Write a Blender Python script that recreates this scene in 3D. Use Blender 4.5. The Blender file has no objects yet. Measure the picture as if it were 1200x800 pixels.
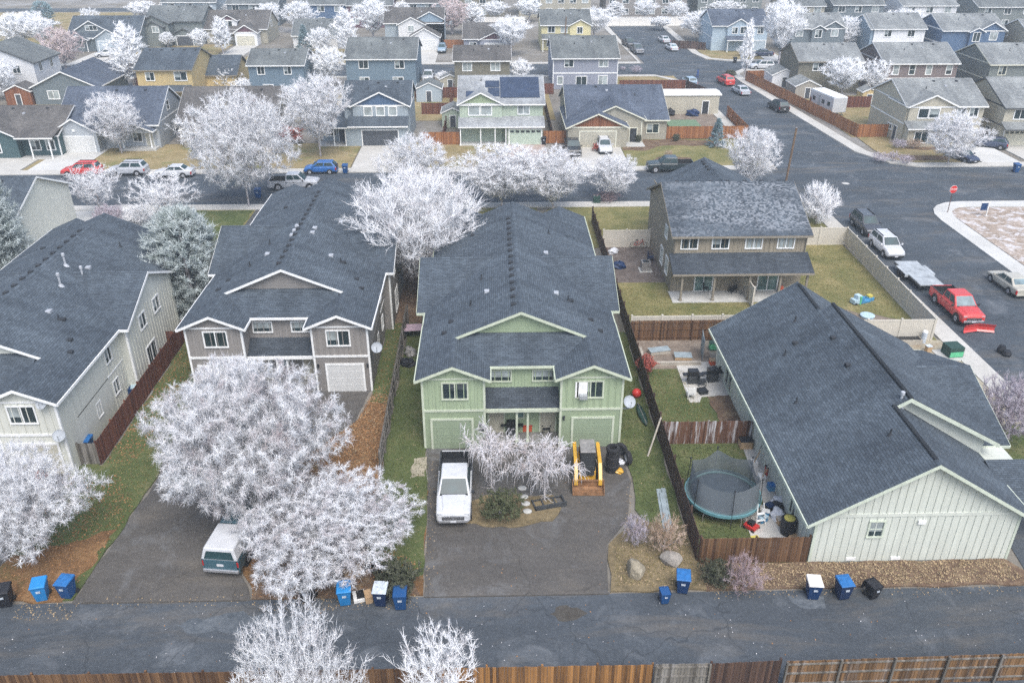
HAZE, SKY, SKY_SAT, SUN, EXPOSURE = .00055, .135, .84, 1.25, 1.05
import bpy, bmesh, math, random
import numpy as np
from mathutils import Vector, Matrix
R = math.radians
C = bpy.context.scene.collection
# ------------------------------------------------------------------ camera model (also used to turn survey marks into metres)
F_PX, PITCH, YAW, CAM_H = 985.0, R(28.3), R(-1.4), 31.6
def W(px, py, z=0.0):
    u = (px-600)/F_PX; v = (py-400)/F_PX
    f = math.cos(PITCH)-v*math.sin(PITCH); d = math.sin(PITCH)+v*math.cos(PITCH)
    t = (CAM_H-z)/d; x = u*t; y = f*t; c, s = math.cos(YAW), math.sin(YAW)
    return (x*c-y*s, x*s+y*c)
# ------------------------------------------------------------------ object helpers
def tag(o, label, cat, group=None):
    o['label'] = label; o['category'] = cat
    if group: o['group'] = group
    return o
def thing(name, label, cat, loc=(0, 0, 0), rz=0.0, group=None):
    o = bpy.data.objects.new(name, None); C.objects.link(o)
    o.location = (loc[0], loc[1], loc[2] if len(loc) > 2 else 0); o.rotation_euler = (0, 0, rz)
    o.empty_display_size = .3
    return tag(o, label, cat, group)
class MB:
    def __init__(s): s.v = []; s.f = []; s.uv = []; s.has_uv = False
    def face(s, pts, uv=None):
        n = len(s.v); s.v += [tuple(p) for p in pts]; s.f.append(tuple(range(n, n+len(pts))))
        s.uv.append(uv)
        if uv: s.has_uv = True
    def add(s, pts, faces):
        n = len(s.v); s.v += [tuple(p) for p in pts]
        for f in faces: s.f.append(tuple(n+i for i in f)); s.uv.append(None)
    def box(s, x0, x1, y0, y1, z0, z1, m=None):
        p = [(x, y, z) for z in (z0, z1) for y in (y0, y1) for x in (x0, x1)]
        if m: p = [m(*q) for q in p]
        s.add(p, [(0, 2, 3, 1), (4, 5, 7, 6), (0, 1, 5, 4), (2, 6, 7, 3), (0, 4, 6, 2), (1, 3, 7, 5)])
    def hexa(s, b, t):   # 4 bottom pts, 4 top pts
        s.add(list(b)+list(t), [(3, 2, 1, 0), (4, 5, 6, 7), (0, 1, 5, 4), (1, 2, 6, 5), (2, 3, 7, 6), (3, 0, 4, 7)])
    def prism(s, poly, z0, z1):
        n = len(poly); s.add([(x, y, z0) for x, y in poly]+[(x, y, z1) for x, y in poly],
            [tuple(range(n-1, -1, -1)), tuple(range(n, 2*n))]+[(i, (i+1) % n, n+(i+1) % n, n+i) for i in range(n)])
    def extr(s, poly3, d):  # planar 3d polygon extruded by vector d
        n = len(poly3); q = [tuple(a+b for a, b in zip(p, d)) for p in poly3]
        s.add(list(poly3)+q, [tuple(range(n-1, -1, -1)), tuple(range(n, 2*n))]+[(i, (i+1) % n, n+(i+1) % n, n+i) for i in range(n)])
    def tube(s, p0, p1, r0, r1=None, n=8, cap=True):
        r1 = r0 if r1 is None else r1
        a = Vector(p0); b = Vector(p1); d = (b-a).normalized()
        u = d.orthogonal().normalized(); w = d.cross(u)
        pts = []
        for c, r in ((a, r0), (b, r1)):
            for i in range(n):
                t = 2*math.pi*i/n; pts.append(tuple(c+u*(r*math.cos(t))+w*(r*math.sin(t))))
        fs = [(i, (i+1) % n, n+(i+1) % n, n+i) for i in range(n)]
        if cap: fs += [tuple(range(n-1, -1, -1)), tuple(range(n, 2*n))]
        s.add(pts, fs)
    def path(s, pts, r, n=6):
        for a, b in zip(pts, pts[1:]): s.tube(a, b, r, r, n)
    def lathe(s, prof, c=(0, 0, 0), n=16, sx=1, sy=1, ax='z'):
        pts = []
        for r, z in prof:
            for i in range(n):
                t = 2*math.pi*i/n; x, y = r*math.cos(t)*sx, r*math.sin(t)*sy
                q = (x, y, z) if ax == 'z' else ((z, x, y) if ax == 'x' else (x, z, y))
                pts.append((c[0]+q[0], c[1]+q[1], c[2]+q[2]))
        m = len(prof)
        fs = [(j*n+i, j*n+(i+1) % n, (j+1)*n+(i+1) % n, (j+1)*n+i) for j in range(m-1) for i in range(n)]
        fs += [tuple(range(n-1, -1, -1)), tuple(range((m-1)*n, m*n))]
        s.add(pts, fs)
    def build(s, name, mat, parent=None, smooth=False, bevel=0):
        me = bpy.data.meshes.new(name); me.from_pydata(s.v, [], s.f)
        if s.has_uv:
            l = me.uv_layers.new(name='UVMap'); k = 0
            for f, u in zip(s.f, s.uv):
                for i in range(len(f)):
                    l.data[k].uv = u[i] if u else (0, 0); k += 1
        bm = bmesh.new(); bm.from_mesh(me); bmesh.ops.recalc_face_normals(bm, faces=bm.faces)
        bm.to_mesh(me); bm.free()
        if smooth: me.shade_smooth()
        me.materials.append(M(mat) if isinstance(mat, str) else mat)
        o = bpy.data.objects.new(name, me); C.objects.link(o)
        if parent: o.parent = parent
        if bevel:
            b = o.modifiers.new('bevel', 'BEVEL'); b.width = bevel; b.segments = 2; b.limit_method = 'ANGLE'
        return o
def dup(root, loc, rz=None, label=None, group=None):
    r = root.copy(); C.objects.link(r); r.location = (loc[0], loc[1], loc[2] if len(loc) > 2 else 0)
    if rz is not None: r.rotation_euler = (0, 0, rz)
    if label: r['label'] = label
    if group: r['group'] = group
    for ch in list(root.children):
        c = ch.copy(); C.objects.link(c); c.parent = r
        for g in list(ch.children):
            d = g.copy(); C.objects.link(d); d.parent = c
    return r
# ------------------------------------------------------------------ materials
MATS = {}
class NT:
    def __init__(s, name):
        s.m = bpy.data.materials.new(name); s.m.use_nodes = True; s.t = s.m.node_tree
        s.p = s.t.nodes['Principled BSDF']; s.p.inputs['Roughness'].default_value = .85
        s.p.inputs['Specular IOR Level'].default_value = .25
    def n(s, typ, **kw):
        o = s.t.nodes.new(typ)
        for k, v in kw.items():
            if hasattr(o, k) and k not in ('Scale',): setattr(o, k, v)
            else: o.inputs[k].default_value = v
        return o
    def l(s, a, b): s.t.links.new(a, b)
    def tex(s, out='Object'): return s.n('ShaderNodeTexCoord').outputs[out]
    def noise(s, vec, scale, detail=4, rough=.55, dist=0):
        o = s.n('ShaderNodeTexNoise'); s.l(vec, o.inputs['Vector'])
        o.inputs['Scale'].default_value = scale; o.inputs['Detail'].default_value = detail
        o.inputs['Roughness'].default_value = rough; o.inputs['Distortion'].default_value = dist
        return o.outputs['Fac']
    def ramp(s, fac, stops):
        o = s.n('ShaderNodeValToRGB'); s.l(fac, o.inputs['Fac']); e = o.color_ramp.elements
        while len(e) < len(stops): e.new(.5)
        for i, (p, c) in enumerate(stops):
            e[i].position = p; e[i].color = (*c, 1) if len(c) == 3 else c
        return o.outputs['Color']
    def fr(s, fac, a, b):   # float ramp a..b -> 0..1
        o = s.n('ShaderNodeMapRange'); s.l(fac, o.inputs['Value'])
        o.inputs['From Min'].default_value = a; o.inputs['From Max'].default_value = b
        return o.outputs['Result']
    def mix(s, fac, a, b, mode='MIX'):
        o = s.n('ShaderNodeMix'); o.data_type = 'RGBA'; o.blend_type = mode
        for k, v in ((0, fac), (6, a), (7, b)):
            if isinstance(v, (int, float)): o.inputs[k].default_value = v
            elif isinstance(v, tuple): o.inputs[k].default_value = (*v, 1)
            else: s.l(v, o.inputs[k])
        return o.outputs[2]
    def math(s, op, a, b=None):
        o = s.n('ShaderNodeMath'); o.operation = op
        for k, v in ((0, a), (1, b)):
            if v is None: continue
            if isinstance(v, (int, float)): o.inputs[k].default_value = v
            else: s.l(v, o.inputs[k])
        return o.outputs[0]
    def bump(s, h, strength=.3, dist=.02):
        o = s.n('ShaderNodeBump'); s.l(h, o.inputs['Height'])
        o.inputs['Strength'].default_value = strength; o.inputs['Distance'].default_value = dist
        s.l(o.outputs['Normal'], s.p.inputs['Normal'])
    def col(s, c):
        if isinstance(c, tuple): s.p.inputs['Base Color'].default_value = (*c, 1)
        else: s.l(c, s.p.inputs['Base Color'])
def sc(c, k): return tuple(min(1, x*k) for x in c)
def m_plain(name, c, rough=.7, metal=0, var=.12, scale=3.0, spec=.3, coat=0):
    t = NT(name); v = t.tex(); f = t.noise(v, scale, 5)
    t.col(t.ramp(f, [(.3, sc(c, 1-var)), (.7, sc(c, 1+var))]))
    t.p.inputs['Roughness'].default_value = rough; t.p.inputs['Metallic'].default_value = metal
    t.p.inputs['Specular IOR Level'].default_value = spec
    if coat: t.p.inputs['Coat Weight'].default_value = coat; t.p.inputs['Coat Roughness'].default_value = .08
    return t.m
def m_siding(name, c, kind='board'):
    t = NT(name); v = t.tex(); sp = t.n('ShaderNodeSeparateXYZ'); t.l(v, sp.inputs[0])
    s = t.n('ShaderNodeMapping'); t.l(v, s.inputs[0]); s.inputs['Scale'].default_value = (3, 3, .35)
    st = t.noise(s.outputs[0], 1.0, 4); bl = t.noise(v, .7, 3)
    base = t.ramp(st, [(.28, sc(c, .86)), (.72, sc(c, 1.08))])
    base = t.mix(t.fr(bl, .35, .75), base, sc(c, .92))
    if kind == 'lap':
        w = t.math('FRACT', t.math('MULTIPLY', sp.outputs['Z'], 5.0)); t.bump(w, .9, .03)
        base = t.mix(t.fr(w, .12, .0), base, sc(c, .78))
    elif kind == 'board':
        w = t.math('FRACT', t.math('MULTIPLY', t.math('ADD', sp.outputs['X'], sp.outputs['Y']), 2.3))
        k = t.fr(w, .12, .04); t.bump(k, .8, .03)
        base = t.mix(t.math('MULTIPLY', k, .5), base, sc(c, .80))  # batten lines darkened in the colour itself, painted shading on top of the bump
    t.col(base); return t.m
def m_roof(name, c, frost=0.0, fs=.35, row=.15):
    t = NT(name); uv = t.tex('UV')
    b = t.n('ShaderNodeTexBrick'); t.l(uv, b.inputs['Vector'])
    b.inputs['Scale'].default_value = 1; b.inputs['Brick Width'].default_value = .34; b.inputs['Row Height'].default_value = row
    b.inputs['Mortar Size'].default_value = .012; b.inputs['Mortar Smooth'].default_value = .3; b.inputs['Bias'].default_value = 0
    b.inputs['Color1'].default_value = (*sc(c, .80), 1); b.inputs['Color2'].default_value = (*sc(c, 1.22), 1); b.inputs['Mortar'].default_value = (*sc(c, .42), 1)
    ob = t.tex('Object'); big = t.noise(ob, .22, 5, .6); mid = t.noise(ob, 1.6, 4)
    stx = t.n('ShaderNodeMapping'); t.l(uv, stx.inputs[0]); stx.inputs['Scale'].default_value = (.9, .12, 1)
    st = t.noise(stx.outputs[0], 1.0, 4)
    col = t.mix(1.0, b.outputs['Color'], t.ramp(big, [(.3, (.72, .73, .75)), (.7, (1.22, 1.21, 1.2))]), 'MULTIPLY')
    col = t.mix(.8, col, t.ramp(st, [(.32, (.74, .74, .75)), (.68, (1.18, 1.18, 1.17))]), 'MULTIPLY')
    wet = t.fr(t.noise(stx.outputs[0], .55, 4, .6), .60, .72); col = t.mix(t.math('MULTIPLY', wet, .45), col, sc(c, .55))
    fine = t.noise(ob, 22, 2)
    col = t.mix(.5, col, t.ramp(fine, [(.3, (.7, .7, .7)), (.7, (1.3, 1.3, 1.3))]), 'MULTIPLY')
    if frost > 0:
        wn = t.n('ShaderNodeTexWhiteNoise'); wn.noise_dimensions = '2D'
        mp = t.n('ShaderNodeVectorMath'); mp.operation = 'SNAP'; t.l(uv, mp.inputs[0]); mp.inputs[1].default_value = (.17, row*1.0, 1)
        t.l(mp.outputs[0], wn.inputs['Vector'])
        rm = t.n('ShaderNodeMapping'); t.l(ob, rm.inputs[0]); rm.inputs['Rotation'].default_value = (0, 0, R(35)); rm.inputs['Scale'].default_value = (.28, 1.3, .3)
        pat = t.fr(t.noise(rm.outputs[0], fs, 4, .55, .4), .46-.06*frost, .62)
        f = t.math('MULTIPLY', pat, t.fr(wn.outputs['Value'], .25, .75))
        col = t.mix(t.math('MULTIPLY', f, .3), col, (.48, .51, .55))
    t.col(col); t.bump(b.outputs['Fac'], .6, -.02); t.p.inputs['Roughness'].default_value = .9
    return t.m
def m_wood(name, c1, c2, board=.14, wet=.0, frost=0):
    t = NT(name); v = t.tex(); sp = t.n('ShaderNodeSeparateXYZ'); t.l(v, sp.inputs[0])
    s = t.math('ADD', sp.outputs['X'], sp.outputs['Y'])
    idx = t.math('FLOOR', t.math('DIVIDE', s, board))
    wn = t.n('ShaderNodeTexWhiteNoise'); wn.noise_dimensions = '1D'; t.l(idx, wn.inputs['W'])
    mp = t.n('ShaderNodeMapping'); t.l(v, mp.inputs[0]); mp.inputs['Scale'].default_value = (9, 9, .8)
    g = t.noise(mp.outputs[0], 1.5, 5); big = t.noise(v, .35, 3)
    f = t.math('ADD', t.math('MULTIPLY', wn.outputs['Value'], .45), t.math('ADD', t.math('MULTIPLY', g, .35), t.math('MULTIPLY', big, .3)))
    col = t.ramp(f, [(.3, c1), (.75, c2)])
    if frost:
        col = t.mix(t.math('MULTIPLY', t.fr(t.noise(mp.outputs[0], .45, 5, .7), .5, .66), frost), col, (.5, .5, .52))
    t.col(col); t.p.inputs['Roughness'].default_value = .75; t.bump(g, .4, .01); return t.m
def m_ground(name, stops, scale=.5, fine=18, fstr=.5, bump=.5, patch=None, detail=8, speck=None):
    t = NT(name); g = t.n('ShaderNodeNewGeometry').outputs['Position']
    a = t.noise(g, scale, detail, .62, .3); b = t.noise(g, fine, 3, .6); c = t.noise(g, fine*.28, 3, .6)
    f = t.math('ADD', t.math('MULTIPLY', a, .62), t.math('MULTIPLY', c, .38))
    col = t.ramp(f, stops)
    col = t.mix(fstr, col, t.ramp(b, [(.28, (.55, .55, .55)), (.72, (1.45, 1.45, 1.45))]), 'MULTIPLY')
    if patch:
        pc, psc, lo, hi, amt = patch
        col = t.mix(t.math('MULTIPLY', t.fr(t.noise(g, psc, 5, .65, .5), lo, hi), amt), col, pc)
    if speck:
        pc, psc, th = speck
        vo = t.n('ShaderNodeTexVoronoi'); t.l(g, vo.inputs['Vector']); vo.inputs['Scale'].default_value = psc
        col = t.mix(t.fr(vo.outputs['Distance'], th, th*.6), col, pc)
    t.col(col); t.bump(b, bump, .03); t.p.inputs['Roughness'].default_value = .95; t.p.inputs['Specular IOR Level'].default_value = .15
    return t.m
def m_asphalt(name, c, cracks=True):
    t = NT(name); g = t.n('ShaderNodeNewGeometry').outputs['Position']
    mp = t.n('ShaderNodeMapping'); t.l(g, mp.inputs[0]); mp.inputs['Scale'].default_value = (.12, .5, 1)
    big = t.noise(g, .12, 6, .6, .4); st = t.noise(mp.outputs[0], 1, 5, .6); fine = t.noise(g, 30, 2); mid = t.noise(g, 2.2, 5, .65)
    f = t.math('ADD', t.math('MULTIPLY', big, .4), t.math('ADD', t.math('MULTIPLY', st, .35), t.math('MULTIPLY', mid, .25)))
    col = t.ramp(f, [(.3, sc(c, .58)), (.5, c), (.70, sc(c, 1.5))])
    col = t.mix(.6, col, t.ramp(fine, [(.3, (.6, .6, .6)), (.7, (1.4, 1.4, 1.4))]), 'MULTIPLY')
    pale = t.fr(t.noise(g, .3, 5, .65, .8), .54, .72)
    col = t.mix(t.math('MULTIPLY', pale, .38), col, (.22, .235, .25))
    brn = t.fr(t.noise(mp.outputs[0], .8, 5, .7, .5), .52, .7); col = t.mix(t.math('MULTIPLY', brn, .55), col, (.135, .120, .10))
    spk = t.noise(g, 7, 2, .5); col = t.mix(.35, col, t.ramp(spk, [(.35, (.7, .7, .7)), (.65, (1.35, 1.35, 1.35))]), 'MULTIPLY')
    if cracks:
        vo = t.n('ShaderNodeTexVoronoi'); vo.feature = 'DISTANCE_TO_EDGE'; vo.inputs['Scale'].default_value = .16
        dv = t.n('ShaderNodeVectorMath'); dv.operation = 'ADD'
        nz = t.n('ShaderNodeTexNoise'); t.l(g, nz.inputs['Vector']); nz.inputs['Scale'].default_value = .9
        t.l(g, dv.inputs[0]); t.l(nz.outputs['Color'], dv.inputs[1]); t.l(dv.outputs[0], vo.inputs['Vector'])
        col = t.mix(t.math('MULTIPLY', t.fr(vo.outputs['Distance'], .006, .002), .45), col, sc(c, .45))
        oil = t.fr(t.noise(g, .55, 3, .5), .70, .78); col = t.mix(t.math('MULTIPLY', oil, .5), col, sc(c, .45))
    t.col(col); t.bump(fine, .35, .01); t.p.inputs['Roughness'].default_value = .82; return t.m
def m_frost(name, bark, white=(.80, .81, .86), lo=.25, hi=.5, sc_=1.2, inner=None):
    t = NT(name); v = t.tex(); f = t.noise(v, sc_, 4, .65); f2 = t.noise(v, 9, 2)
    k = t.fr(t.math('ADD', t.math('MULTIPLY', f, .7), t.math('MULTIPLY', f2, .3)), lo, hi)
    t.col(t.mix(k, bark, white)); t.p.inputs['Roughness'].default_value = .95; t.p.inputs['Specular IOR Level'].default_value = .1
    return t.m
def m_glass(name, c, rough=.06):
    t = NT(name); v = t.tex(); f = t.noise(v, .9, 2)
    t.col(t.ramp(f, [(.35, sc(c, .7)), (.65, sc(c, 1.3))])); t.p.inputs['Roughness'].default_value = rough
    t.p.inputs['Specular IOR Level'].default_value = .6; return t.m
def m_net(name):
    t = NT(name); t.col((.13, .15, .165)); tr = t.n('ShaderNodeBsdfTransparent'); mx = t.n('ShaderNodeMixShader')
    mx.inputs[0].default_value = .78; t.l(tr.outputs[0], mx.inputs[1]); t.l(t.p.outputs[0], mx.inputs[2])
    t.l(mx.outputs[0], t.t.nodes['Material Output'].inputs['Surface']); return t.m
SPEC = {}
def M(k):
    if k not in MATS: MATS[k] = SPEC[k](k)
    return MATS[k]
def spec(k, fn, *a, **kw): SPEC[k] = lambda n: fn(n, *a, **kw)
# ------------------------------------------------------------------ material list
spec('roof_slate', m_roof, (.076, .095, .115)); spec('roof_slate_dark', m_roof, (.057, .069, .083))
spec('roof_frost', m_roof, (.074, .092, .112), .7); spec('roof_grey', m_roof, (.15, .165, .165)); spec('roof_pale', m_roof, (.235, .25, .25))
spec('roof_brown', m_roof, (.115, .11, .105)); spec('roof_blue', m_roof, (.09, .11, .145)); spec('roof_white', m_plain, (.62, .62, .6)); spec('roof_solar_pale', m_roof, (.30, .315, .32), .3)
for k, c in dict(green=(.325, .40, .265), cream=(.60, .61, .55), taupe=(.27, .255, .24), tan=(.29, .255, .195), mint=(.565, .595, .535), white=(.72, .73, .74), teal=(.075, .125, .135),
        steel=(.36, .42, .46), blue=(.17, .235, .29), paleblue=(.28, .37, .45), skyblue=(.42, .52, .60), yellow=(.57, .45, .235), lemon=(.68, .62, .36), olive=(.20, .19, .15), lilac=(.30, .32, .38),
        sand=(.50, .47, .38), beige=(.40, .38, .31), mauve=(.22, .185, .185), sage=(.20, .225, .22), slateblue=(.10, .16, .26), greyteal=(.17, .205, .225), stone=(.33, .31, .27), plum=(.16, .09, .11), lightgreen=(.40, .47, .38), pale=(.43, .465, .495)).items():
    spec('board_'+k, m_siding, c, 'board'); spec('lap_'+k, m_siding, c, 'lap'); spec('flat_'+k, m_siding, c, 'none')
spec('cedar', m_wood, (.13, .05, .025), (.24, .10, .05))
spec('trim_white', m_plain, (.74, .75, .74)); spec('trim_tan', m_plain, (.235, .21, .17)); spec('trim_mint', m_plain, (.50, .55, .46)); spec('trim_dark', m_plain, (.07, .075, .08)); spec('trim_cream', m_plain, (.62, .62, .52)); spec('trim_green', m_plain, (.48, .525, .415)); spec('trim_grey', m_plain, (.30, .32, .33))
spec('pane_dark', m_glass, (.025, .04, .045)); spec('pane_blind', m_glass, (.30, .34, .34), .15); spec('pane_teal', m_glass, (.10, .17, .16))
spec('door_white', m_siding, (.70, .71, .70), 'lap'); spec('door_green', m_siding, (.32, .395, .275), 'lap'); spec('door_sand', m_siding, (.48, .46, .38), 'lap'); spec('door_dark', m_siding, (.09, .10, .115), 'lap'); spec('door_steel', m_siding, (.40, .47, .52), 'lap'); spec('door_cream', m_siding, (.6, .58, .48), 'lap'); spec('door_pale', m_siding, (.50, .60, .50), 'lap')
spec('vent_dark', m_plain, (.03, .034, .04)); spec('pipe_grey', m_plain, (.36, .38, .41), .5); spec('concrete', m_plain, (.42, .42, .40), .9, 0, .15, 1.5); spec('porch_slab', m_plain, (.20, .20, .19), .9, 0, .2, 2); spec('dish', m_plain, (.36, .39, .42), .6)
spec('solar', m_plain, (.035, .05, .085), .2, 0, .25, 1.0, .5)
def fm(face, pl):   # (along, out, up) -> house coordinates
    return {'S': lambda a, o, z: (a, pl-o, z), 'N': lambda a, o, z: (a, pl+o, z), 'E': lambda a, o, z: (pl+o, a, z), 'W': lambda a, o, z: (pl-o, a, z)}[face]
class House:
    def __init__(s, name, label, cat, ox, oy, trim='trim_white', roof='roof_slate', wall='board_cream', group=None):
        s.r = thing(name, label, cat, (ox, oy, 0), 0, group); s.trim = trim; s.roof = roof; s.wall = wall
        s.w = {}; s.t = {}; s.roofs = []; s.names = {}
    def wm(s, mat, d='w'):
        return getattr(s, d).setdefault(mat, MB())
    def gable(s, axis, a0, a1, c, half, ze, sl, oh=.35, og=.35, wall=None, roof=None, z0=0, t=.14, ends='ab', face_b=None, l=True, r=True, tri=None, body=True, ohr=None):
        """pitched block: ridge along `axis` from a0 to a1, centred on c; walls rise from z0 to ze; a/b = low/high end"""
        f = (lambda a, p, z: (a, p, z)) if axis == 'x' else (lambda a, p, z: (p, a, z))
        wall = wall or s.wall; zr = ze+sl*half
        e = 0
        if body:
            mb = s.wm(wall)
            if tri:   # separate siding in the gable triangle
                mb.extr([f(a0, c-half, z0), f(a0, c+half, z0), f(a0, c+half, ze), f(a0, c-half, ze)], f(a1-a0, 0, 0))
                s.wm(tri).extr([f(a0-.012, c-half-.012, ze+.002), f(a0-.012, c+half+.012, ze+.002), f(a0-.012, c, zr-.03)], f(a1-a0+.024, 0, 0))
                tb = s.wm(s.trim, 't')
                for q, k in ((a0, -1), (a1, 1)):
                    if ('a' if k < 0 else 'b') in ends: tb.extr([f(q+k*.02, c-half, ze-.1), f(q+k*.02, c+half, ze-.1), f(q+k*.02, c+half, ze+.1), f(q+k*.02, c-half, ze+.1)], f(k*.035, 0, 0))
            else:
                mb.extr([f(a0, c-half, z0), f(a0, c+half, z0), f(a0, c+half, ze), f(a0, c, zr-.03), f(a0, c-half, ze)], f(a1-a0, 0, 0))
        rb = MB(); tv = t*math.sqrt(1+sl*sl); b0, b1 = a0-og, a1+og
        for sg, on in ((-1, l), (1, r)):
            if not on: continue
            oo = ohr if (ohr is not None and sg > 0) else oh
            po = c+sg*(half+oo); zo = ze-sl*oo; L = (half+oo)*math.sqrt(1+sl*sl); z_ = zr+tv
            q = [(po, zo+tv, 0), (c, z_, L), (c, zr, L), (po, zo, 0)]
            P = lambda a, k: f(a, q[k][0], q[k][1])
            rb.face([P(b0, 0), P(b1, 0), P(b1, 1), P(b0, 1)], [(b0, 0), (b1, 0), (b1, L), (b0, L)])
            rb.face([P(b0, 3), P(b1, 3), P(b1, 2), P(b0, 2)], [(b0, 0), (b1, 0), (b1, L), (b0, L)])
            rb.face([P(b0, 0), P(b0, 1), P(b0, 2), P(b0, 3)], [(0, 0), (0, L), (.1, L), (.1, 0)])
            rb.face([P(b1, 0), P(b1, 1), P(b1, 2), P(b1, 3)], [(0, 0), (0, L), (.1, L), (.1, 0)])
            rb.face([P(b0, 0), P(b1, 0), P(b1, 3), P(b0, 3)], [(b0, 0), (b1, 0), (b1, .1), (b0, .1)])
            tb = s.wm(s.trim, 't')
            for k, a in (('a', b0-.03), ('b', b1+.003)):   # rake boards
                if k in ends: tb.extr([f(a, po, zo-.05), f(a, c, zr-.05), f(a, c, z_-.012), f(a, po, zo+tv-.012)], f(.027, 0, 0))
            tb.extr([f(b0, po+sg*.003, zo-.04), f(b0, po+sg*.07, zo-.04), f(b0, po+sg*.07, zo+tv-.02), f(b0, po+sg*.003, zo+tv-.02)], f(b1-b0, 0, 0))   # gutter
        cp = .14; rb.face([f(b0, c-cp, zr+tv-sl*cp+.012), f(b1, c-cp, zr+tv-sl*cp+.012), f(b1, c, zr+tv+.016), f(b0, c, zr+tv+.016)], [(b0, 0), (b1, 0), (b1, .14), (b0, .14)])
        rb.face([f(b0, c+cp, zr+tv-sl*cp+.012), f(b1, c+cp, zr+tv-sl*cp+.012), f(b1, c, zr+tv+.016), f(b0, c, zr+tv+.016)], [(b0, 0), (b1, 0), (b1, .14), (b0, .14)])
        o = rb.build('roof', roof or s.roof, s.r); s.roofs.append(o)
        s.last = dict(axis=axis, a0=a0, a1=a1, c=c, half=half, ze=ze, sl=sl, zr=zr+tv, f=f, tv=tv); return o
    def shed(s, x0, x1, ylo, yhi, zlo, zhi, roof=None, t=.14, gut=True):
        rb = MB(); L = math.hypot(yhi-ylo, zhi-zlo)
        rb.hexa([(x0, ylo, zlo-t), (x1, ylo, zlo-t), (x1, yhi, zhi-t), (x0, yhi, zhi-t)], [(x0, ylo, zlo), (x1, ylo, zlo), (x1, yhi, zhi), (x0, yhi, zhi)])
        rb.face([(x0, ylo, zlo+.004), (x1, ylo, zlo+.004), (x1, yhi, zhi+.004), (x0, yhi, zhi+.004)], [(x0, 0), (x1, 0), (x1, L), (x0, L)])
        o = rb.build('roof', roof or s.roof, s.r); s.roofs.append(o)
        if gut: sg = -1 if ylo < yhi else 1; s.wm(s.trim, 't').box(x0, x1, min(ylo, ylo+sg*.08), max(ylo, ylo+sg*.08), zlo-t-.04, zlo-.02)
        return o
    def shedx(s, y0, y1, xlo, xhi, zlo, zhi, roof=None, t=.14):
        rb = MB(); L = math.hypot(xhi-xlo, zhi-zlo)
        rb.hexa([(xlo, y0, zlo-t), (xlo, y1, zlo-t), (xhi, y1, zhi-t), (xhi, y0, zhi-t)], [(xlo, y0, zlo), (xlo, y1, zlo), (xhi, y1, zhi), (xhi, y0, zhi)])
        rb.face([(xlo, y0, zlo+.004), (xlo, y1, zlo+.004), (xhi, y1, zhi+.004), (xhi, y0, zhi+.004)], [(y0, 0), (y1, 0), (y1, L), (y0, L)])
        o = rb.build('roof', roof or s.roof, s.r); s.roofs.append(o); return o
    def block(s, x0, x1, y0, y1, z0, z1, wall=None): s.wm(wall or s.wall).box(x0, x1, y0, y1, z0, z1)
    def trimbox(s, *a): s.wm(s.trim, 't').box(*a)
    def win(s, face, pl, a, z, w, h, pane='pane_dark', v=1, hz=0, frame=None, fw=.09, label=None):
        m = fm(face, pl); b = MB(); a0, a1, z1 = a-w/2, a+w/2, z+h
        b.box(a0-fw, a1+fw, .003, .075, z1, z1+fw, m); b.box(a0-fw, a1+fw, .003, .09, z-fw, z, m)
        b.box(a0-fw, a0, .003, .07, z, z1, m); b.box(a1, a1+fw, .003, .07, z, z1, m)
        for i in range(v): q = a0+w*(i+1)/(v+1); b.box(q-.035, q+.035, .003, .06, z, z1, m)
        for i in range(hz): q = z+h*(i+1)/(hz+1); b.box(a0, a1, .003, .05, q-.025, q+.025, m)
        fo = b.build('window', frame or s.win_trim(), s.r)
        p = MB(); p.box(a0, a1, .002, .022, z, z1, m); p.build('pane', pane, fo)
        if pane == 'pane_dark' and w > .5 and (int(abs(a*37+z*11)) % 3):   # a lowered blind behind one sash
            q = MB(); q.box(a0+.02, a0+w/(v+1)-.05, .0225, .026, z+h*.35, z1, m); q.build('blind', 'pane_blind', fo)
        return fo
    def win_trim(s): return s.trim if s.trim in ('trim_white', 'trim_mint', 'trim_cream', 'trim_green') else 'trim_white'
    def garage(s, pl, a, w, h, mat='door_white', face='S', lites=False):
        m = fm(face, pl); b = MB(); b.box(a-w/2, a+w/2, .003, .04, 0, h, m)
        for i in range(1, 4): b.box(a-w/2, a+w/2, .04, .05, h*i/4-.012, h*i/4+.012, m)
        d = b.build('garage_door', mat, s.r); t = MB(); fw = .14
        t.box(a-w/2-fw, a+w/2+fw, .004, .07, h, h+fw, m); t.box(a-w/2-fw, a-w/2, .004, .07, 0, h, m); t.box(a+w/2, a+w/2+fw, .004, .07, 0, h, m)
        t.build('frame', s.win_trim(), d)
        if lites:
            q = MB()
            for i in range(6): x = a-w/2+w*(i+.5)/6; q.box(x-w/17, x+w/17, .04, .055, h*.8, h*.93, m)
            q.build('pane', 'pane_dark', d)
        return d
    def door(s, pl, a, w=.95, h=2.05, mat='door_dark', face='S'):
        m = fm(face, pl); b = MB(); b.box(a-w/2, a+w/2, .003, .05, .12, h, m); d = b.build('door', mat, s.r)
        k = MB(); k.box(a-w/2-.1, a-w/2, .003, .06, .12, h+.1, m); k.box(a+w/2, a+w/2+.1, .003, .06, .12, h+.1, m); k.box(a-w/2, a+w/2, .003, .06, h, h+.1, m); k.build('frame', s.win_trim(), d)
    def post(s, x, y, z0, z1, w=.14, mat=None):
        b = MB(); b.box(x-w/2, x+w/2, y-w/2, y+w/2, z0, z1); b.box(x-w*.75, x+w*.75, y-w*.75, y+w*.75, z0, z0+.2); return b.build('porch_post', mat or s.win_trim(), s.r)
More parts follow.
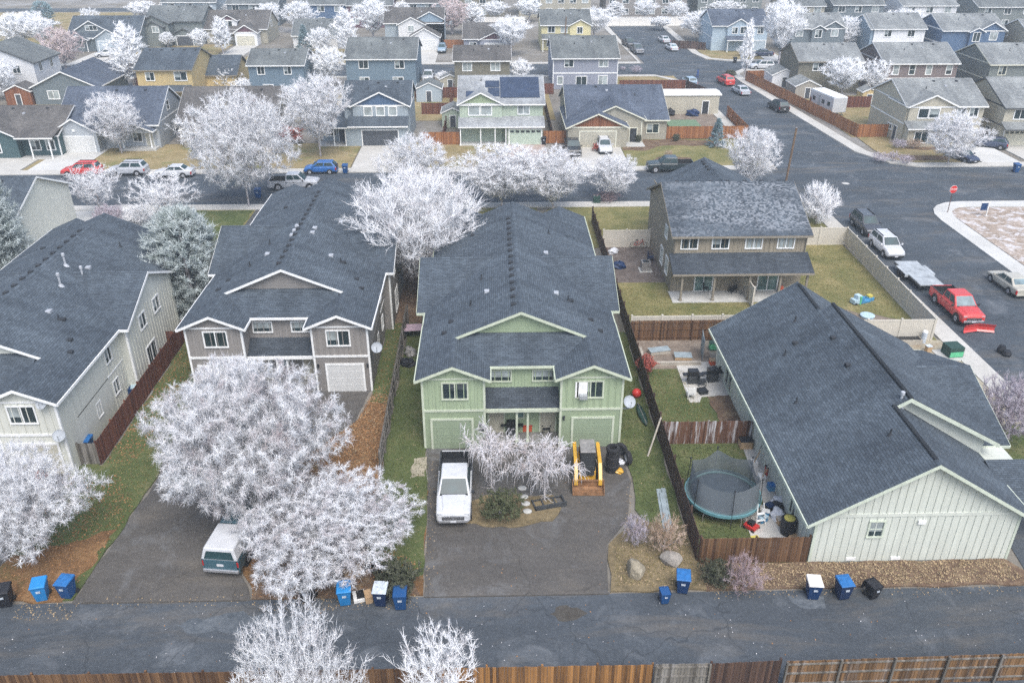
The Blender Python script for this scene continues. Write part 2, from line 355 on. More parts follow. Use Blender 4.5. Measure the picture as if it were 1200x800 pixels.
    def step(s, x0, x1, y0, y1, z=.12, mat='concrete'): b = MB(); b.box(x0, x1, y0, y1, 0, z); return b.build('porch', mat, s.r, bevel=.01)
    def battens(s, face, pl, a0, a1, z0, z1, mat=None, gap=.42, top=None):
        m = fm(face, pl); b = s.wm(mat or s.wall); n = max(1, round((a1-a0)/gap))
        for i in range(1, n):
            q = a0+(a1-a0)*i/n; zt = top(q) if top else z1; b.box(q-.025, q+.025, .0, .035, z0, zt, m)
    def corner(s, x, y, sx, sy, z0, z1, w=.11):   # L-shaped corner board
        b = s.wm(s.trim, 't'); b.box(min(x, x-sx*w), max(x, x-sx*w), min(y, y+sy*.03), max(y, y+sy*.03), z0, z1); b.box(min(x, x+sx*.03), max(x, x+sx*.03), min(y+sy*.03, y-sy*w), max(y+sy*.03, y-sy*w), z0, z1)
    def band(s, face, pl, a0, a1, z, h=.16): s.wm(s.trim, 't').box(a0, a1, .004, .045, z, z+h, fm(face, pl))
    def rz(s, L, p): return L['zr']-L['sl']*abs(p-L['c'])
    def vents(s, L, items, roof=None):
        """items: (kind, along, across)"""
        for k, a, p in items:
            z = s.rz(L, p); x, y, _ = L['f'](a, p, 0); b = MB()
            if k == 'box':
                b.box(x-.16, x+.16, y-.16, y+.16, z-.10, z+.13); o = b.build('roof_vent', 'vent_dark', s.r, bevel=.02)
            elif k == 'cap':
                b.box(x-.17, x+.17, y-.2, y+.2, z-.12, z+.11); o = b.build('roof_vent', 'pipe_grey', s.r, bevel=.02)
            elif k == 'pipe':
                b.tube((x, y, z-.2), (x, y, z+.38), .045); b.lathe([(.16, z-.1), (.07, z+.09)], (x, y, 0), 10); o = b.build('vent_pipe', 'vent_dark', s.r)
            else:
                b.tube((x, y, z-.2), (x, y, z+.75), .075); b.lathe([(.12, z+.75), (.12, z+.93), (.08, z+.96)], (x, y, 0), 12); b.lathe([(.25, z-.1), (.1, z+.12)], (x, y, 0), 12); o = b.build('flue', 'pipe_grey', s.r)
            o.parent = roof or s.roofs[0]
    def finish(s):
        for mt, b in s.w.items(): b.build('wall', mt, s.r)
        for mt, b in s.t.items(): b.build('fascia', mt, s.r)
        return s.r
# ------------------------------------------------------------------ the three near duplexes
def duplex(ox, oy, label, kind, wall, lap, trim, door, roof, rec, extra):
    H = House('duplex_house', label, 'house', ox, oy, trim, roof, wall); s = .42
    H.block(-6.2, 6.2, 2.0, 26.6, 0, 5.25)
    H.gable('y', 4.15, 24.65, 0, 6.2, 5.28, s, .38, .4, tri=None, body=False); main = dict(H.last); rm = H.roofs[-1]
    for q, k in ((4.15, 1), (24.5, 1)):
        gw = MB(); gw.extr([(-6.1, q, 5.2), (6.1, q, 5.2), (0, q, 7.85)], (0, .15, 0)); gw.build('gable_wall', lap, H.r)
    for y0, y1, e in ((.4, 7.0, 'a'), (22.0, 28.4, 'b')):
        for sx in (-1, 1):
            H.gable('y', y0, y1, sx*4.3, 1.95, 5.28, s, .35, .42, ends=e, z0=2.85, l=(sx > 0 or 1), r=True)
            fl = dict(H.last); lw = MB(); lw.box(sx*4.3-1.945, sx*4.3+1.945, y0+.006, y1, 0, 2.85); lw.build('wall', lap, H.r)
            if e == 'a':
                H.band('S', y0, sx*4.3-1.95, sx*4.3+1.95, 2.78); H.band('S', y0, sx*4.3-1.95, sx*4.3+1.95, 5.1, .12)
                H.battens('S', y0, sx*4.3-1.95, sx*4.3+1.95, 2.95, 5.1)
                for e2 in (-1, 1): H.corner(sx*4.3+e2*1.95, y0, e2, -1, 0, 5.15)
                H.garage(y0, sx*4.3+sx*.15, 2.45, 2.15, door)
                H.win('S', y0, sx*4.3-sx*.1, 3.75, 1.5, 1.1, 'pane_dark')
                vent = MB(); 
    # recessed middle with its own low roof
    H.shed(-3.9, 3.9, 1.62, 4.12, 5.32, 5.32+.42*2.5); H.shed(-3.9, 3.9, 27.0, 24.7, 5.32, 5.32+.42*2.3)
    H.band('S', 2.0, -2.15, 2.15, 4.98, .14); H.battens('S', 2.0, -2.15, 2.15, 3.5, 5.0)
    for a in (-1.35, 1.35): H.win('S', 2.0, a, 4.05, 1.25, .72, 'pane_dark', 0)
    H.shed(-2.33, 2.33, .72, 2.0, 2.75, 3.55, 'roof_slate_dark'); H.trimbox(-2.33, 2.33, .60, .715, 2.52, 2.74)
    H.wm(rec).box(-2.3, 2.3, 1.96, 1.985, 0, 2.72); H.door(1.96, -1.65, mat='door_sand'); H.door(1.96, 1.7, mat='door_sand'); H.win('S', 1.96, -.1, 1.3, .4, .7, 'pane_teal', 0)
    H.step(-2.3, 2.3, .75, 1.94, .1, 'porch_slab')
    for x in (-.35, .35): H.post(x, .85, .1, 2.55)
    # cross gable
    H.gable('x', -6.8, 6.8, 14.4, 4.6, 5.28, s, .42, .38); cg = dict(H.last)
    H.vents(main, [('box', 5.2+i*1.15, -.45) for i in range(15)]+[('box', 6.4, 4.8), ('box', 5.2, 5.3), ('box', 6.2, -4.6), ('box', 4.9, -5.0), ('box', 8.4, 3.6), ('pipe', 7.6, -3.3), ('pipe', 8.3, 3.4), ('pipe', 11.3, -2.6), ('cap', 8.8, -2.2), ('cap', 8.8, 2.6), ('cap', 15.8, 2.3), ('pipe', 20.5, 2.8), ('box', 20.8, -3.4)], rm)
    for y in (2.05, 26.55): pass
    # side walls: belly band and windows
    for face, pl in (('E', 6.2), ('W', -6.2)):
        H.band(face, pl, 2.3, 9.6, 2.78, .08)
        for a, z, w in ((7.8, 3.7, .9), (7.9, 1.2, .8), (5.0, 1.2, .6)): H.win(face, pl, a, z, w, 1.0 if z > 2 else .95, 'pane_dark', 1, 0, None, .07)
    for face, pl in (('E', 6.8), ('W', -6.8)):
        H.win(face, pl, 12.6, 3.8, 1.1, 1.0); H.win(face, pl, 15.4, 3.8, 1.1, 1.0); H.win(face, pl, 13.0, .5, 1.6, 1.7, 'pane_dark')
    H.corner(6.8, 9.8, 1, -1, 0, 5.2); H.corner(-6.8, 9.8, -1, -1, 0, 5.2)
    if extra: extra(H, main, cg, rm)
    return H.finish()
def dish_on(H, x, y, z, rz, size=.45, tilt=R(38)):
    b = MB(); pr = [(size*math.sin(i*.16)/math.sin(.96), .6*size*(1-math.cos(i*.16))/math.sin(.96)) for i in range(7)]
    b.lathe([(max(.004, r), q-.02) for r, q in pr[:1]]+[(r, q) for r, q in pr[1:]]+[(pr[-1][0]*1.02, pr[-1][1]+.012)], n=22); b.f.pop(); b.uv.pop()
    m = Matrix.Translation((x, y, z)) @ Matrix.Rotation(rz, 4, 'Z') @ Matrix.Rotation(R(50), 4, 'X')
    b.v = [tuple(m @ Vector(p)) for p in b.v]; o = b.build('satellite_dish', 'dish', H.r, smooth=True)
    k = MB(); q = m @ Vector((0, -.1, size*.9)); k.tube((x, y+.1, z-.35), (x, y, z), .025); k.tube(tuple(m @ Vector((0, -size*.9, .12))), tuple(q), .015); k.lathe([(.04, -.05), (.04, .05)], tuple(q), 8); k.build('arm', 'trim_grey', o)
def wall_lamp(H, x, y, z):
    b = MB(); b.box(x-.07, x+.07, y-.14, y-.003, z, z+.05); b.box(x-.05, x+.05, y-.12, y-.02, z-.22, z); b.build('wall_lamp', 'vent_dark', H.r)
def ex_green(H, main, cg, rm):
    b = MB(); b.box(3.25, 4.0, .33, .36, 3.72, 4.86); b.build('window_board', 'trim_white', H.r)      # white board over half of the right window
    b = MB(); b.box(3.5, 4.0, .05, .32, 3.72, 4.02); b.build('air_conditioner', 'trim_grey', H.r, bevel=.02)
    dish_on(H, 6.75, 0.9, 3.0, R(18), .40); b = MB(); b.box(6.2, 6.8, .86, .94, 2.5, 2.58); b.build('dish_bracket', 'trim_grey', H.r)
    for z in (1.35, 1.7): c = MB(); c.box(-2.75, -2.42, .33, .39, z, z+.16); c.build('plaque', 'vent_dark', H.r)
    wall_lamp(H, 2.6, .4, 2.3)
def ex_taupe(H, main, cg, rm):
    dish_on(H, 6.75, .75, 3.3, R(5), .38); wall_lamp(H, 6.05, .4, 2.2); wall_lamp(H, 2.6, .4, 2.2)
    H.vents(main, [('cap', 11.2+.5*i, (-1, 1)[i % 2]*.75) for i in range(5)], rm)
def ex_cream(H, main, cg, rm):
    dish_on(H, 5.7, .15, 5.2, R(-8), .34); dish_on(H, 6.1, .2, 2.9, R(10), .36)
    H.battens('E', 6.2, .6, 9.8, .1, 5.2, gap=.40); H.battens('E', 6.8, 9.9, 19, .1, 5.2, gap=.45)
    H.vents(main, [('flue', 12.3, 1.9), ('flue', 14.2, 2.6), ('flue', 12.0, -2.4), ('flue', 15.1, 1.1)], rm)
duplex(1.75, 43.95, 'pale green duplex with two single garages and a skid steer at its door', 'g', 'board_green', 'lap_green', 'trim_green', 'door_green', 'roof_slate', 'flat_green', ex_green)
duplex(-14.95, 51.1, 'taupe duplex with white trim and one open white garage door behind the big frosted tree', 't', 'board_taupe', 'lap_taupe', 'trim_white', 'door_white', 'roof_slate', 'flat_taupe', ex_taupe)
duplex(-32.05, 41.9, 'cream duplex with slate roof and tall flues at the left edge of the photo', 'c', 'flat_cream', 'flat_cream', 'trim_white', 'door_cream', 'roof_slate', 'flat_cream', ex_cream)
# ------------------------------------------------------------------ the tan two-storey house
def tan_house():
    H = House('two_storey_house', 'tan brown two storey house with frost streaked roof and long covered back patio', 'house', 15.7, 67.6, 'trim_tan', 'roof_frost', 'board_tan')
    H.gable('x', 0, 11.5, 6.2, 6.2, 5.42, .41, .42, .35); m = dict(H.last); r0 = H.roofs[-1]
    H.gable('y', 6, 15.6, 5.9, 4.6, 5.30, .47, .3, .3, ends='b', roof='roof_slate'); H.vents(H.last, [('box', 12.2+i*.9, 5.5) for i in range(4)])
    H.shed(-.4, 11.75, -2.3, 0, 2.72, 3.72, 'roof_slate_dark'); H.wm('board_tan').box(-.0, 11.5, -.04, -.004, 0, 3.4)
    H.battens('S', 0, 0, 11.5, 3.7, 5.4, gap=.4)
    for a in (1.3, 4.0, 6.9, 9.7): H.win('S', 0, a, 4.15, 1.35, .98, 'pane_dark' if a < 5 else 'pane_blind')
    for a, w in ((2.9, 1.5), (8.6, 1.7)): H.win('S', -.04, a, .15, w, 1.95, 'pane_teal')
    for x in (.5, 3.3, 6.35, 9.0, 11.3): H.post(x, -2.05, .1, 2.6, .17, 'trim_tan')
    H.step(-.2, 11.6, -2.35, -.05, .12)
    for a, z in ((2.2, .9), (4.6, .9), (3.4, 3.9)): H.win('W', 0, a, z, 1.0, 1.5 if z < 2 else 1.0, 'pane_teal', 1)
    H.band('W', 0, 0, 12.4, 2.9, .14); H.band('W', 0, 0, 12.4, 5.3, .14)
    H.vents(m, [('box', 1.2+i*1.55, 6.45) for i in range(7)], r0)
    H.corner(0, 0, -1, -1, 3.6, 5.4); H.corner(11.5, 0, 1, -1, 3.6, 5.4)
    b = MB(); b.tube((.05, -.1, 5.2), (.05, -.1, 3.7), .04); b.tube((11.45, -.1, 5.2), (11.45, -.1, 3.7), .04); b.build('downpipe', 'trim_tan', H.r)
    return H.finish()
tan_house()
# ------------------------------------------------------------------ the large pale house with its gable to the alley
def mint_house():
    H = House('gabled_house', 'large pale mint house with board and batten gable facing the alley on the right', 'house', 16.6, 33.5, 'trim_mint', 'roof_slate', 'flat_mint')
    sl = .62
    H.gable('y', 0, 21.0, 5.35, 5.35, 3.15, sl, .62, .45); m = dict(H.last); r0 = H.roofs[-1]
    H.battens('S', 0, 0, 10.7, .05, 3, gap=.40, top=lambda q: 3.15+sl*(5.35-abs(q-5.35))-.05)
    b = H.wm('flat_mint'); b.box(0, 10.7, .0, .045, 3.05, 3.25, fm('S', 0))
    H.battens('W', 0, 0, 21, .05, 3.1, gap=.45)
    H.corner(0, 0, -1, -1, 0, 3.1); H.corner(10.7, 0, 1, -1, 0, 3.1)
    H.win('S', 0, 3.2, 1.75, .72, .95, 'pane_dark', 0, 1); g = MB(); g.box(5.3, 5.7, -.12, -.003, 2.55, 2.78); g.build('wall_vent', 'trim_white', H.r, bevel=.02)
    for x in (2.0, 4.4): g = MB(); g.box(x, x+.5, -.06, -.003, .12, .3); g.build('wall_vent', 'trim_white', H.r)
    for a, z, w, h in ((3.0, .7, .8, 1.5), (8.5, 1.5, 1.1, .8), (11.5, 1.5, 1.1, .8), (14.5, 1.5, .9, .8), (17.2, .3, 1.6, 1.8)): H.win('W', 0, a, z, w, h, 'pane_dark')
    # upper dormer block along the ridge, its gable facing the alley
    cx, hz = 6.25, 7.05
    rb = MB(); t = .16; y0, y1 = 5.0, 16.9
    for xo, zo in ((4.85, hz-.9), (12.0, 3.92)):
        L = math.hypot(xo-cx, hz-zo)
        rb.hexa([(cx, y0, hz-t), (xo, y0, zo-t), (xo, y1, zo-t), (cx, y1, hz-t)], [(cx, y0, hz), (xo, y0, zo), (xo, y1, zo), (cx, y1, hz)])
        rb.face([(cx, y0, hz+.004), (xo, y0, zo+.004), (xo, y1, zo+.004), (cx, y1, hz+.004)], [(y0, L), (y0, 0), (y1, 0), (y1, L)])
        H.wm('trim_mint', 't').extr([(cx, y0-.04, hz-t-.10), (xo, y0-.04, zo-t-.10), (xo, y0-.04, zo-.02), (cx, y0-.04, hz-.02)], (0, .036, 0))
    rd = rb.build('roof', 'roof_slate', H.r); H.roofs.append(rd)
    H.wm('flat_mint').extr([(4.9, 5.5, 5.4), (11.4, 5.5, 1.0), (11.4, 5.5, 4.1), (cx, 5.5, hz-.2), (4.9, 5.5, hz-1.1)], (0, 11, 0))
    # side wing with garage roof, and the low porch roof
    H.gable('x', 8.0, 13.2, 11.9, 5.3, 3.0, .36, .45, .3, ends='b'); wing = dict(H.last)
    H.shed(10.9, 14.0, 1.2, 4.3, 2.55, 3.35); H.post(13.6, 1.5, 0, 2.4); H.post(11.3, 1.5, 0, 2.4)
    H.block(10.71, 13.0, 4.3, 6.6, 0, 2.9)
    H.vents(m, [('pipe', 17.0, 3.9), ('pipe', 14.0, 2.4), ('pipe', 3.0, 4.4), ('pipe', 9.0, 1.6), ('box', 13.2, 5.0), ('box', 14.6, 3.2), ('box', 10.0, 4.75), ('flue', 16.8, 6.6), ('flue', 5.4, 5.9)], r0)
    rr = MB()
    for i in range(88):
        y = .0+i*.24; z = m['zr'] if True else 0
        if y < 4.9 or y > 17: rr.hexa([(5.22, y, z-.08), (5.48, y, z-.08), (5.48, y+.2, z-.08), (5.22, y+.2, z-.08)], [(5.25, y, z+.015), (5.45, y, z+.015), (5.45, y+.2, z+.045), (5.25, y+.2, z+.045)])
        else: rr.hexa([(cx-.13, y, hz-.08), (cx+.13, y, hz-.08), (cx+.13, y+.2, hz-.08), (cx-.13, y+.2, hz-.08)], [(cx-.1, y, hz+.02), (cx+.1, y, hz+.02), (cx+.1, y+.2, hz+.05), (cx-.1, y+.2, hz+.05)])
    rr.build('ridge_cap', 'roof_slate_dark', r0)
    return H.finish()
mint_house()
# ------------------------------------------------------------------ houses farther off
def hs(label, x0, x1, y0, y1, ze, sl, wall, roof, feats=(), axis='x', trim='trim_white', tri=None, name='house', oh=.4, group=None, og=.3):
    Wd, D = x1-x0, y1-y0
    H = House(name, label, 'house', x0, y0, trim, roof, wall, group)
    if axis == 'x': H.gable('x', 0, Wd, D/2, D/2, ze, sl, oh, og, tri=tri)
    else: H.gable('y', 0, D, Wd/2, Wd/2, ze, sl, oh, og, tri=tri)
    m = dict(H.last); r0 = H.roofs[-1]
    for f in feats:
        k, a = f[0], f[1:]
        if k == 'gab':      # front gable: xa, xb, yfront, ze, slope, wall, tri
            xa, xb, yf, z, s2 = a[:5]; wl = a[5] if len(a) > 5 else None; tr = a[6] if len(a) > 6 else None; z0 = a[7] if len(a) > 7 else 0
            H.gable('y', yf, D/2, (xa+xb)/2, (xb-xa)/2, z, s2, .32, .32, ends='a', wall=wl, tri=tr, z0=z0)
        elif k == 'win':    # face, plane, along, z, w, h, pane, mullions
            H.win(a[0], a[1], a[2], a[3], a[4], a[5], a[6] if len(a) > 6 else 'pane_dark', a[7] if len(a) > 7 else 1, a[8] if len(a) > 8 else 0, fw=.12)
        elif k == 'gar': H.garage(a[0], a[1], a[2], a[3], a[4], lites=len(a) > 5)
        elif k == 'shed': H.shed(*a)
        elif k == 'blk': H.block(*a)
        elif k == 'door': H.door(a[0], a[1], mat=a[2] if len(a) > 2 else 'door_dark', face=a[3] if len(a) > 3 else 'S')
        elif k == 'post': H.post(*a)
        elif k == 'step': H.step(*a)
        elif k == 'band': H.band(*a)
        elif k == 'vents': H.vents(m, a[0], r0)
        elif k == 'cor':
            for sx, xx in ((-1, 0), (1, Wd)): H.corner(xx, 0, sx, -1, 0, ze)
        elif k == 'gx': H.gable('x', a[0], a[1], a[2], a[3], a[4], a[5], .35, .3, wall=a[6] if len(a) > 6 else None)
        elif k == 'solar':
            for (u0, u1, v0, v1) in a[0]:
                b = MB(); t = H.last
                p = lambda u, v, dz: (u, v, m['zr']-m['sl']*abs(v-m['c'])+dz)
                b.hexa([p(u0, v0, .03), p(u1, v0, .03), p(u1, v1, .03), p(u0, v1, .03)], [p(u0, v0, .10), p(u1, v0, .10), p(u1, v1, .10), p(u0, v1, .10)])
                o = b.build('solar_panel', 'solar', H.r); o.parent = r0
    if not any(f[0] == 'vents' for f in feats):
        Lm = Wd if axis == 'x' else D
        H.vents(m, [('pipe', Lm*.35, m['c']-m['half']*.4), ('cap', Lm*.62, m['c']-m['half']*.3), ('box', Lm*.5, m['c']-m['half']*.12), ('box', Lm*.8, m['c']-m['half']*.12)], r0)
    return H.finish()
# ---- first row across the street (front walls at y ~ 116)
hs('dark teal bungalow with brown roof at the left edge behind the parked cars', -73, -57.6, 112.6, 124.5, 2.9, .40, 'lap_teal', 'roof_brown',
   [('gab', 4, 10.5, -1.2, 2.9, .5, 'lap_teal'), ('win', 'S', 0, 12.2, .9, 1.2, 1.2), ('win', 'S', 0, 14.2, .9, 1.0, 1.2), ('win', 'S', -1.2, 7.2, .9, 2.0, 1.2), ('door', 0, 2.4, 'door_white'), ('cor',), ('step', 10.6, 15, -1.8, 0), ('post', 14.9, -1.6, 0, 2.8), ('post', 12.4, -1.6, 0, 2.8), ('shed', 10.6, 15.6, -1.9, 1.2, 2.95, 3.6)])
hs('grey white house with garage gable, dormer and corner porch on a dark blue roof', -59, -45.6, 116.2, 128, 3.4, .62, 'lap_pale', 'roof_blue',
   [('gab', .2, 5.9, -2.2, 2.9, .58, 'lap_pale'), ('gar', -2.2, 3.0, 4.7, 2.2, 'door_white'), ('gab', 5.6, 9.4, .9, 5.1, .55, 'lap_pale'), ('win', 'S', .9, 7.5, 3.9, 1.5, 1.0), ('gab', 8.4, 12.9, -1.3, 2.7, .4, 'lap_pale', None, 2.4), ('post', 8.7, -1.0, .3, 2.5), ('post', 12.5, -1.0, .3, 2.5), ('step', 8.2, 13.2, -1.6, 0, .35), ('win', 'S', 0, 10.4, 1.0, 1.1, 1.3), ('door', 0, 12.0, 'door_cream'),
    ('win', 'E', 13.4, 5.0, 4.2, .9, 1.2, 'pane_dark', 0, 1), ('win', 'E', 13.4, 6.5, 1.2, .8, .9, 'pane_dark', 0), ('band', 'E', 13.4, 0, 11.8, 3.3), ('win', 'S', -2.2, 3.0, 3.0, .1, .1)], trim='trim_white')
hs('taupe house with white box dormer half hidden by frosted trees', -43.2, -29.8, 117.5, 129, 3.4, .58, 'lap_stone', 'roof_brown',
   [('gab', 4.2, 8.6, .8, 5.2, .5, 'flat_white', 'lap_stone'), ('win', 'S', .8, 6.4, 3.9, 1.6, 1.0), ('gab', .8, 4.4, -1.5, 2.6, .55, 'lap_stone'), ('win', 'S', -1.5, 2.6, .8, 1.6, 1.3), ('gab', 9.3, 13.2, -1.5, 2.7, .55, 'flat_white'), ('gar', -1.5, 11.2, 3, 2.1, 'door_white'), ('cor',)], trim='trim_white')
hs('steel blue house with front gable of three windows over a dark garage door', -20.4, -11.4, 118.4, 127.6, 5.3, .48, 'lap_steel', 'roof_slate',
   [('gab', 1.3, 8.9, -.8, 5.3, .47, 'lap_steel', 'lap_slateblue'), ('blk', .3, 8.6, -2.0, 0, 0, 2.75), ('shed', .6, 8.95, -2.5, -.75, 2.9, 3.9), ('gar', -2.0, 5.0, 4.9, 2.2, 'door_dark'), ('win', 'S', -.8, 3.4, 4.0, 1.0, 1.1, 'pane_blind', 0, 0), ('win', 'S', -.8, 5.1, 4.0, 1.0, 1.1, 'pane_blind', 0), ('win', 'S', -.8, 6.8, 4.0, 1.0, 1.1, 'pane_blind', 0),
    ('shed', -3.9, 1.9, -2.2, 3.4, 2.7, 4.4), ('blk', -3.4, .2, .6, 6, 0, 2.9), ('post', -3.4, -1.9, 0, 2.5), ('post', -1.4, -1.9, 0, 2.5), ('post', .2, -1.9, 0, 2.5), ('step', -3.7, .3, -2.1, .55), ('win', 'S', .6, -2.3, .9, 1.5, 1.2), ('door', .6, -.6)])
hs('mint green house with solar panels and a full width front porch', -4.4, 7.2, 118.4, 130.4, 5.35, .42, 'board_lightgreen', 'roof_solar_pale',
   [('gab', 0, 5.9, -.25, 5.35, .5, 'board_lightgreen', 'lap_green'), ('win', 'S', -.25, 2.0, 3.85, 1.4, 1.2, 'pane_blind', 0), ('win', 'S', -.25, 3.7, 3.85, 1.4, 1.2, 'pane_blind', 0), ('win', 'S', 0, 8.9, 3.9, 1.5, 1.2, 'pane_blind'), ('shed', -.2, 11.8, -2.3, 0, 2.7, 3.6), ('blk', 6.6, 11.5, -1.9, -.02, 0, 2.65), ('gar', -1.9, 9.1, 4.4, 2.2, 'door_pale', 1),
    ('post', .1, -2.1, 0, 2.5), ('post', 2.9, -2.1, 0, 2.5), ('post', 4.9, -2.1, 0, 2.5), ('post', 6.4, -2.1, 0, 2.5), ('step', -.1, 6.5, -2.2, -.02), ('win', 'S', 0, 2.0, .9, 1.5, 1.3), ('door', 0, 4.2), ('solar', [(.9, 3.9, 1.2, 2.3), (4.0, 5.6, 1.2, 3.0), (5.7, 11.2, .9, 5.4), (3.6, 5.6, 3.2, 4.6)]), ('vents', [('pipe', 3.0, 4.8)])], trim='trim_white')
hs('tan ranch house with cedar gable over its two car garage and a dark blue roof', 10.9, 24.9, 119.0, 134.5, 2.9, .40, 'lap_beige', 'roof_blue',
   [('gab', -.4, 7.7, -4.2, 2.85, .44, 'lap_beige', 'cedar'), ('gar', -4.2, 3.7, 4.9, 2.25, 'door_sand'), ('gab', 2.2, 10.4, -1.6, 3.3, .44, 'lap_beige', None), ('win', 'S', 0, 12.0, 1.0, 1.6, 1.2), ('post', 8.0, -1.6, 0, 3), ('post', 10.1, -1.6, 0, 3), ('door', -1.6, 9.0, 'vent_dark'), ('step', 7.8, 10.4, -4, -1.62),
    ('vents', [('box', 4.5+i*.0, 7.2) for i in range(1)]+[('cap', 6, 6.4), ('pipe', 10, 5.2)])], trim='trim_cream')
hs('long cream shed with flat white roof beside the street corner', 26.3, 36.0, 134, 138, 3.0, .08, 'lap_sand', 'roof_white', [('door', 0, 7.6, 'vent_dark'), ('vents', [])], name='shed', oh=.1)
# ---- second row, backs toward us
hs('white two storey house at the left edge with dark windows on its east wall', -91, -78, 150.5, 160, 5.5, .42, 'lap_white', 'roof_grey', [('win', 'E', 13, 2.2, 3.8, 1.0, 1.3), ('win', 'E', 13, 6.2, 3.8, 1.0, 1.3), ('win', 'E', 13, 1.6, .9, .9, 1.2), ('win', 'E', 13, 4.2, .8, 1.6, 1.3), ('win', 'E', 13, 7.4, .6, 1.6, 1.6), ('win', 'S', 0, 10, 3.8, 1.2, 1.2)], axis='y', trim='trim_dark')
hs('low white house below the two storey house at the left edge', -96, -83.5, 137, 147, 3.4, .42, 'lap_white', 'roof_grey', [('win', 'E', 12.5, 4, 1, 1.2, 1.2)], axis='x')
hs('blue grey single storey house with white trimmed gable behind the dark blue roof', -75.4, -64.9, 143.3, 156, 2.9, .45, 'lap_greyteal', 'roof_blue', [('win', 'S', 0, 3.2, 1.0, 1.7, 1.2, 'pane_blind'), ('win', 'S', 0, 8.0, 1.2, .9, 1.0, 'pane_blind')], axis='y')
hs('yellow ochre two storey house with dark grey roof and orange garage gable', -58.4, -49.4, 144.2, 156.5, 5.4, .38, 'lap_yellow', 'roof_slate', [('win', 'S', 0, 7.2, 3.7, 1.9, 1.3), ('win', 'S', 0, 2.2, 3.7, 1.3, 1.2), ('gx', 9.0, 14.2, 11.5, 4.4, 3.2, .55, 'flat_yellow'), ('win', 'S', 0, 2.5, .8, 1.7, 1.3), ('vents', [('box', 1+i*1.9, 5.4) for i in range(5)]), ('shed', 4.5, 8.8, -3, 0, 2.5, 2.9)], trim='trim_tan')
hs('deep blue two storey house with two white windows behind the taupe house', -41, -31.7, 148, 157, 5.4, .4, 'lap_blue', 'roof_grey', [('win', 'S', 0, 2.1, 3.9, 1.1, 1.2), ('win', 'S', 0, 6.6, 3.9, 1.1, 1.2), ('win', 'S', 0, 3, .8, 1.6, 1.3)])
hs('medium blue two storey house with plain grey roof behind the steel blue gabled house', -25.4, -13.2, 153.4, 167, 5.4, .36, 'lap_blue', 'roof_grey', [('win', 'S', 0, 3.1, 3.8, 1.5, 1.3), ('win', 'S', 0, 9.4, 3.8, 1.5, 1.3), ('win', 'S', 0, 3.1, .9, 1.5, 1.3), ('win', 'S', 0, 9.0, .2, 1.7, 2.0)])
hs('olive brown house with two pale windows behind the mint green solar house', -6.3, 3.3, 151.4, 160, 5.4, .4, 'lap_olive', 'roof_brown', [('win', 'S', 0, 2.2, 3.7, 1.5, 1.3, 'pane_blind'), ('win', 'S', 0, 7.1, 3.7, 1.5, 1.3, 'pane_blind'), ('win', 'S', 0, 3, .8, 1.6, 1.3)])
hs('lilac grey two storey house with white floor band and patio door', 11, 22.5, 153.4, 167, 5.4, .38, 'lap_lilac', 'roof_grey', [('win', 'S', 0, 2.8, 3.9, 1.5, 1.2), ('win', 'S', 0, 8.9, 3.9, 1.5, 1.2, 'pane_blind'), ('band', 'S', 0, 0, 11.5, 2.7, .2), ('win', 'S', 0, 1.3, .9, .9, 1.3, 'pane_blind', 0), ('win', 'S', 0, 5.1, .1, 1.8, 2.1), ('win', 'S', 0, 8.9, .7, 1.5, 1.6, 'pane_blind'), ('cor',)])
# ---- east blocks
hs('sand coloured two storey corner house with front gable and low front roof', 57.2, 68.0, 115.6, 127, 5.35, .42, 'lap_sand', 'roof_pale', [('gab', .2, 6.6, -.4, 5.35, .45, 'lap_sand'), ('win', 'S', -.4, 2.2, 3.8, 1.3, 1.2, 'pane_dark', 0), ('win', 'S', -.4, 3.7, 3.8, 1.3, 1.2, 'pane_dark', 0), ('win', 'S', 0, 7.6, 3.8, 1.1, 1.2), ('win', 'S', 0, 9.4, 3.8, 1.1, 1.2), ('shed', -.3, 6.8, -2.1, -.4, 2.7, 3.4), ('blk', .1, 6.4, -1.6, -.5, 0, 2.6), ('win', 'S', -1.6, 2.0, .7, 1.8, 1.4), ('gar', 0, 8.4, 4, 2.1, 'door_sand'), ('band', 'W', 0, 0, 11.4, 2.8), ('band', 'W', 0, 0, 11.4, 5.25), ('win', 'W', 0, 4, 1.3, 1.2, .6), ('door', 0, 2.2, 'door_dark', 'W')])
hs('sand coloured house at the right edge with a pale garage door', 70.2, 82, 114.3, 127, 5.35, .42, 'lap_sand', 'roof_pale', [('win', 'S', 0, 2.2, 3.8, 1.6, 1.2), ('win', 'S', 0, 6, 3.8, 1.6, 1.2), ('shed', -.2, 7, -1.6, 0, 2.7, 3.4), ('gar', 0, 2.8, 4.2, 2.2, 'door_cream', 1), ('band', 'W', 0, 0, 12.7, 2.8), ('band', 'W', 0, 0, 12.7, 5.25), ('door', 0, 3.0, 'door_dark', 'W')], trim='trim_dark')
hs('olive two storey house with plain back wall behind the orange fence', 53.4, 64.4, 149.6, 160, 5.35, .40, 'lap_olive', 'roof_pale', [('win', 'S', 0, 3.4, 3.8, 1.7, 1.2), ('win', 'S', 0, 8.4, 3.8, 1.7, 1.2), ('band', 'W', 0, 0, 10.4, 2.7), ('band', 'W', 0, 0, 10.4, 5.25)], trim='trim_tan')
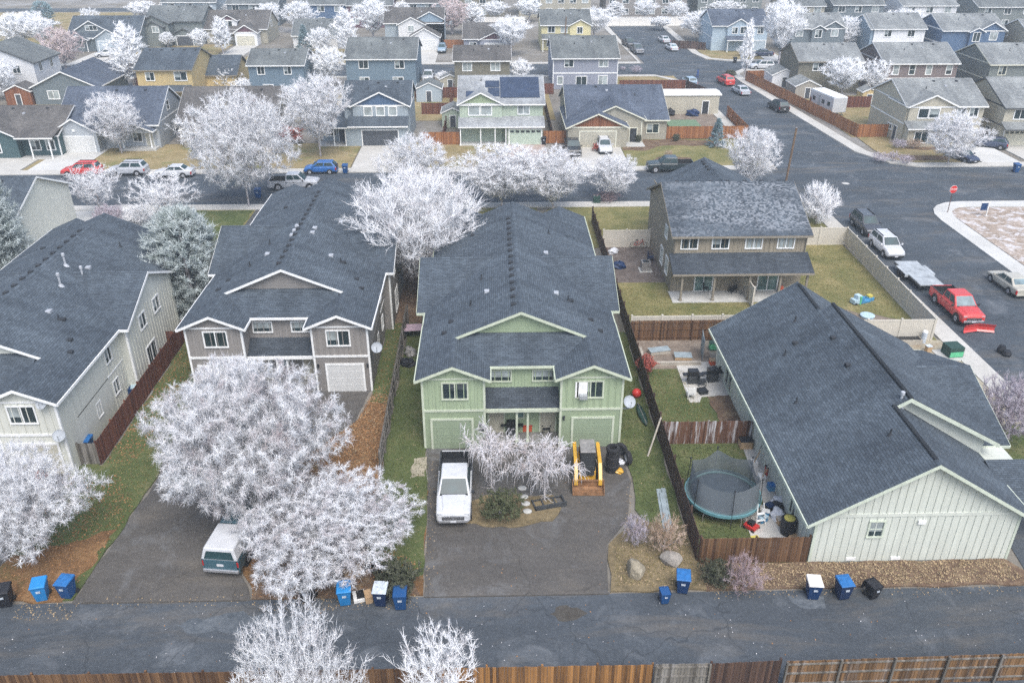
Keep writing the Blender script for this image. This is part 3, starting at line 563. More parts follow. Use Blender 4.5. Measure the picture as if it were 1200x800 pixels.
hs('mauve brown two storey house with four tall white windows', 67.4, 80, 147.2, 159, 5.35, .40, 'lap_mauve', 'roof_pale', [('win', 'S', 0, 2.0, 3.5, .9, 1.6, 'pane_blind', 0, 1), ('win', 'S', 0, 4.8, 3.5, .9, 1.6, 'pane_dark', 0, 1), ('win', 'S', 0, 7.7, 3.5, .9, 1.6, 'pane_blind', 0, 1), ('win', 'S', 0, 11.2, 3.5, .9, 1.6, 'pane_dark', 0, 1), ('band', 'S', 0, 0, 12.6, 2.7, .22), ('band', 'W', 0, 0, 11.8, 5.25)])
hs('sage green two storey house at the right edge behind the frosted trees', 85, 98.5, 146, 158, 5.35, .40, 'lap_sage', 'roof_pale', [('win', 'S', 0, 2.2, 3.6, 1.2, 1.4), ('win', 'S', 0, 7, 3.6, 1.2, 1.4), ('band', 'W', 0, 0, 12, 2.7), ('band', 'W', 0, 0, 12, 5.25)], trim='trim_cream')
hs('grey house with double white edged gable above its upper windows', 64.8, 76, 188.6, 199.5, 5.3, .42, 'lap_greyteal', 'roof_pale', [('gab', 6.2, 11.2, -.3, 5.3, .55, 'lap_greyteal'), ('gab', 4.0, 6.8, -.7, 5.2, .5, 'lap_greyteal'), ('win', 'S', 0, 1.5, 3.7, 1.4, 1.2, 'pane_blind'), ('win', 'S', -.7, 5.4, 3.5, 1.3, 1.5), ('win', 'S', -.3, 9.0, 3.7, 1.4, 1.2, 'pane_blind'), ('win', 'S', 0, 3, .8, 1.6, 1.3)])
hs('bright blue house with white side gable trim between frosted trees', 82, 93, 187.4, 198.6, 5.3, .42, 'flat_white', 'roof_pale', [('win', 'S', 0, 3, 3.7, 1.4, 1.2), ('win', 'S', 0, 8, 3.7, 1.4, 1.2), ('blk', -.02, .03, .02, 11.1, .1, 5.25, 'lap_paleblue'), ('band', 'W', -.03, 0, 11.2, 5.15, .25), ('band', 'W', -.03, 0, 11.2, 2.6, .25), ('gx', -.6, 1, 5.6, 5.3, 5.2, .42, 'lap_paleblue')])
hs('dark blue house with double front gable and white framed windows', 95.4, 108.6, 184.6, 197, 5.3, .40, 'lap_slateblue', 'roof_pale', [('gab', 7.6, 13.2, -.3, 5.3, .55, 'lap_slateblue'), ('gab', 5.6, 8.4, -.7, 5.1, .5, 'lap_slateblue'), ('win', 'S', -.7, 7.0, 3.2, 1.4, 1.7), ('win', 'S', -.3, 10.8, 3.4, 1.5, 1.5, 'pane_blind'), ('band', 'W', 0, 0, 12.4, 5.2, .25), ('band', 'W', 0, 0, 12.4, 2.6, .25)])
hs('pale tan house with grey roof at the far right edge', 111.5, 125, 180, 191, 5.0, .42, 'lap_beige', 'roof_pale', [('win', 'S', 0, 3, 3.4, 1.4, 1.2), ('win', 'S', 0, 8, 3.4, 1.4, 1.2)])
# ---- third row
hs('grey blue house with big garage gable and a dormer of three small windows', -92.5, -77.2, 195.6, 207, 3.0, .62, 'lap_greyteal', 'roof_slate', [('gab', 6.6, 12.4, -1.6, 3.0, .6, 'lap_steel'), ('gar', -1.6, 9.5, 4.6, 2.3, 'door_steel'), ('gab', 1.8, 8.2, 1.0, 4.4, .55, 'lap_greyteal'), ('win', 'S', 1.0, 5.2, 4.3, 2.4, .9, 'pane_dark', 2), ('gab', .5, 4.6, -1.0, 2.6, .4, 'lap_greyteal', None, 2.3), ('post', .8, -.8, 0, 2.4), ('post', 4.3, -.8, 0, 2.4), ('win', 'S', 0, 2.5, .8, 1.4, 1.2)])
hs('green grey house with stacked dark gables in the far left rows', -78.6, -65.8, 205, 217, 5.0, .42, 'lap_sage', 'roof_grey', [('gab', -.4, 6.2, -3.2, 4.9, .5, 'lap_sage'), ('gab', 1.0, 5.2, -4.2, 4.3, .55, 'lap_sage'), ('win', 'S', -4.2, 3.6, 3.2, 1.3, 1.2, 'pane_blind'), ('gab', 6.8, 11.6, -2.6, 2.6, .45, 'lap_sage'), ('gar', -2.6, 9.2, 3.6, 2.1, 'door_dark'), ('win', 'E', 12.8, 5, 3.4, 1.1, 1.3, 'pane_blind')], trim='trim_dark')
hs('tan house with white dormer and brown gables behind the yellow house', -65.4, -51.4, 205.4, 217, 3.3, .55, 'lap_beige', 'roof_brown', [('gab', 3.4, 7.2, 0.6, 5.0, .55, 'flat_white', 'lap_plum'), ('win', 'S', .6, 5.2, 3.7, 1.8, 1.1), ('gab', 7.4, 12.4, -3.2, 2.9, .6, 'flat_white', 'lap_plum'), ('gar', -3.2, 9.8, 4, 2.1, 'door_cream'), ('post', 3.2, -1.4, 0, 2.4), ('post', 5.2, -1.4, 0, 2.4), ('shed', 2, 7.4, -1.7, .6, 2.6, 3.6), ('win', 'E', 14, 5, 3.2, 1.1, 1.2)])
hs('low grey roofed house between the tall frosted trees in the far rows', -43.8, -34, 197, 207.5, 3.0, .5, 'lap_white', 'roof_grey', [('win', 'S', 0, 3, .9, 1.6, 1.2), ('win', 'S', 0, 7, .9, 1.6, 1.2)])
hs('pale blue white house with three stepped white trimmed gables', -23.6, -10.6, 199.5, 211, 5.2, .42, 'lap_steel', 'roof_brown', [('gab', 3.2, 9.0, -2.0, 5.1, .5, 'lap_white'), ('gab', 7.2, 13, .0, 6.0, .5, 'lap_paleblue'), ('gab', 5.9, 12.3, -5.0, 2.9, .55, 'lap_white'), ('gar', -5.0, 9.2, 4.6, 2.2, 'door_white'), ('win', 'S', -2.0, 6.0, 3.6, 1.2, 1.2, 'pane_blind')])
hs('low mauve roofed house with plum gable beside the frosted street tree', -5.8, 4.4, 192, 204, 2.9, .4, 'lap_lilac', 'roof_brown', [('gab', 3.5, 9.8, -1.4, 2.9, .45, 'lap_lilac', 'lap_plum'), ('win', 'S', 0, 2, .9, 1.4, 1.2), ('gar', -1.4, 6.6, 4, 2.1, 'door_white')])
hs('lemon yellow two storey house with low front roof in the far middle row', 11.2, 22, 194.4, 206.5, 5.35, .38, 'lap_lemon', 'roof_grey', [('gab', 6.2, 10.8, -.5, 5.3, .5, 'lap_lemon'), ('win', 'S', 0, 2.2, 3.8, 1.4, 1.2), ('win', 'S', 0, 5.0, 3.8, 1.3, 1.1, 'pane_blind'), ('win', 'S', -.5, 8.4, 3.7, 1.1, 1.2), ('shed', 0, 8.4, -1.8, 0, 2.7, 3.5), ('win', 'S', 0, 2, .9, 1.4, 1.2), ('post', .3, -1.6, 0, 2.5), ('post', 6, -1.6, 0, 2.5)])
hs('sky blue two storey house with front gable at the far street corner', 48.6, 60.8, 193, 205, 5.3, .42, 'lap_skyblue', 'roof_blue', [('gab', 3.2, 8.4, -.5, 5.2, .55, 'lap_skyblue'), ('win', 'S', -.5, 4.8, 3.7, 1.1, 1.2), ('win', 'S', -.5, 6.7, 3.7, 1.3, 1.3), ('win', 'S', 0, 10.6, 3.6, 1.2, 1.4), ('shed', 2.8, 8.6, -2.4, -.5, 2.6, 3.2), ('post', 3.1, -2.2, 0, 2.4), ('post', 8.2, -2.2, 0, 2.4), ('gar', 0, 10.6, 2.8, 2.1, 'door_steel'), ('band', 'W', 0, 0, 12, 2.7), ('band', 'W', 0, 0, 12, 5.2)])
# ---- farthest row along the top of the picture: plain fronts, a few pixels each
def far_block(label, x0, x1, y0, y1, h, wall, roof, nw, fl, axis='x'):
    f = []
    for k in range(fl):
        for i in range(nw): f.append(('win', 'S', 0, (x1-x0)*(i+.5)/nw, .9+k*2.8, 1.6, 1.3, 'pane_dark' if (i+k) % 3 else 'pane_blind'))
    hs(label, x0, x1, y0, y1, h, .35, wall, roof, f, axis, name='apartment_block' if fl > 2 else 'house')
far_block('olive three storey apartment block in the haze left of the yellow house', -16, 4, 248, 262, 8.6, 'lap_olive', 'roof_grey', 5, 3)
far_block('tan three storey apartment block in the haze behind the yellow house', 8, 28, 249, 263, 8.6, 'lap_beige', 'roof_grey', 6, 3)
far_block('brown three storey apartment block behind the white wall at the street end', 32, 54, 248, 262, 8.6, 'lap_taupe', 'roof_brown', 6, 3)
far_block('grey green apartment block behind the sky blue house', 58, 76, 250, 264, 8.6, 'lap_sage', 'roof_grey', 5, 3)
far_block('tan house at the top edge right of the tall frosted tree', 74, 85, 226, 236, 5.4, 'lap_beige', 'roof_grey', 3, 2)
far_block('grey house at the top edge above the bright blue house', 88, 101, 228, 239, 5.4, 'lap_greyteal', 'roof_grey', 3, 2)
far_block('pale grey house at the top edge above the dark blue house', 105, 119, 226, 237, 5.4, 'lap_white', 'roof_pale', 3, 2)
far_block('green grey house at the top right corner', 123, 138, 223, 235, 5.4, 'lap_sage', 'roof_grey', 3, 2)
far_block('grey hip house at the right edge behind the pale tan house', 128, 142, 196, 208, 5.2, 'lap_greyteal', 'roof_grey', 3, 2)
far_block('dark blue grey house at the top edge above the low grey roof', -50, -37, 232, 243, 5.4, 'lap_slateblue', 'roof_grey', 3, 2)
far_block('pink plum house at the top edge between two tall frosted trees', -36.5, -25, 230, 241, 5.4, 'lap_plum', 'roof_grey', 3, 2)
far_block('grey roofed house at the top edge above the stepped gables', -22, -10, 235, 246, 5.4, 'lap_steel', 'roof_brown', 3, 2)
far_block('grey house at the top edge above the tan dormer house', -68, -55, 234, 245, 5.4, 'lap_greyteal', 'roof_grey', 3, 2)
far_block('faint blue house at the top edge above the green grey gables', -86, -72, 238, 249, 5.4, 'lap_steel', 'roof_grey', 3, 2)
far_block('faint brown house in the haze beyond the olive apartment block', -30, -18, 262, 274, 6, 'lap_stone', 'roof_brown', 3, 2)
hs('cream two storey house cut by the left edge behind the cream duplex', -57, -43.4, 72.5, 84.5, 5.0, .42, 'flat_cream', 'roof_slate', [('win', 'E', 13.4, 7.5, 1.0, .9, 1.3), ('win', 'E', 13.4, 3.5, 3.4, 1.0, 1.1), ('win', 'S', 0, 9, 3.4, 1.3, 1.1), ('band', 'E', 13.4, 0, 11.5, 2.7)])
# ------------------------------------------------------------------ vehicles
def m_paint(name, c, metal=.0, rough=.35):
    t = NT(name); v = t.tex(); f = t.noise(v, 1.8, 4); d = t.noise(v, 14, 3)
    col = t.ramp(f, [(.3, sc(c, .9)), (.7, sc(c, 1.08))]); col = t.mix(t.math('MULTIPLY', t.fr(d, .5, .8), .18), col, (.32, .31, .30))
    t.col(col); t.p.inputs['Roughness'].default_value = rough; t.p.inputs['Metallic'].default_value = metal
    t.p.inputs['Specular IOR Level'].default_value = .5; t.p.inputs['Coat Weight'].default_value = .35; t.p.inputs['Coat Roughness'].default_value = .15; return t.m
for k, c in dict(white=(.52, .535, .555), silver=(.42, .44, .47), red=(.52, .04, .035), blue=(.02, .12, .36), black=(.02, .022, .025), charcoal=(.05, .055, .065), teal=(.04, .10, .13), gold=(.42, .40, .34), lightblue=(.25, .34, .42), grey=(.13, .14, .155), navy=(.03, .045, .09), darkgreen=(.02, .035, .04)).items(): spec('paint_'+k, m_paint, c)
spec('tyre', m_plain, (.022, .022, .024), .9); spec('rim', m_plain, (.38, .39, .41), .4); spec('auto_glass', m_glass, (.014, .042, .048), .4); spec('frost_glass', m_glass, (.15, .21, .23), .2)
spec('lamp_clear', m_plain, (.34, .36, .38), .15); spec('lamp_red', m_plain, (.35, .02, .02), .25); spec('black_plastic', m_plain, (.025, .027, .03), .55); spec('chrome', m_plain, (.5, .51, .53), .25, .6); spec('plate', m_plain, (.55, .56, .58), .5)
def loft(mb, rings):
    n = len(rings[0]); b = len(mb.v); 
    for r in rings: mb.v += [tuple(p) for p in r]
    def fc(*f): mb.f.append(tuple(b+i for i in f)); mb.uv.append(None)
    for j in range(len(rings)-1):
        for i in range(n): k = (i+1) % n; fc(j*n+i, j*n+k, (j+1)*n+k, (j+1)*n+i)
    fc(*range(n)); fc(*[(len(rings)-1)*n+i for i in range(n)])
def body_ring(x, w, zb, zs, zt, r=.10):
    # cross-section: sill, belt line, shoulder, deck
    p = [(-w*.90, zb), (-w, zb+.16), (-w*1.0, zs), (-w*.955, zt-.02), (-w*.80, zt+.012), (-w*.4, zt+.03)]
    return [(x, y, z) for y, z in p]+[(x, -y, z) for y, z in reversed(p)]
CARS = {  # length, half width, wheel radius, wheelbase x positions, body stations (x, w, zb, shoulder, deck), cabin (xr0, xr1 roof, xb0, xb1 base, zbase, zroof)
 'suv': dict(L=4.75, w=.93, r=.36, wx=(1.45, -1.35), st=[(2.36, .80, .34, .62, .72), (2.26, .88, .28, .78, .92), (1.2, .93, .25, .88, 1.06), (.95, .93, .25, .92, 1.10), (-2.1, .93, .26, .95, 1.10), (-2.34, .88, .32, .9, 1.05)], cab=(.35, -1.85, 1.2, -2.3, 1.06, 1.72)),
 'sedan': dict(L=4.75, w=.90, r=.32, wx=(1.5, -1.3), st=[(2.36, .74, .30, .52, .60), (2.26, .84, .24, .64, .74), (1.1, .90, .20, .76, .92), (-1.5, .90, .20, .80, .95), (-2.2, .86, .24, .78, .94), (-2.36, .80, .30, .70, .86)], cab=(.25, -1.0, 1.15, -1.75, .91, 1.43)),
 'hatch': dict(L=4.1, w=.88, r=.31, wx=(1.3, -1.2), st=[(2.04, .72, .30, .54, .64), (1.94, .82, .24, .68, .80), (1.0, .88, .20, .80, .98), (-1.8, .88, .22, .84, 1.0), (-2.04, .82, .28, .8, .95)], cab=(.3, -1.5, 1.1, -2.0, .96, 1.52)),
 'pickup': dict(L=5.85, w=1.0, r=.42, wx=(1.95, -1.75), st=[(2.9, .86, .46, .82, .92), (2.8, .95, .40, 1.0, 1.10), (1.5, 1.0, .36, 1.08, 1.20), (1.3, 1.0, .36, 1.08, 1.22), (-.85, 1.0, .36, 1.08, 1.20)], cab=(.65, -.75, 1.45, -.86, 1.18, 1.90)),
}
def vehicle(kind, name, label, paint, x, y, head, roofc=None, glass='auto_glass', cap=False, scale=1.0, group=None, extra=None, frosty=False):
    """head: degrees, direction the nose points (0 = +x)"""
    g = CARS[kind]; o = thing(name, label, {'suv': 'car', 'sedan': 'car', 'hatch': 'car', 'pickup': 'pickup truck'}[kind], (x, y, 0), R(head), group)
    o.scale = (scale,)*3
    st = g['st']
    if kind != 'pickup': st = [(st[0][0]+.03,)+tuple(st[0][1:])]+[st[0]]+list(st[1:])+[(st[-1][0]-.03,)+tuple(st[-1][1:])]
    b = MB(); loft(b, [body_ring(*s) for s in st])
    w = g['w']
    if kind == 'pickup':   # open bed
        x0, x1 = -2.9, -.84
        for q in (-1, 1): b.box(x0, x1, min(q*w, q*(w-.09)), max(q*w, q*(w-.09)), .5, 1.2); b.box(x0, x1, min(q*w*.97, q*w*.8), max(q*w*.97, q*w*.8), .36, .52)
        b.box(x0+.02, x1, -w*.9, w*.9, .45, .62)
    bo = b.build('body', 'paint_'+paint, o, bevel=.05 if kind == 'pickup' else 0, smooth=kind != 'pickup')
    if kind != 'pickup': bo.modifiers.new('round', 'SUBSURF').levels = 2; bo.modifiers['round'].render_levels = 2
    xr0, xr1, xb0, xb1, zb, zr = g['cab']; wb, wr = w*.93, w*.74
    B = {(-1, 0): (xb0, -wb, zb), (1, 0): (xb0, wb, zb), (-1, 1): (xb1, -wb, zb), (1, 1): (xb1, wb, zb)}
    T = {(-1, 0): (xr0, -wr, zr), (1, 0): (xr0, wr, zr), (-1, 1): (xr1, -wr, zr), (1, 1): (xr1, wr, zr)}
    c = MB(); c.hexa([B[-1, 0], B[1, 0], B[1, 1], B[-1, 1]], [T[-1, 0], T[1, 0], T[1, 1], T[-1, 1]])
    c.build('cabin', 'paint_'+(roofc or paint), o, bevel=.07)
    def panel(nm, a, b_, c_, d, u0, u1, v0, v1, mat, push=.012):
        a, b_, c_, d = map(Vector, (a, b_, c_, d)); nrm = (b_-a).cross(d-a).normalized()
        cen = Vector(((xb0+xb1)/2, 0, (zb+zr)/2)); nrm = nrm if nrm.dot((a+b_+c_+d)/4-cen) > 0 else -nrm
        f = lambda u, v: (a*(1-u)+b_*u)*(1-v)+(d*(1-u)+c_*u)*v
        q = [f(u0, v0), f(u1, v0), f(u1, v1), f(u0, v1)]; m = MB()
        m.hexa([tuple(p-nrm*.01) for p in q], [tuple(p+nrm*push) for p in q]); return m.build(nm, mat, o)
    panel('windscreen', B[-1, 0], B[1, 0], T[1, 0], T[-1, 0], .06, .94, .1, .92, glass)
    panel('rear_window', B[-1, 1], B[1, 1], T[1, 1], T[-1, 1], .1, .9, .25, .88, glass)
    for q in (-1, 1):
        for u0, u1 in ((.08, .47), (.52, .93)): panel('side_window', B[q, 0], B[q, 1], T[q, 1], T[q, 0], u0, u1, .2, .88, 'auto_glass')
        m = MB(); m.box(xb0-.28, xb0-.14, min(q*w, q*(w+.18)), max(q*w, q*(w+.18)), zb+.02, zb+.2); m.build('mirror', 'black_plastic' if kind == 'pickup' else 'paint_'+paint, o, bevel=.03)
        for xx in g['wx']:
            r = g['r']; wm = MB(); yy = q*(w-.10); wm.lathe([(r*.62, -.115), (r*.93, -.115), (r, -.07), (r, .07), (r*.93, .115), (r*.62, .115)], (xx, yy, r), 20, ax='y')
            wo = wm.build('wheel', 'tyre', o); rm = MB(); rm.lathe([(.05, q*.10), (r*.2, q*.125), (r*.55, q*.118), (r*.63, q*.10)], (xx, yy, r), 14, ax='y'); rm.build('rim', 'rim', wo)
            am = MB(); am.lathe([(r*1.17, -.02), (r*1.17, .02)], (xx, q*(w-.012), r+.02), 20, ax='y'); am.build('wheel_arch', 'black_plastic', o)
        fx, fw, _, fs, ft = g['st'][1]; m = MB(); m.box(fx-.12, fx+.075, min(q*fw*.60, q*fw*.93), max(q*fw*.60, q*fw*.93), fs-.16, fs+.03); m.build('headlight', 'lamp_clear', o, bevel=.03)
        if kind == 'pickup': rx, rz = -2.9, .95
        else: rx, rz = g['st'][-1][0], g['st'][-1][3]-.05
        m = MB(); m.box(rx-.015, rx+(.03 if kind == 'pickup' else .14), min(q*w*.78, q*w*.975), max(q*w*.78, q*w*.975), rz-.2, rz+.14); m.build('tail_light', 'lamp_red', o, bevel=.02)
    fx, fw, fb, fs, ft = g['st'][0]
    m = MB(); m.box(fx-.2, fx+.06, -fw*.95, fw*.95, fb, fb+.2); m.build('front_bumper', 'chrome' if kind == 'pickup' else 'black_plastic', o, bevel=.04)
    m = MB(); m.box(fx-.1, fx+(.045 if kind == 'pickup' else .0), -fw*.72, fw*.72, fb+(.16 if kind == 'pickup' else .22), fs+(.06 if kind == 'pickup' else -.02)); m.build('grille', 'black_plastic', o, bevel=.02)
    m = MB(); m.box(fx+.06, fx+.075, -.16, .16, fb+.05, fb+.16); m.build('number_plate', 'plate', o)
    if kind == 'pickup':
        m = MB(); m.hexa([(1.42, -w*.72, 1.20), (2.72, -w*.62, 1.10), (2.72, w*.62, 1.10), (1.42, w*.72, 1.20)], [(1.42, -w*.66, 1.275), (2.62, -w*.54, 1.175), (2.62, w*.54, 1.175), (1.42, w*.66, 1.275)]); m.build('hood', 'paint_'+paint, o, bevel=.03)
        m = MB(); m.box(1.36, 1.47, -w*.80, w*.80, 1.19, 1.262); m.build('cowl', 'black_plastic', o)
        for q in (-1, 1):
            for xx in (.95, .05, -.80): m = MB(); m.box(xx-.012, xx+.012, min(q*(w-.02), q*(w+.004)), max(q*(w-.02), q*(w+.004)), .5, 1.16); m.build('door_seam', 'black_plastic', o)
            for xx in (.2, -.62): m = MB(); m.box(xx-.12, xx+.02, min(q*w, q*(w+.03)), max(q*w, q*(w+.03)), 1.0, 1.05); m.build('door_handle', 'black_plastic', o)
            m = MB(); m.box(-2.85, -.88, q*w*.93-.05, q*w*.93+.05, 1.2, 1.235); m.build('bed_rail', 'black_plastic', o)
        m = MB(); [m.box(2.945, 2.957, -.60, .60, z, z+.022) for z in (.68, .78, .88)]; m.box(2.945, 2.957, -.03, .03, .62, .95); m.build('grille_bars', 'chrome', o)
        m = MB(); m.box(-2.94, -2.86, -w*.88, w*.88, .55, 1.2); m.build('tailgate', 'paint_'+paint, o, bevel=.02)
        m = MB(); m.box(-3.02, -2.9, -w*.95, w*.95, .42, .6); m.build('rear_bumper', 'chrome', o, bevel=.03)
        m = MB(); m.box(-2.85, -.88, -w*.88, w*.88, .62, .65); m.box(-2.855, -2.83, -w*.88, w*.88, .65, 1.17); m.box(-.9, -.865, -w*.88, w*.88, .65, 1.15); [m.box(-2.83, -.9, min(q*w*.905, q*w*.875), max(q*w*.905, q*w*.875), .65, 1.19) for q in (-1, 1)]; m.build('bed_liner', 'black_plastic', o)
        if cap:
            m = MB(); m.hexa([(-2.95, -w*.98, 1.2), (-.84, -w*.98, 1.2), (-.84, w*.98, 1.2), (-2.95, w*.98, 1.2)], [(-2.82, -w*.80, 1.88), (-.86, -w*.80, 1.88), (-.86, w*.80, 1.88), (-2.82, w*.80, 1.88)]); co = m.build('canopy', 'paint_white', o, bevel=.06)
            m = MB(); m.hexa([(-2.955, -w*.80, 1.28), (-2.955, w*.80, 1.28), (-2.92, w*.80, 1.28), (-2.92, -w*.80, 1.28)], [(-2.85, -w*.66, 1.72), (-2.85, w*.66, 1.72), (-2.8, w*.66, 1.72), (-2.8, -w*.66, 1.72)]); m.build('canopy_window', 'auto_glass', co)
            m = MB(); m.box(-2.955, -2.94, -.18, .18, .8, .95); m.build('number_plate', 'plate', o)
    if kind in ('suv', 'hatch', 'sedan'):
        rx = g['st'][-1][0]; m = MB(); m.box(rx-.06, rx+.12, -w*.86, w*.86, .3, .5); m.build('rear_bumper', 'paint_'+paint, o, bevel=.04)
        m = MB(); m.box(rx-.03, rx-.012, -.17, .17, .62, .74); m.build('number_plate', 'plate', o)
    if kind == 'suv':
        for q in (-1, 1): m = MB(); m.box(xr1+.1, xr0-.1, q*wr*.9-.025, q*wr*.9+.025, zr+.01, zr+.07); m.build('roof_rail', 'black_plastic', o)
    if extra: extra(o)
    return o
def at(px, py, z=.6): return W(px, py, z)
x, y = at(534, 568, .9); ram = vehicle('pickup', 'pickup_truck', 'white pickup truck parked nose out on the driveway of the green duplex', 'white', -2.38, 39.5, -90)
def exb(o):
    for i, (a, b_) in enumerate(((-2.3, .3), (-1.5, -.3))):
        m = MB(); m.lathe([(.16, 0), (.36, .02), (.4, .12), (.36, .22), (.16, .24)], (a, b_, .65), 16); m.build('spare_tyre', 'tyre', o)
exb(ram)
vehicle('pickup', 'pickup_truck', 'dark teal pickup truck with white canopy parked under the frosted trees', 'teal', -13.9, 36.0, 83, cap=True)
for k, nm, lb, pt, px, py, hd in (
  ('suv', 'parked_car', 'red sport utility car at the left end of the street kerb', 'red', 96, 199, 180), ('suv', 'parked_car', 'silver sport utility car between the red car and the white sedan', 'silver', 150, 198, 180),
  ('sedan', 'parked_car', 'white sedan parked at the kerb right of the silver car', 'white', 204, 200, 180), ('hatch', 'parked_car', 'bright blue hatchback parked beside two bins at the kerb', 'blue', 376, 196, 180),
  ('pickup', 'pickup_truck', 'silver pickup truck with bed cover in front of the taupe duplex', 'silver', 345, 214, 0), ('pickup', 'pickup_truck', 'dark green pickup truck parked along the kerb in front of the tan ranch house', 'darkgreen', 785, 194, 180),
  ('pickup', 'pickup_truck', 'black pickup truck facing out on the tan ranch driveway', 'black', 671, 173, -90), ('suv', 'parked_car', 'white sport utility car beside the black pickup on the ranch driveway', 'white', 708, 171, -90),
  ('suv', 'parked_car', 'charcoal sport utility car parked first along the beige wall', 'charcoal', 1015, 262, -90), ('suv', 'parked_car', 'white sport utility car parked along the beige wall behind the trailer', 'white', 1039, 287, -90),
  ('pickup', 'pickup_truck', 'red pickup truck with snow plough towing a flatbed trailer', 'red', 1121, 357, -90), ('sedan', 'parked_car', 'gold sedan parked beside the vacant lot at the right edge', 'gold', 1184, 329, 92),
  ('suv', 'parked_car', 'black sport utility car parked along the long orange fence', 'black', 912, 124, 98), ('suv', 'parked_car', 'red sport utility car parked at the far kerb by the orange fence end', 'red', 850, 94, 99),
  ('sedan', 'parked_car', 'silver sedan parked behind the red car by the orange fence', 'silver', 868, 105, 99), ('hatch', 'parked_car', 'pale blue car stopped by the brick coloured fence corner', 'lightblue', 808, 95, 98),
  ('pickup', 'pickup_truck', 'grey pickup truck at the left kerb of the far street', 'grey', 746, 58, -83), ('pickup', 'pickup_truck', 'black pickup truck with white bed behind the grey pickup on the far street', 'charcoal', 737, 51, -83),
  ('sedan', 'parked_car', 'white car parked at the right kerb of the far street', 'white', 778, 46, 98), ('sedan', 'parked_car', 'frosted white car nearest the camera on the right kerb of the far street', 'white', 787, 55, 98),
  ('suv', 'parked_car', 'white sport utility car in front of the grey blue garage gable', 'white', 125, 63, 200), ('sedan', 'parked_car', 'pale silver car in front of the dark teal bungalow', 'silver', 59, 168, -110),
  ('suv', 'parked_car', 'navy car parked beside the dark teal bungalow steps', 'navy', 46, 163, 180), ('sedan', 'parked_car', 'navy sedan on the driveway of the corner house', 'navy', 1128, 181, -75),
  ('suv', 'parked_car', 'pale car on the driveway of the stepped gable house', 'lightblue', 518, 57, -90), ('pickup', 'pickup_truck', 'white pickup truck parked in the yard between two back fences', 'white', 502, 90, -90),
  ('suv', 'parked_car', 'white car at the right edge of the far cross street', 'white', 893, 77, 180), ('sedan', 'parked_car', 'blue car parked in front of the sky blue house', 'navy', 893, 62, 180), ('hatch', 'parked_car', 'navy car beside the sand house at the right edge', 'navy', 1162, 167, 150)):
    x, y = at(px, py, .7); vehicle(k, nm, lb, pt, x, y, hd, glass='frost_glass' if 'frosted' in lb or py > 300 else 'auto_glass')
# snow plough on the red pickup, flatbed trailer behind it
def plough(x, y):
    o = thing('snow_plough', 'red snow plough blade carried at the nose of the red pickup', 'snow plough', (x, y, 0), R(-90))
    for q in (-1, 1):
        b = MB(); y0, y1 = 0, q*1.25
        pr = [(0, .12), (-.12, .25), (-.14, .5), (0, .8)]
        n = len(pr); P = []
        for yy, dx in ((0, .3), (q*1.25, .62)):
            for dq in (0, .03): P += [(dx+px_+dq, yy, z) for px_, z in pr]
        fs = []
        for i in range(n-1): fs += [(i, i+1, 8+i+1, 8+i), (4+i, 4+i+1, 12+i+1, 12+i)]
        fs += [(3, 7, 15, 11), (0, 4, 12, 8)]
        b.add(P, fs); b.build('blade', 'paint_red', o)
    b = MB(); b.tube((-.6, -.3, .4), (.2, -.2, .4), .05); b.tube((-.6, .3, .4), (.2, .2, .4), .05); b.tube((-.3, 0, .4), (.15, 0, .7), .04); b.build('mount', 'black_plastic', o)
tx, ty = at(1121, 357, .7); plough(tx, ty-3.35)
def trailer(x, y, rz):
    o = thing('flatbed_trailer', 'grey flatbed trailer hitched to the red pickup', 'trailer', (x, y, 0), rz)
    b = MB(); b.box(-2.7, 2.7, -1.05, 1.05, .66, .78); b.build('deck', 'deck_grey', o, bevel=.02)
    b = MB(); [b.box(-2.7, 2.7, q-.05, q+.05, .5, .66) for q in (-1, 0, 1)]; b.tube((2.7, -.7, .56), (3.9, 0, .5), .05); b.tube((2.7, .7, .56), (3.9, 0, .5), .05); b.build('chassis', 'black_plastic', o)
    for q in (-1, 1):
        b = MB(); b.box(-1.6, .3, min(q*1.07, q*1.38), max(q*1.07, q*1.38), .72, .78); b.box(-1.65, -1.6, min(q*1.07, q*1.38), max(q*1.07, q*1.38), .5, .78); b.box(.3, .35, min(q*1.07, q*1.38), max(q*1.07, q*1.38), .5, .78); b.build('mudguard', 'deck_grey', o)
        for xx in (-1.1, -.25): w = MB(); w.lathe([(.18, -.1), (.33, -.1), (.36, 0), (.33, .1), (.18, .1)], (xx, q*1.22, .36), 16, ax='y'); wo = w.build('wheel', 'tyre', o); r = MB(); r.lathe([(.04, q*.08), (.19, q*.095)], (xx, q*1.22, .36), 12, ax='y'); r.build('rim', 'rim', wo)
spec('deck_grey', m_plain, (.33, .36, .38), .7, 0, .3, 1.2)
trailer(tx-.25, ty+6.6, R(-90))
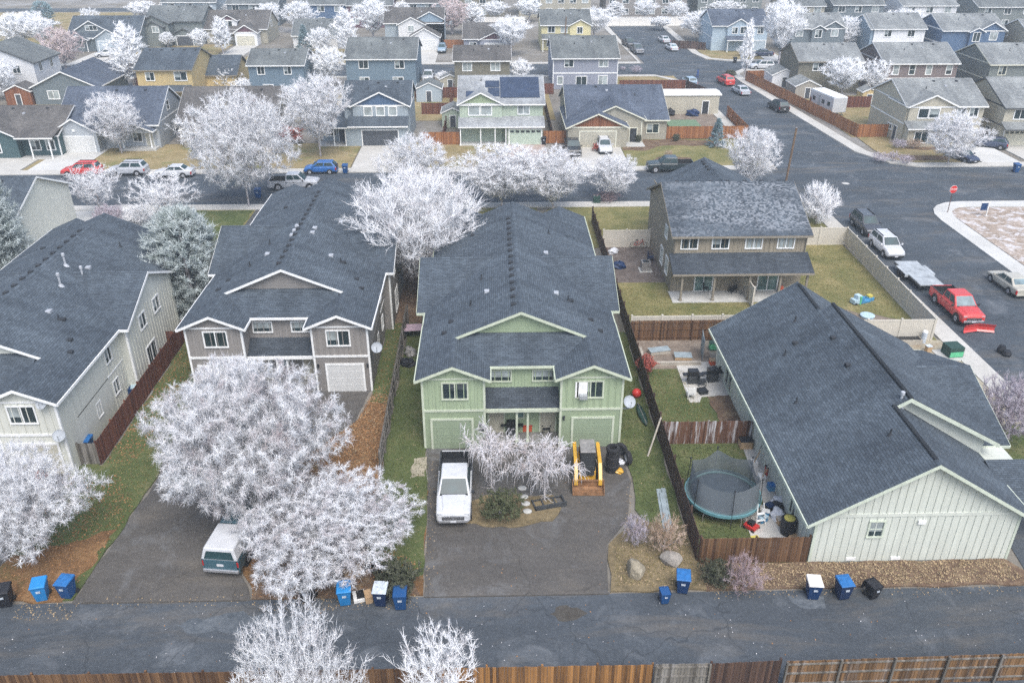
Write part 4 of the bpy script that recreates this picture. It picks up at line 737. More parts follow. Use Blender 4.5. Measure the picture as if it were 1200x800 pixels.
def camper(x, y, rz):
    o = thing('camper_trailer', 'white boxy camper trailer parked behind the orange fence', 'camper', (x, y, 0), rz)
    b = MB(); b.box(-3.6, 3.6, -1.2, 1.2, .6, 3.0); b.build('body', 'paint_white', o, bevel=.12)
    b = MB(); b.box(-3.5, 3.5, -1.15, 1.15, 3.0, 3.04); b.build('roof', 'trim_white', o)
    for a in (-2.2, .6, 2.3): m = MB(); m.box(a-.4, a+.4, -1.215, -1.203, 1.5, 2.1); m.build('window', 'pane_dark', o)
    m = MB(); m.box(-.9, -.3, -1.215, -1.203, .7, 2.5); m.build('door', 'trim_grey', o)
    for q in (-1, 1): w = MB(); w.lathe([(.15, -.1), (.36, -.1), (.36, .1), (.15, .1)], (-.2, q*1.1, .36), 16, ax='y'); w.build('wheel', 'tyre', o)
    m = MB(); m.tube((3.6, -.5, .6), (4.7, 0, .5), .05); m.tube((3.6, .5, .6), (4.7, 0, .5), .05); m.build('hitch', 'black_plastic', o)
    for a in (-2, 1): m = MB(); m.box(a-.25, a+.25, -.3, .3, 3.04, 3.25); m.build('roof_vent', 'trim_white', o, bevel=.03)
cx_, cy_ = W(968, 131, 0); camper(cx_, cy_, R(-80))
# ------------------------------------------------------------------ trees
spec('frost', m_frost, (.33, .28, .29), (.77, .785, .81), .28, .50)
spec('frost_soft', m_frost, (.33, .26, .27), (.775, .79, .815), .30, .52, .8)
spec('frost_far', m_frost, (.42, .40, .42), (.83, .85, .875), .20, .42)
spec('frost_pink', m_frost, (.25, .17, .17), (.52, .45, .48), .40, .64, 1.0)
spec('frost_birch', m_frost, (.36, .28, .25), (.80, .79, .81), .32, .54, 1.4)
spec('frost_rust', m_frost, (.38, .28, .26), (.72, .65, .66), .34, .60)
spec('frost_tan', m_frost, (.30, .20, .13), (.52, .43, .36), .40, .62, 2.0)
spec('frost_lilac', m_frost, (.22, .17, .19), (.56, .53, .60), .36, .60, 2.0)
spec('frost_needle', m_frost, (.12, .16, .145), (.62, .68, .69), .36, .62, 2.2)
spec('blue_needle', m_frost, (.08, .14, .15), (.45, .58, .64), .40, .64, 2.2)
spec('green_leaf', m_frost, (.05, .065, .03), (.16, .17, .10), .35, .7, 3)
spec('dark_leaf', m_frost, (.05, .06, .035), (.20, .20, .15), .4, .75, 3)
spec('red_leaf', m_frost, (.30, .06, .04), (.5, .2, .17), .4, .7, 3)
spec('bark', m_frost, (.15, .12, .12), (.62, .61, .63), .38, .60, 2.0)
spec('bark_white', m_plain, (.52, .50, .50), .9, 0, .25, 5)
def seg_mesh(name, P0, P1, R0, R1, mat, k=3, tips=None):
    """tapered k-sided sticks (P0->P1) plus pointed twigs in tips=(A,B,r)"""
    V = []; F = []; nv = 0; LT = []
    def basis(D):
        D = D/np.maximum(np.linalg.norm(D, axis=1, keepdims=True), 1e-9)
        a = np.where(np.abs(D[:, 2:3]) < .9, np.array([[0, 0, 1.]]), np.array([[1., 0, 0]]))
        U = np.cross(D, a); U /= np.maximum(np.linalg.norm(U, axis=1, keepdims=True), 1e-9); return U, np.cross(D, U)
    me = bpy.data.meshes.new(name); vs = []; loops = []; tot = []
    if len(P0):
        U, Wv = basis(P1-P0); n = len(P0); ring = []
        for P, r in ((P0, R0), (P1, R1)):
            for i in range(k):
                t = 2*math.pi*i/k; ring.append(P+U*(r*math.cos(t))[:, None]+Wv*(r*math.sin(t))[:, None])
        v = np.stack(ring, 1).reshape(-1, 3); vs.append(v); base = (np.arange(n)*2*k)[:, None, None]
        q = np.array([[i, (i+1) % k, k+(i+1) % k, k+i] for i in range(k)])[None]
        loops.append((base+q).reshape(-1)); tot.append(np.full(n*k, 4)); nv += len(v)
    if tips is not None and len(tips[0]):
        A, B, r = tips; U, Wv = basis(B-A); n = len(A); ring = []
        for i in range(3):
            t = 2*math.pi*i/3; ring.append(A+U*(r*math.cos(t))[:, None]+Wv*(r*math.sin(t))[:, None])
        ring.append(B); v = np.stack(ring, 1).reshape(-1, 3); vs.append(v); base = (nv+np.arange(n)*4)[:, None, None]
        q = np.array([[0, 1, 3], [1, 2, 3], [2, 0, 3]])[None]; loops.append((base+q).reshape(-1)); tot.append(np.full(n*3, 3)); nv += len(v)
    v = np.concatenate(vs).astype(np.float32); lp = np.concatenate(loops).astype(np.int32); tt = np.concatenate(tot).astype(np.int32)
    me.vertices.add(len(v)); me.vertices.foreach_set('co', v.reshape(-1)); me.loops.add(len(lp)); me.loops.foreach_set('vertex_index', lp)
    me.polygons.add(len(tt)); st = np.concatenate([[0], np.cumsum(tt)[:-1]]).astype(np.int32)
    me.polygons.foreach_set('loop_start', st); me.polygons.foreach_set('loop_total', tt); me.update(calc_edges=True)
    me.materials.append(M(mat)); return me
def skeleton(seed, N, H, Rr, z0, lumps=0.25, shape='dome', trunk_n=5, pl=.38, lean=0.0, stems=1):
    """targets inside a crown envelope are joined one by one to the nearest, least roundabout twig already grown"""
    rg = np.random.default_rng(seed); pts = []
    ph = rg.uniform(0, 6.28, 6)
    while len(pts) < N:
        u = rg.normal(size=3); u /= np.linalg.norm(u); r = rg.uniform()**(1/2.2)
        th = math.atan2(u[1], u[0]); lump = 1+lumps*(.5*math.sin(3*th+ph[0]+2*u[2])+.4*math.sin(5*th+ph[1]-3*u[2])+.35*math.sin(2*th+ph[2]+5*u[2])+.25*math.sin(9*th+ph[3])*math.cos(7*u[2]+ph[4]))
        zc = z0+(H-z0)*(.52 if shape != 'vase' else .58); rz_ = (H-z0)*.5
        w = 1.0
        zz = u[2]*r
        if shape == 'vase': w = .45+.55*min(1, (zz+1)*.75)
        if shape == 'col': w = .75+.25*(-zz)
        if shape == 'dome': w = 1.0 if zz > -.35 else 1.0-.15*(-.35-zz)
        pts.append((u[0]*r*Rr*lump*w, u[1]*r*Rr*lump*w, zc+zz*rz_*(.9+.1*lump)))
    pts = np.array(pts); pts = pts[pts[:, 2] > z0*.75]
    base = np.array([0, 0, z0]); d = np.linalg.norm(pts-base, axis=1); pts = pts[np.argsort(d)]
    nodes = [[0, 0, z*z0/trunk_n] for z in range(trunk_n+1)] if stems == 1 else [[0, 0, 0.02]]
    par = [-1]+list(range(trunk_n)) if stems == 1 else [-1]
    NN = np.zeros((len(pts)*2+20, 3)); PL = np.zeros(len(NN)); n = len(nodes); NN[:n] = nodes
    for p in pts:
        dd = np.linalg.norm(NN[:n]-p, axis=1); cost = dd+pl*PL[:n]
        cost[:max(1, trunk_n-1) if stems == 1 else 0] += 3 
        j = int(np.argmin(cost)); L = dd[j]
        if L > .5:   # a bent mid joint
            mid = (NN[j]+p)/2+rg.normal(size=3)*L*.10+np.array([0, 0, L*.06]); NN[n] = mid; PL[n] = PL[j]+L/2; par.append(j); j = n; n += 1
        NN[n] = p; PL[n] = PL[par[-1]]+L if len(par) == n+1 else PL[j]+L/2; par.append(j); n += 1
    return NN[:n], np.array(par), rg
def tree_proto(seed, N=900, H=8, Rr=3.4, z0=1.8, shape='dome', lumps=.25, tw=5, tl=.5, tr=.022, up=.25, spread=.7, tip=.014, crown='frost', trunk='bark', droop=0, stems=1, thick=1.0, pl=.38, hang=0, forks=1):
    P, par, rg = skeleton(seed, N, H, Rr, z0, lumps, shape, pl=pl, stems=stems)
    n = len(P); leaf = np.zeros(n); kids = np.zeros(n, int)
    for i in range(n-1, 0, -1):
        leaf[i] += 1 if kids[i] == 0 else 0; leaf[par[i]] += leaf[i]; kids[par[i]] += 1
    rad = tip*thick*np.maximum(leaf, 1)**.44
    i = np.arange(1, n); A, B = P[par[i]], P[i]; ra, rb = np.minimum(rad[par[i]], rad[i]*1.5), rad[i]
    big = rad[i] > tip*2.3
    tm = seg_mesh('trunk', A[big], B[big], ra[big], rb[big], trunk, 5)
    # twigs
    cen = np.array([0, 0, z0+(H-z0)*.25]); src = np.repeat(np.arange(1, n)[rad[1:] < tip*7], tw)
    pos = P[src]; back = P[par[src]]; f = rg.uniform(0, 1, (len(src), 1)); A2 = pos*(1-f)+back*f
    out = A2-cen; out /= np.maximum(np.linalg.norm(out, axis=1, keepdims=True), 1e-6)
    along = pos-back; along /= np.maximum(np.linalg.norm(along, axis=1, keepdims=True), 1e-6)
    dr = out*.5+along*.6+rg.normal(size=out.shape)*spread+np.array([0, 0, up]); dr /= np.linalg.norm(dr, axis=1, keepdims=True)
    ln = tl*rg.uniform(.45, 1.25, (len(src), 1)); B2 = A2+dr*ln; B2[:, 2] -= droop*ln[:, 0]
    if hang:   # long pendulous strings: each twig bends over and hangs
        C2 = B2+dr*ln*.25; C2[:, 2] -= hang*rg.uniform(.15, 1.15, len(C2))*(.35+.65*rg.uniform(0, 1, n)[src]); C2[:, 2] = np.maximum(C2[:, 2], .25)
        M2 = (B2+C2)/2+rg.normal(size=B2.shape)*.05+dr*ln*.12
        r = np.full(len(A2), tr); sA = np.concatenate([A[~big], A2, B2]); sB = np.concatenate([B[~big], B2, M2]); s0 = np.concatenate([ra[~big], r, r*.8]); s1 = np.concatenate([rb[~big], r*.8, r*.7])
        cm = seg_mesh('crown', sA, sB, s0, s1, crown, 3, (M2, C2, r*.7))
    else:
        # each twig forks once
        r = tr*rg.uniform(.7, 1.2, len(A2)); LA, LB, LR = [A2], [B2], [r]
        for q in range(forks):
            s_ = rg.uniform(.3, .85, (len(A2), 1)); mid = A2*(1-s_)+B2*s_; d2 = (B2-A2)*.55+rg.normal(size=B2.shape)*tl*(.34 if forks == 1 else .42); LA.append(mid); LB.append(mid+d2*(.6 if forks == 1 else .75)); LR.append(r*.75)
        cm = seg_mesh('crown', A[~big], B[~big], ra[~big], rb[~big], crown, 3, (np.concatenate(LA), np.concatenate(LB), np.concatenate(LR)))
    co = np.empty(len(cm.vertices)*3, np.float32); cm.vertices.foreach_get('co', co); co = co.reshape(-1, 3)
    return tm, cm, float(np.percentile(co[:, 2], 99.6)), float(np.percentile(np.hypot(co[:, 0], co[:, 1]), 95.5))
PROTO = {}
def proto(k):
    if k in PROTO: return PROTO[k]
    q = dict(
     street_a=dict(seed=1, forks=2, N=1000, tw=7, tr=.019, tip=.0065, shape='vase', z0=1.4, up=.35, tl=.5), street_b=dict(seed=2, forks=2, N=1000, tw=7, tr=.019, tip=.0065, z0=1.2, lumps=.35, tl=.45), street_c=dict(seed=3, forks=2, N=1100, tw=7, tr=.019, tip=.0065, shape='vase', z0=.9, lumps=.4, tl=.5, up=.3),
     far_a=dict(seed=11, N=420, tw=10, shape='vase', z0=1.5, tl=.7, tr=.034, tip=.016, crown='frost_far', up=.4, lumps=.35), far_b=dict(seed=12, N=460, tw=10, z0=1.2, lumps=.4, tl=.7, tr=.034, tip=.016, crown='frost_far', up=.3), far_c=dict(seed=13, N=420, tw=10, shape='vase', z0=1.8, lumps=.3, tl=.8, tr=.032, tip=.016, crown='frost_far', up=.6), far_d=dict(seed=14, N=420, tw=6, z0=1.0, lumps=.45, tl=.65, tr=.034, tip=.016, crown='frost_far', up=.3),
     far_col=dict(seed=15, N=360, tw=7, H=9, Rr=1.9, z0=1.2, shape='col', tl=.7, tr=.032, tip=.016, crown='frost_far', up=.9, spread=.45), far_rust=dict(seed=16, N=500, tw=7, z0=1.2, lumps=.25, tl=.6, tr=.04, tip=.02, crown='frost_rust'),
     open_a=dict(seed=21, forks=2, N=1100, tw=5, H=9, Rr=4.4, z0=1.6, shape='vase', lumps=.3, tl=.85, tr=.022, up=.5, spread=.5, tip=.009, crown='frost', pl=.55),
     open_b=dict(seed=22, N=520, tw=7, H=6, Rr=2.6, z0=1.0, shape='vase', lumps=.3, tl=.45, tr=.013, up=.35, spread=.6, tip=.009, crown='frost', pl=.45),
     open_c=dict(seed=23, N=420, tw=6, H=5, Rr=1.7, z0=1.2, shape='vase', lumps=.2, tl=.40, tr=.012, up=.7, spread=.45, tip=.007, crown='frost', pl=.5),
     fluffy_a=dict(seed=31, forks=3, N=3000, tw=15, H=8.0, Rr=5.2, z0=1.0, lumps=.32, tl=.34, tr=.0115, up=.0, spread=.85, tip=.0045, crown='frost_soft', droop=.15), fluffy_b=dict(seed=35, forks=3, N=2800, tw=15, H=6.2, Rr=4.8, z0=.6, lumps=.30, tl=.32, tr=.0115, up=.0, spread=.85, tip=.0045, crown='frost_soft', droop=.2),
     fluffy_c=dict(seed=33, forks=2, N=1700, tw=11, H=6, Rr=3.6, z0=.8, lumps=.35, tl=.34, tr=.011, up=.1, spread=.85, tip=.0055, crown='frost'),
     fluffy_d=dict(seed=34, forks=2, N=1300, tw=4, H=6, Rr=3.6, z0=.8, lumps=.3, tl=.42, tr=.013, up=.35, spread=.6, tip=.0065, crown='frost', pl=.5),
     wide_a=dict(seed=41, forks=2, N=1900, tw=7, H=9, Rr=6.0, z0=1.6, lumps=.35, tl=.5, tr=.020, up=.05, spread=.75, tip=.0065, crown='frost', droop=.15),
     weep=dict(seed=51, N=95, tw=6, H=3.6, Rr=1.5, z0=1.7, lumps=.6, tl=.45, tr=.013, up=.1, spread=.7, tip=.012, crown='frost_birch', trunk='bark_white', hang=1.1), weep_b=dict(seed=52, N=130, tw=6, H=3.9, Rr=1.9, z0=1.8, lumps=.6, tl=.5, tr=.013, up=.15, spread=.8, tip=.012, crown='frost_birch', trunk='bark_white', hang=1.2),
     bush=dict(seed=61, N=260, tw=6, H=1.6, Rr=1.0, z0=.15, lumps=.25, tl=.25, tr=.010, up=.5, spread=.5, tip=.006, crown='frost_lilac', stems=3), bush_tan=dict(seed=62, N=260, tw=7, H=1.6, Rr=1.2, z0=.15, lumps=.15, tl=.25, tr=.010, up=.4, spread=.55, tip=.006, crown='frost_tan', stems=3),
     bush_pink=dict(seed=63, N=300, tw=6, H=1.8, Rr=1.3, z0=.15, lumps=.3, tl=.3, tr=.010, up=.4, spread=.6, tip=.006, crown='frost_pink', stems=3), bush_green=dict(seed=64, N=420, tw=9, H=1.5, Rr=1.3, z0=.15, lumps=.15, tl=.16, tr=.022, up=.2, spread=1, tip=.006, crown='green_leaf', stems=3), bush_big=dict(seed=65, N=700, tw=7, H=3.4, Rr=2.0, z0=.3, lumps=.3, tl=.4, tr=.015, up=.5, spread=.6, tip=.008, crown='frost_lilac', stems=3),
     bush_white=dict(seed=66, N=380, tw=6, H=2.6, Rr=1.6, z0=.2, lumps=.3, tl=.5, tr=.022, up=.5, spread=.5, tip=.010, crown='frost', stems=3), bush_dark=dict(seed=67, N=420, tw=9, H=1.2, Rr=1.2, z0=.1, lumps=.3, tl=.18, tr=.022, up=.2, spread=1, tip=.006, crown='dark_leaf', stems=3), red=dict(seed=68, N=160, tw=8, H=1.4, Rr=.8, z0=.15, lumps=.3, tl=.2, tr=.03, up=.2, spread=1, tip=.008, crown='red_leaf', stems=3))[k]
    PROTO[k] = tree_proto(**q); return PROTO[k]
def conifer(seed, H, Rr, mat, nb=900, nt=9, shape='pine', tl=.34, tr=.02):
    """whorled boughs ending in upturned needle plumes"""
    rg = np.random.default_rng(seed); A = []; B = []; r0 = []; TA = []; TB = []
    for i in range(nb):
        t = rg.uniform(.04, 1)**.85; z = H*t
        if shape == 'pine': rr = Rr*math.sqrt(max(0, 1-((t-.42)/.6)**2))*rg.uniform(.62, 1.04)
        else: rr = Rr*(1.02-t)*rg.uniform(.72, 1.05)
        th = rg.uniform(0, 6.283); rr *= 1+.14*math.sin(4*th+6*t)
        p1 = np.array([rr*math.cos(th), rr*math.sin(th), z]); p0 = np.array([rr*.35*math.cos(th), rr*.35*math.sin(th), max(.2, z-.35*rr)]); A.append(p0); B.append(p1); r0.append(.02)
        d = np.array([math.cos(th)*.7, math.sin(th)*.7, .75 if shape == 'pine' else .1])
        for k in range(nt*3):
            s = rg.uniform(.0, 1)**.6; q = p0*(1-s)*.5+p1*(1-(1-s)*.5)+rg.normal(size=3)*.07; TA.append(q); TB.append(q+(d*.6+rg.normal(size=3)*.5)*tl*rg.uniform(.5, 1.2))
    A, B = np.array(A), np.array(B); TA, TB = np.array(TA), np.array(TB)
    cm = seg_mesh('crown', A, B, np.full(len(A), .03), np.full(len(A), .015), mat, 3, (TA, TB, np.full(len(TA), tr)))
    z = np.linspace(0, H*.95, 6); P = np.stack([0*z, 0*z, z], 1); r = .2*(1-z/H)+.02
    return seg_mesh('trunk', P[:-1], P[1:], r[:-1], r[1:], 'bark', 8), cm, H, Rr
def put_tree(pr, x, y, h, r, label, name='frosted_tree', cat='tree', group=None, rz=None):
    tm, cm, H, Rr = pr if isinstance(pr, tuple) else proto(pr)
    o = thing(name, label, cat, (x, y, 0), random.uniform(0, 6.28) if rz is None else rz, group); o.scale = (r/Rr, r/Rr, h/H)
    for nm, me in (('trunk', tm), ('crown', cm)):
        if nm == 'trunk' and len(me.vertices) == 0: continue
        c = bpy.data.objects.new(nm, me); C.objects.link(c); c.parent = o
    return o
def top_h(x, y, py):   # height whose image row is py above ground point (x, y)
    c, s = math.cos(YAW), math.sin(YAW); Y = -x*s+y*c; v = (py-400)/F_PX
    f = math.cos(PITCH)-v*math.sin(PITCH); d = math.sin(PITCH)+v*math.cos(PITCH); return CAM_H-Y*d/f
def px_m(x, y, z=3):   # picture pixels per metre there
    c, s = math.cos(YAW), math.sin(YAW); Y = -x*s+y*c; return F_PX/(Y*math.cos(PITCH)+(CAM_H-z)*math.sin(PITCH))
def dome(x, y, top, wpx):   # the far side of a round crown shows above its axis: allow for that
    h = max(.5, top_h(x, y, top)); r = wpx/2/px_m(x, y, h*.6); th = math.atan2(CAM_H-h*.6, math.hypot(x, y)); c_ = h*.42
    for _ in range(3): ex = math.hypot(r*math.sin(th), c_*math.cos(th))-c_*math.cos(th); h = max(.5, top_h(x, y, top+.8*ex*px_m(x, y, h))); c_ = h*.42
    return h, r
def T(pr, bx, by, top, wpx, label, **kw):
    x, y = W(bx, by, 0); h, r = dome(x, y, top, wpx); return put_tree(pr, x, y, h, r, label, **kw)
def TW(pr, x, y, top, wpx, label, **kw):
    h, r = dome(x, y, top, wpx); return put_tree(pr, x, y, h, r, label, **kw)
random.seed(5)
# near trees
T('fluffy_a', 298, 598, 423, 212, 'largest frosted tree, broad and fluffy white in front of the taupe duplex')
T('fluffy_b', 382, 650, 548, 208, 'low spreading frosted tree over the teal pickup beside the driveway')
T('fluffy_c', 42, 652, 528, 150, 'frosted tree with lilac twigs at the lower left edge')
TW('fluffy_d', -7.9, 22.6, 708, 152, 'frosted tree rising in front of the bottom fence, the wider of two')
TW('open_c', -2.35, 23.0, 731, 92, 'small upright frosted tree behind the bottom fence, the narrower of two')
T('weep', 576, 574, 500, 76, 'weeping birch with pinkish hanging twigs beside the white pickup', name='weeping_birch')
T('weep_b', 638, 586, 510, 88, 'weeping birch with white trunk beside the skid steer', name='weeping_birch')
TW('open_a', -6.2, 67, 200, 136, 'tall open frosted tree between the taupe and green duplexes')
T('street_b', 490, 238, 158, 84, 'round frosted street tree behind the tall open tree')
T('street_a', 588, 247, 172, 98, 'frosted street tree behind the green duplex ridge, left of a pair')
T('street_c', 648, 247, 175, 80, 'frosted street tree behind the green duplex ridge, right of a pair')
T('street_b', 718, 234, 182, 58, 'frosted lawn tree with pale trunk before the tan ranch driveway')
T('street_c', 876, 226, 150, 60, 'frosted tree by the street corner behind the tan two storey house')
T('wide_a', 292, 242, 108, 128, 'large spreading frosted tree beside the silver pickup on the street')
T('street_a', 376, 184, 90, 72, 'frosted tree left of the steel blue house')
T('open_b', 118, 254, 194, 60, 'small frosted tree below the red car on the near verge')
T('open_b', 197, 268, 203, 76, 'bare frosted tree below the white sedan on the near verge')
T('street_c', 143, 180, 110, 60, 'frosted tree in front of the grey white house with corner porch')
T('street_b', 1110, 194, 132, 68, 'round frosted tree in front of the corner house at right')
T('bush_white', 956, 262, 214, 46, 'frosted shrub beside the beige wall and street corner', name='frosted_shrub', cat='shrub')
T('bush_big', 1172, 520, 440, 74, 'large lilac grey frosted shrub at the right edge by the path', name='frosted_shrub', cat='shrub')
pine = conifer(3, 7.6, 2.5, 'frost_needle', 1000, 12, tl=.30, tr=.022); T(pine, 230, 372, 244, 98, 'dense frosted pine beside the taupe duplex', name='frosted_pine')
TW(pine, -43.6, 68.6, 203, 100, 'blue grey frosted pine cut off by the left edge', name='frosted_pine')
spruce = conifer(7, 6, 1.7, 'blue_needle', 330, 9, 'spruce', .30, .025); T(spruce, 839, 172, 139, 26, 'small blue spruce on the corner house lawn', name='blue_spruce')
# far trees
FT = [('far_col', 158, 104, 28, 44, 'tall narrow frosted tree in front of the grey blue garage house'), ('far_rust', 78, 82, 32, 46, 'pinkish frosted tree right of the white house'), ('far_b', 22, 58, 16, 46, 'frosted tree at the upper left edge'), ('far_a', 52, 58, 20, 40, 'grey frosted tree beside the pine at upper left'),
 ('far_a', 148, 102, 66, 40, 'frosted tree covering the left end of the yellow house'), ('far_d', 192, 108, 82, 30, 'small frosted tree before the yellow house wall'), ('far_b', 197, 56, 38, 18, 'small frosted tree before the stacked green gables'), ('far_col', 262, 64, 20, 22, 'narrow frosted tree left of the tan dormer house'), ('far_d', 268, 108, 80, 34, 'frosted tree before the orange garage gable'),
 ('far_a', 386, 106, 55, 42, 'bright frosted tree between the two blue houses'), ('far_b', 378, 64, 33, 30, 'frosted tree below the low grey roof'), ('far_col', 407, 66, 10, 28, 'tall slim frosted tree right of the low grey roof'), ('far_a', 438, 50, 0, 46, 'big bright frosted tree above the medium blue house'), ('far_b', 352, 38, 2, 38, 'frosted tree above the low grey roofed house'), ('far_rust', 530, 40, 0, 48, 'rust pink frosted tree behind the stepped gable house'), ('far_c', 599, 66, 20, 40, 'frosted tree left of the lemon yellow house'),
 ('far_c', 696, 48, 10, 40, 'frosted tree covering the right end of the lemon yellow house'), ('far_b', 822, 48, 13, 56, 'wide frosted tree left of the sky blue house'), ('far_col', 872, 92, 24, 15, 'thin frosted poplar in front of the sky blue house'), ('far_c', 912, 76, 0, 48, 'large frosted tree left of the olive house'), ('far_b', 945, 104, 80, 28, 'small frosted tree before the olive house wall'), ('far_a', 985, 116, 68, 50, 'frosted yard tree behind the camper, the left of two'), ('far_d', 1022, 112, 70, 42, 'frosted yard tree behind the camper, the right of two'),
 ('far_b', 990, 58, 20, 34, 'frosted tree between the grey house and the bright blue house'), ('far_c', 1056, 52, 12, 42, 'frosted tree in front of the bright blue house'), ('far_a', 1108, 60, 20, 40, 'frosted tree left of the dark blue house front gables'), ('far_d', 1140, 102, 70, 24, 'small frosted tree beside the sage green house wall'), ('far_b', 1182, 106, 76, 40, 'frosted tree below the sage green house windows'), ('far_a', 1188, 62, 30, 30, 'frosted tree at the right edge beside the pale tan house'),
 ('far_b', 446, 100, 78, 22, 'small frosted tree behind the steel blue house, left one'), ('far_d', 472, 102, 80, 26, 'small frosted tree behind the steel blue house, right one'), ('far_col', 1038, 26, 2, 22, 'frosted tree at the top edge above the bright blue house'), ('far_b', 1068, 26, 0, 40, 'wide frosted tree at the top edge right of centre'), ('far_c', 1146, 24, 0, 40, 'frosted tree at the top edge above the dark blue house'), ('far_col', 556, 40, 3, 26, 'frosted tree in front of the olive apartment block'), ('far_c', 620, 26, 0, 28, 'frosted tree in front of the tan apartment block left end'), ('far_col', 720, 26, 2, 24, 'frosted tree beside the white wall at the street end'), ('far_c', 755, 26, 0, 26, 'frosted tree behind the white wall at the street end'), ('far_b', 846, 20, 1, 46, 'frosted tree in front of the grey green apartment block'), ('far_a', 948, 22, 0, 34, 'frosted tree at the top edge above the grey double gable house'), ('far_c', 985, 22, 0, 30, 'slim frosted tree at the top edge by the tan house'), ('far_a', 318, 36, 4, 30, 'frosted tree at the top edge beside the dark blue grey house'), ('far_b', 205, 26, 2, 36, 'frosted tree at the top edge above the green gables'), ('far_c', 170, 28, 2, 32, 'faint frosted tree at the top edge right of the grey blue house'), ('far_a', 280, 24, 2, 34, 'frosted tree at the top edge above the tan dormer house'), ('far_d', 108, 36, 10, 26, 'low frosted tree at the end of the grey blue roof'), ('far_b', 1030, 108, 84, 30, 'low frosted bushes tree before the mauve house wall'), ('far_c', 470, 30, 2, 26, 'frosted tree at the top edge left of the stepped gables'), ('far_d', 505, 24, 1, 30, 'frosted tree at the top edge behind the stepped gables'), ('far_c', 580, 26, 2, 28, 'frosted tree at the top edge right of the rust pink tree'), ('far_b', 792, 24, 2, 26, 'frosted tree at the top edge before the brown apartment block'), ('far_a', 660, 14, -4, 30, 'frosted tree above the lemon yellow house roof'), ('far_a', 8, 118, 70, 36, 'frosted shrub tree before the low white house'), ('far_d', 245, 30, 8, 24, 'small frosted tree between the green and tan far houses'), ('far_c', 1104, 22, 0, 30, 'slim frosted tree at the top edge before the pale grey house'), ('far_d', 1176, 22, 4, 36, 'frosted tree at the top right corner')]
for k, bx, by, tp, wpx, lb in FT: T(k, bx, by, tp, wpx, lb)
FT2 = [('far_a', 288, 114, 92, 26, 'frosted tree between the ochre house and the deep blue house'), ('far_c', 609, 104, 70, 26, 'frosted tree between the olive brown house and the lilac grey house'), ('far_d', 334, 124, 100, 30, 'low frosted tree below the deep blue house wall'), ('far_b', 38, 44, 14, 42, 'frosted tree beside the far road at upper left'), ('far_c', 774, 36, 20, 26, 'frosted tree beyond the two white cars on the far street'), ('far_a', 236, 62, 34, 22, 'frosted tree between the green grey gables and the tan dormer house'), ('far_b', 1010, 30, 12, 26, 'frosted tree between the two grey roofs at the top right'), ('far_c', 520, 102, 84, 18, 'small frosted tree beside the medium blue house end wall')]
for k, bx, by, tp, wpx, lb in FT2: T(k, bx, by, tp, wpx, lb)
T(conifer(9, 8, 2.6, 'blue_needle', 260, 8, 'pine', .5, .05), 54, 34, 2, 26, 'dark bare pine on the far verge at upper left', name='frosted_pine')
T(spruce, 358, 62, 30, 24, 'dark green spruce beside the cream garage in the far row', name='blue_spruce')
# shrubs
for k, bx, by, tp, wpx, lb in (('bush', 744, 640, 602, 32, 'lilac grey frosted bush at the driveway corner beside the tan bush'), ('bush_tan', 778, 646, 602, 46, 'round tan bush between the fence end and the boulders'), ('bush_pink', 870, 690, 648, 52, 'pinkish bush in front of the orange brown fence'), ('bush_dark', 838, 682, 655, 40, 'dark trailing shrub at the end of the side fence'), ('bush_green', 589, 606, 572, 52, 'dark green rounded bush beside the white pickup nose'),
  ('bush', 1030, 190, 178, 22, 'grey clipped bush on the corner lawn, left of three'), ('bush', 1046, 190, 177, 14, 'brown clipped bush on the corner lawn, middle of three'), ('bush', 1060, 193, 181, 18, 'grey clipped bush on the corner lawn, right of three'), ('bush', 1052, 174, 163, 20, 'low grey bush by the corner house front wall'), ('bush_tan', 1070, 174, 162, 20, 'brown bush by the corner house front window'), ('red', 700, 178, 168, 14, 'reddish shrub by the ranch house front window'), ('bush_tan', 783, 185, 176, 10, 'small tan shrub on the ranch lawn bed'),
  ('bush_dark', 792, 166, 157, 9, 'dark round shrub below the ranch house fence'), ('bush', 745, 86, 77, 14, 'grey round bush at the far street corner lawn'), ('bush', 730, 83, 78, 8, 'small round bush at the far street corner lawn'), ('bush_dark', 465, 690, 655, 56, 'dark evergreen ground shrub at the driveway edge behind the bins'), ('bush_big', 130, 268, 240, 34, 'frosted hedge shrub below the small verge tree'), ('bush_white', 160, 262, 240, 40, 'frosted shrub beside the green verge patch'), ('bush_pink', 712, 236, 222, 30, 'dry brown shrub beside the lawn tree trunk'), ('red', 340, 168, 148, 32, 'red leaved shrub beside the taupe house'), ('bush_dark', 855, 92, 82, 13, 'dark bush on the verge behind the far red car'), ('bush_dark', 748, 168, 158, 7, 'dark spiky shrub by the ranch house bed'), ('red', 48, 570, 550, 18, 'small red leaved shrub showing through the left frosted tree')):
    T(k, bx, by, tp, wpx, lb, name='shrub' if k not in ('bush_green',) else 'green_bush', cat='shrub')
spec('table_pink', m_plain, (.45, .34, .40), .7)
spec('tarp_green', m_plain, (.13, .20, .12), .7)
spec('plank_blue', m_plain, (.26, .31, .33), .8, 0, .25, 2); spec('plank_pale', m_plain, (.36, .33, .28), .8, 0, .2, 3); spec('red_shiny', m_plain, (.45, .035, .03), .35); spec('dark_green', m_plain, (.025, .06, .05), .6); spec('toy_blue', m_plain, (.06, .24, .44), .5); spec('toy_pale', m_plain, (.40, .53, .60), .5); spec('toy_yellow', m_plain, (.52, .45, .10), .5); spec('toy_green', m_plain, (.10, .42, .22), .5); spec('grill', m_plain, (.02, .021, .023), .35); spec('card', m_plain, (.42, .29, .17), .9); spec('bag_white', m_plain, (.58, .60, .64), .5); spec('white_plastic', m_plain, (.70, .70, .68), .5); spec('orange_red', m_plain, (.55, .10, .04), .5)
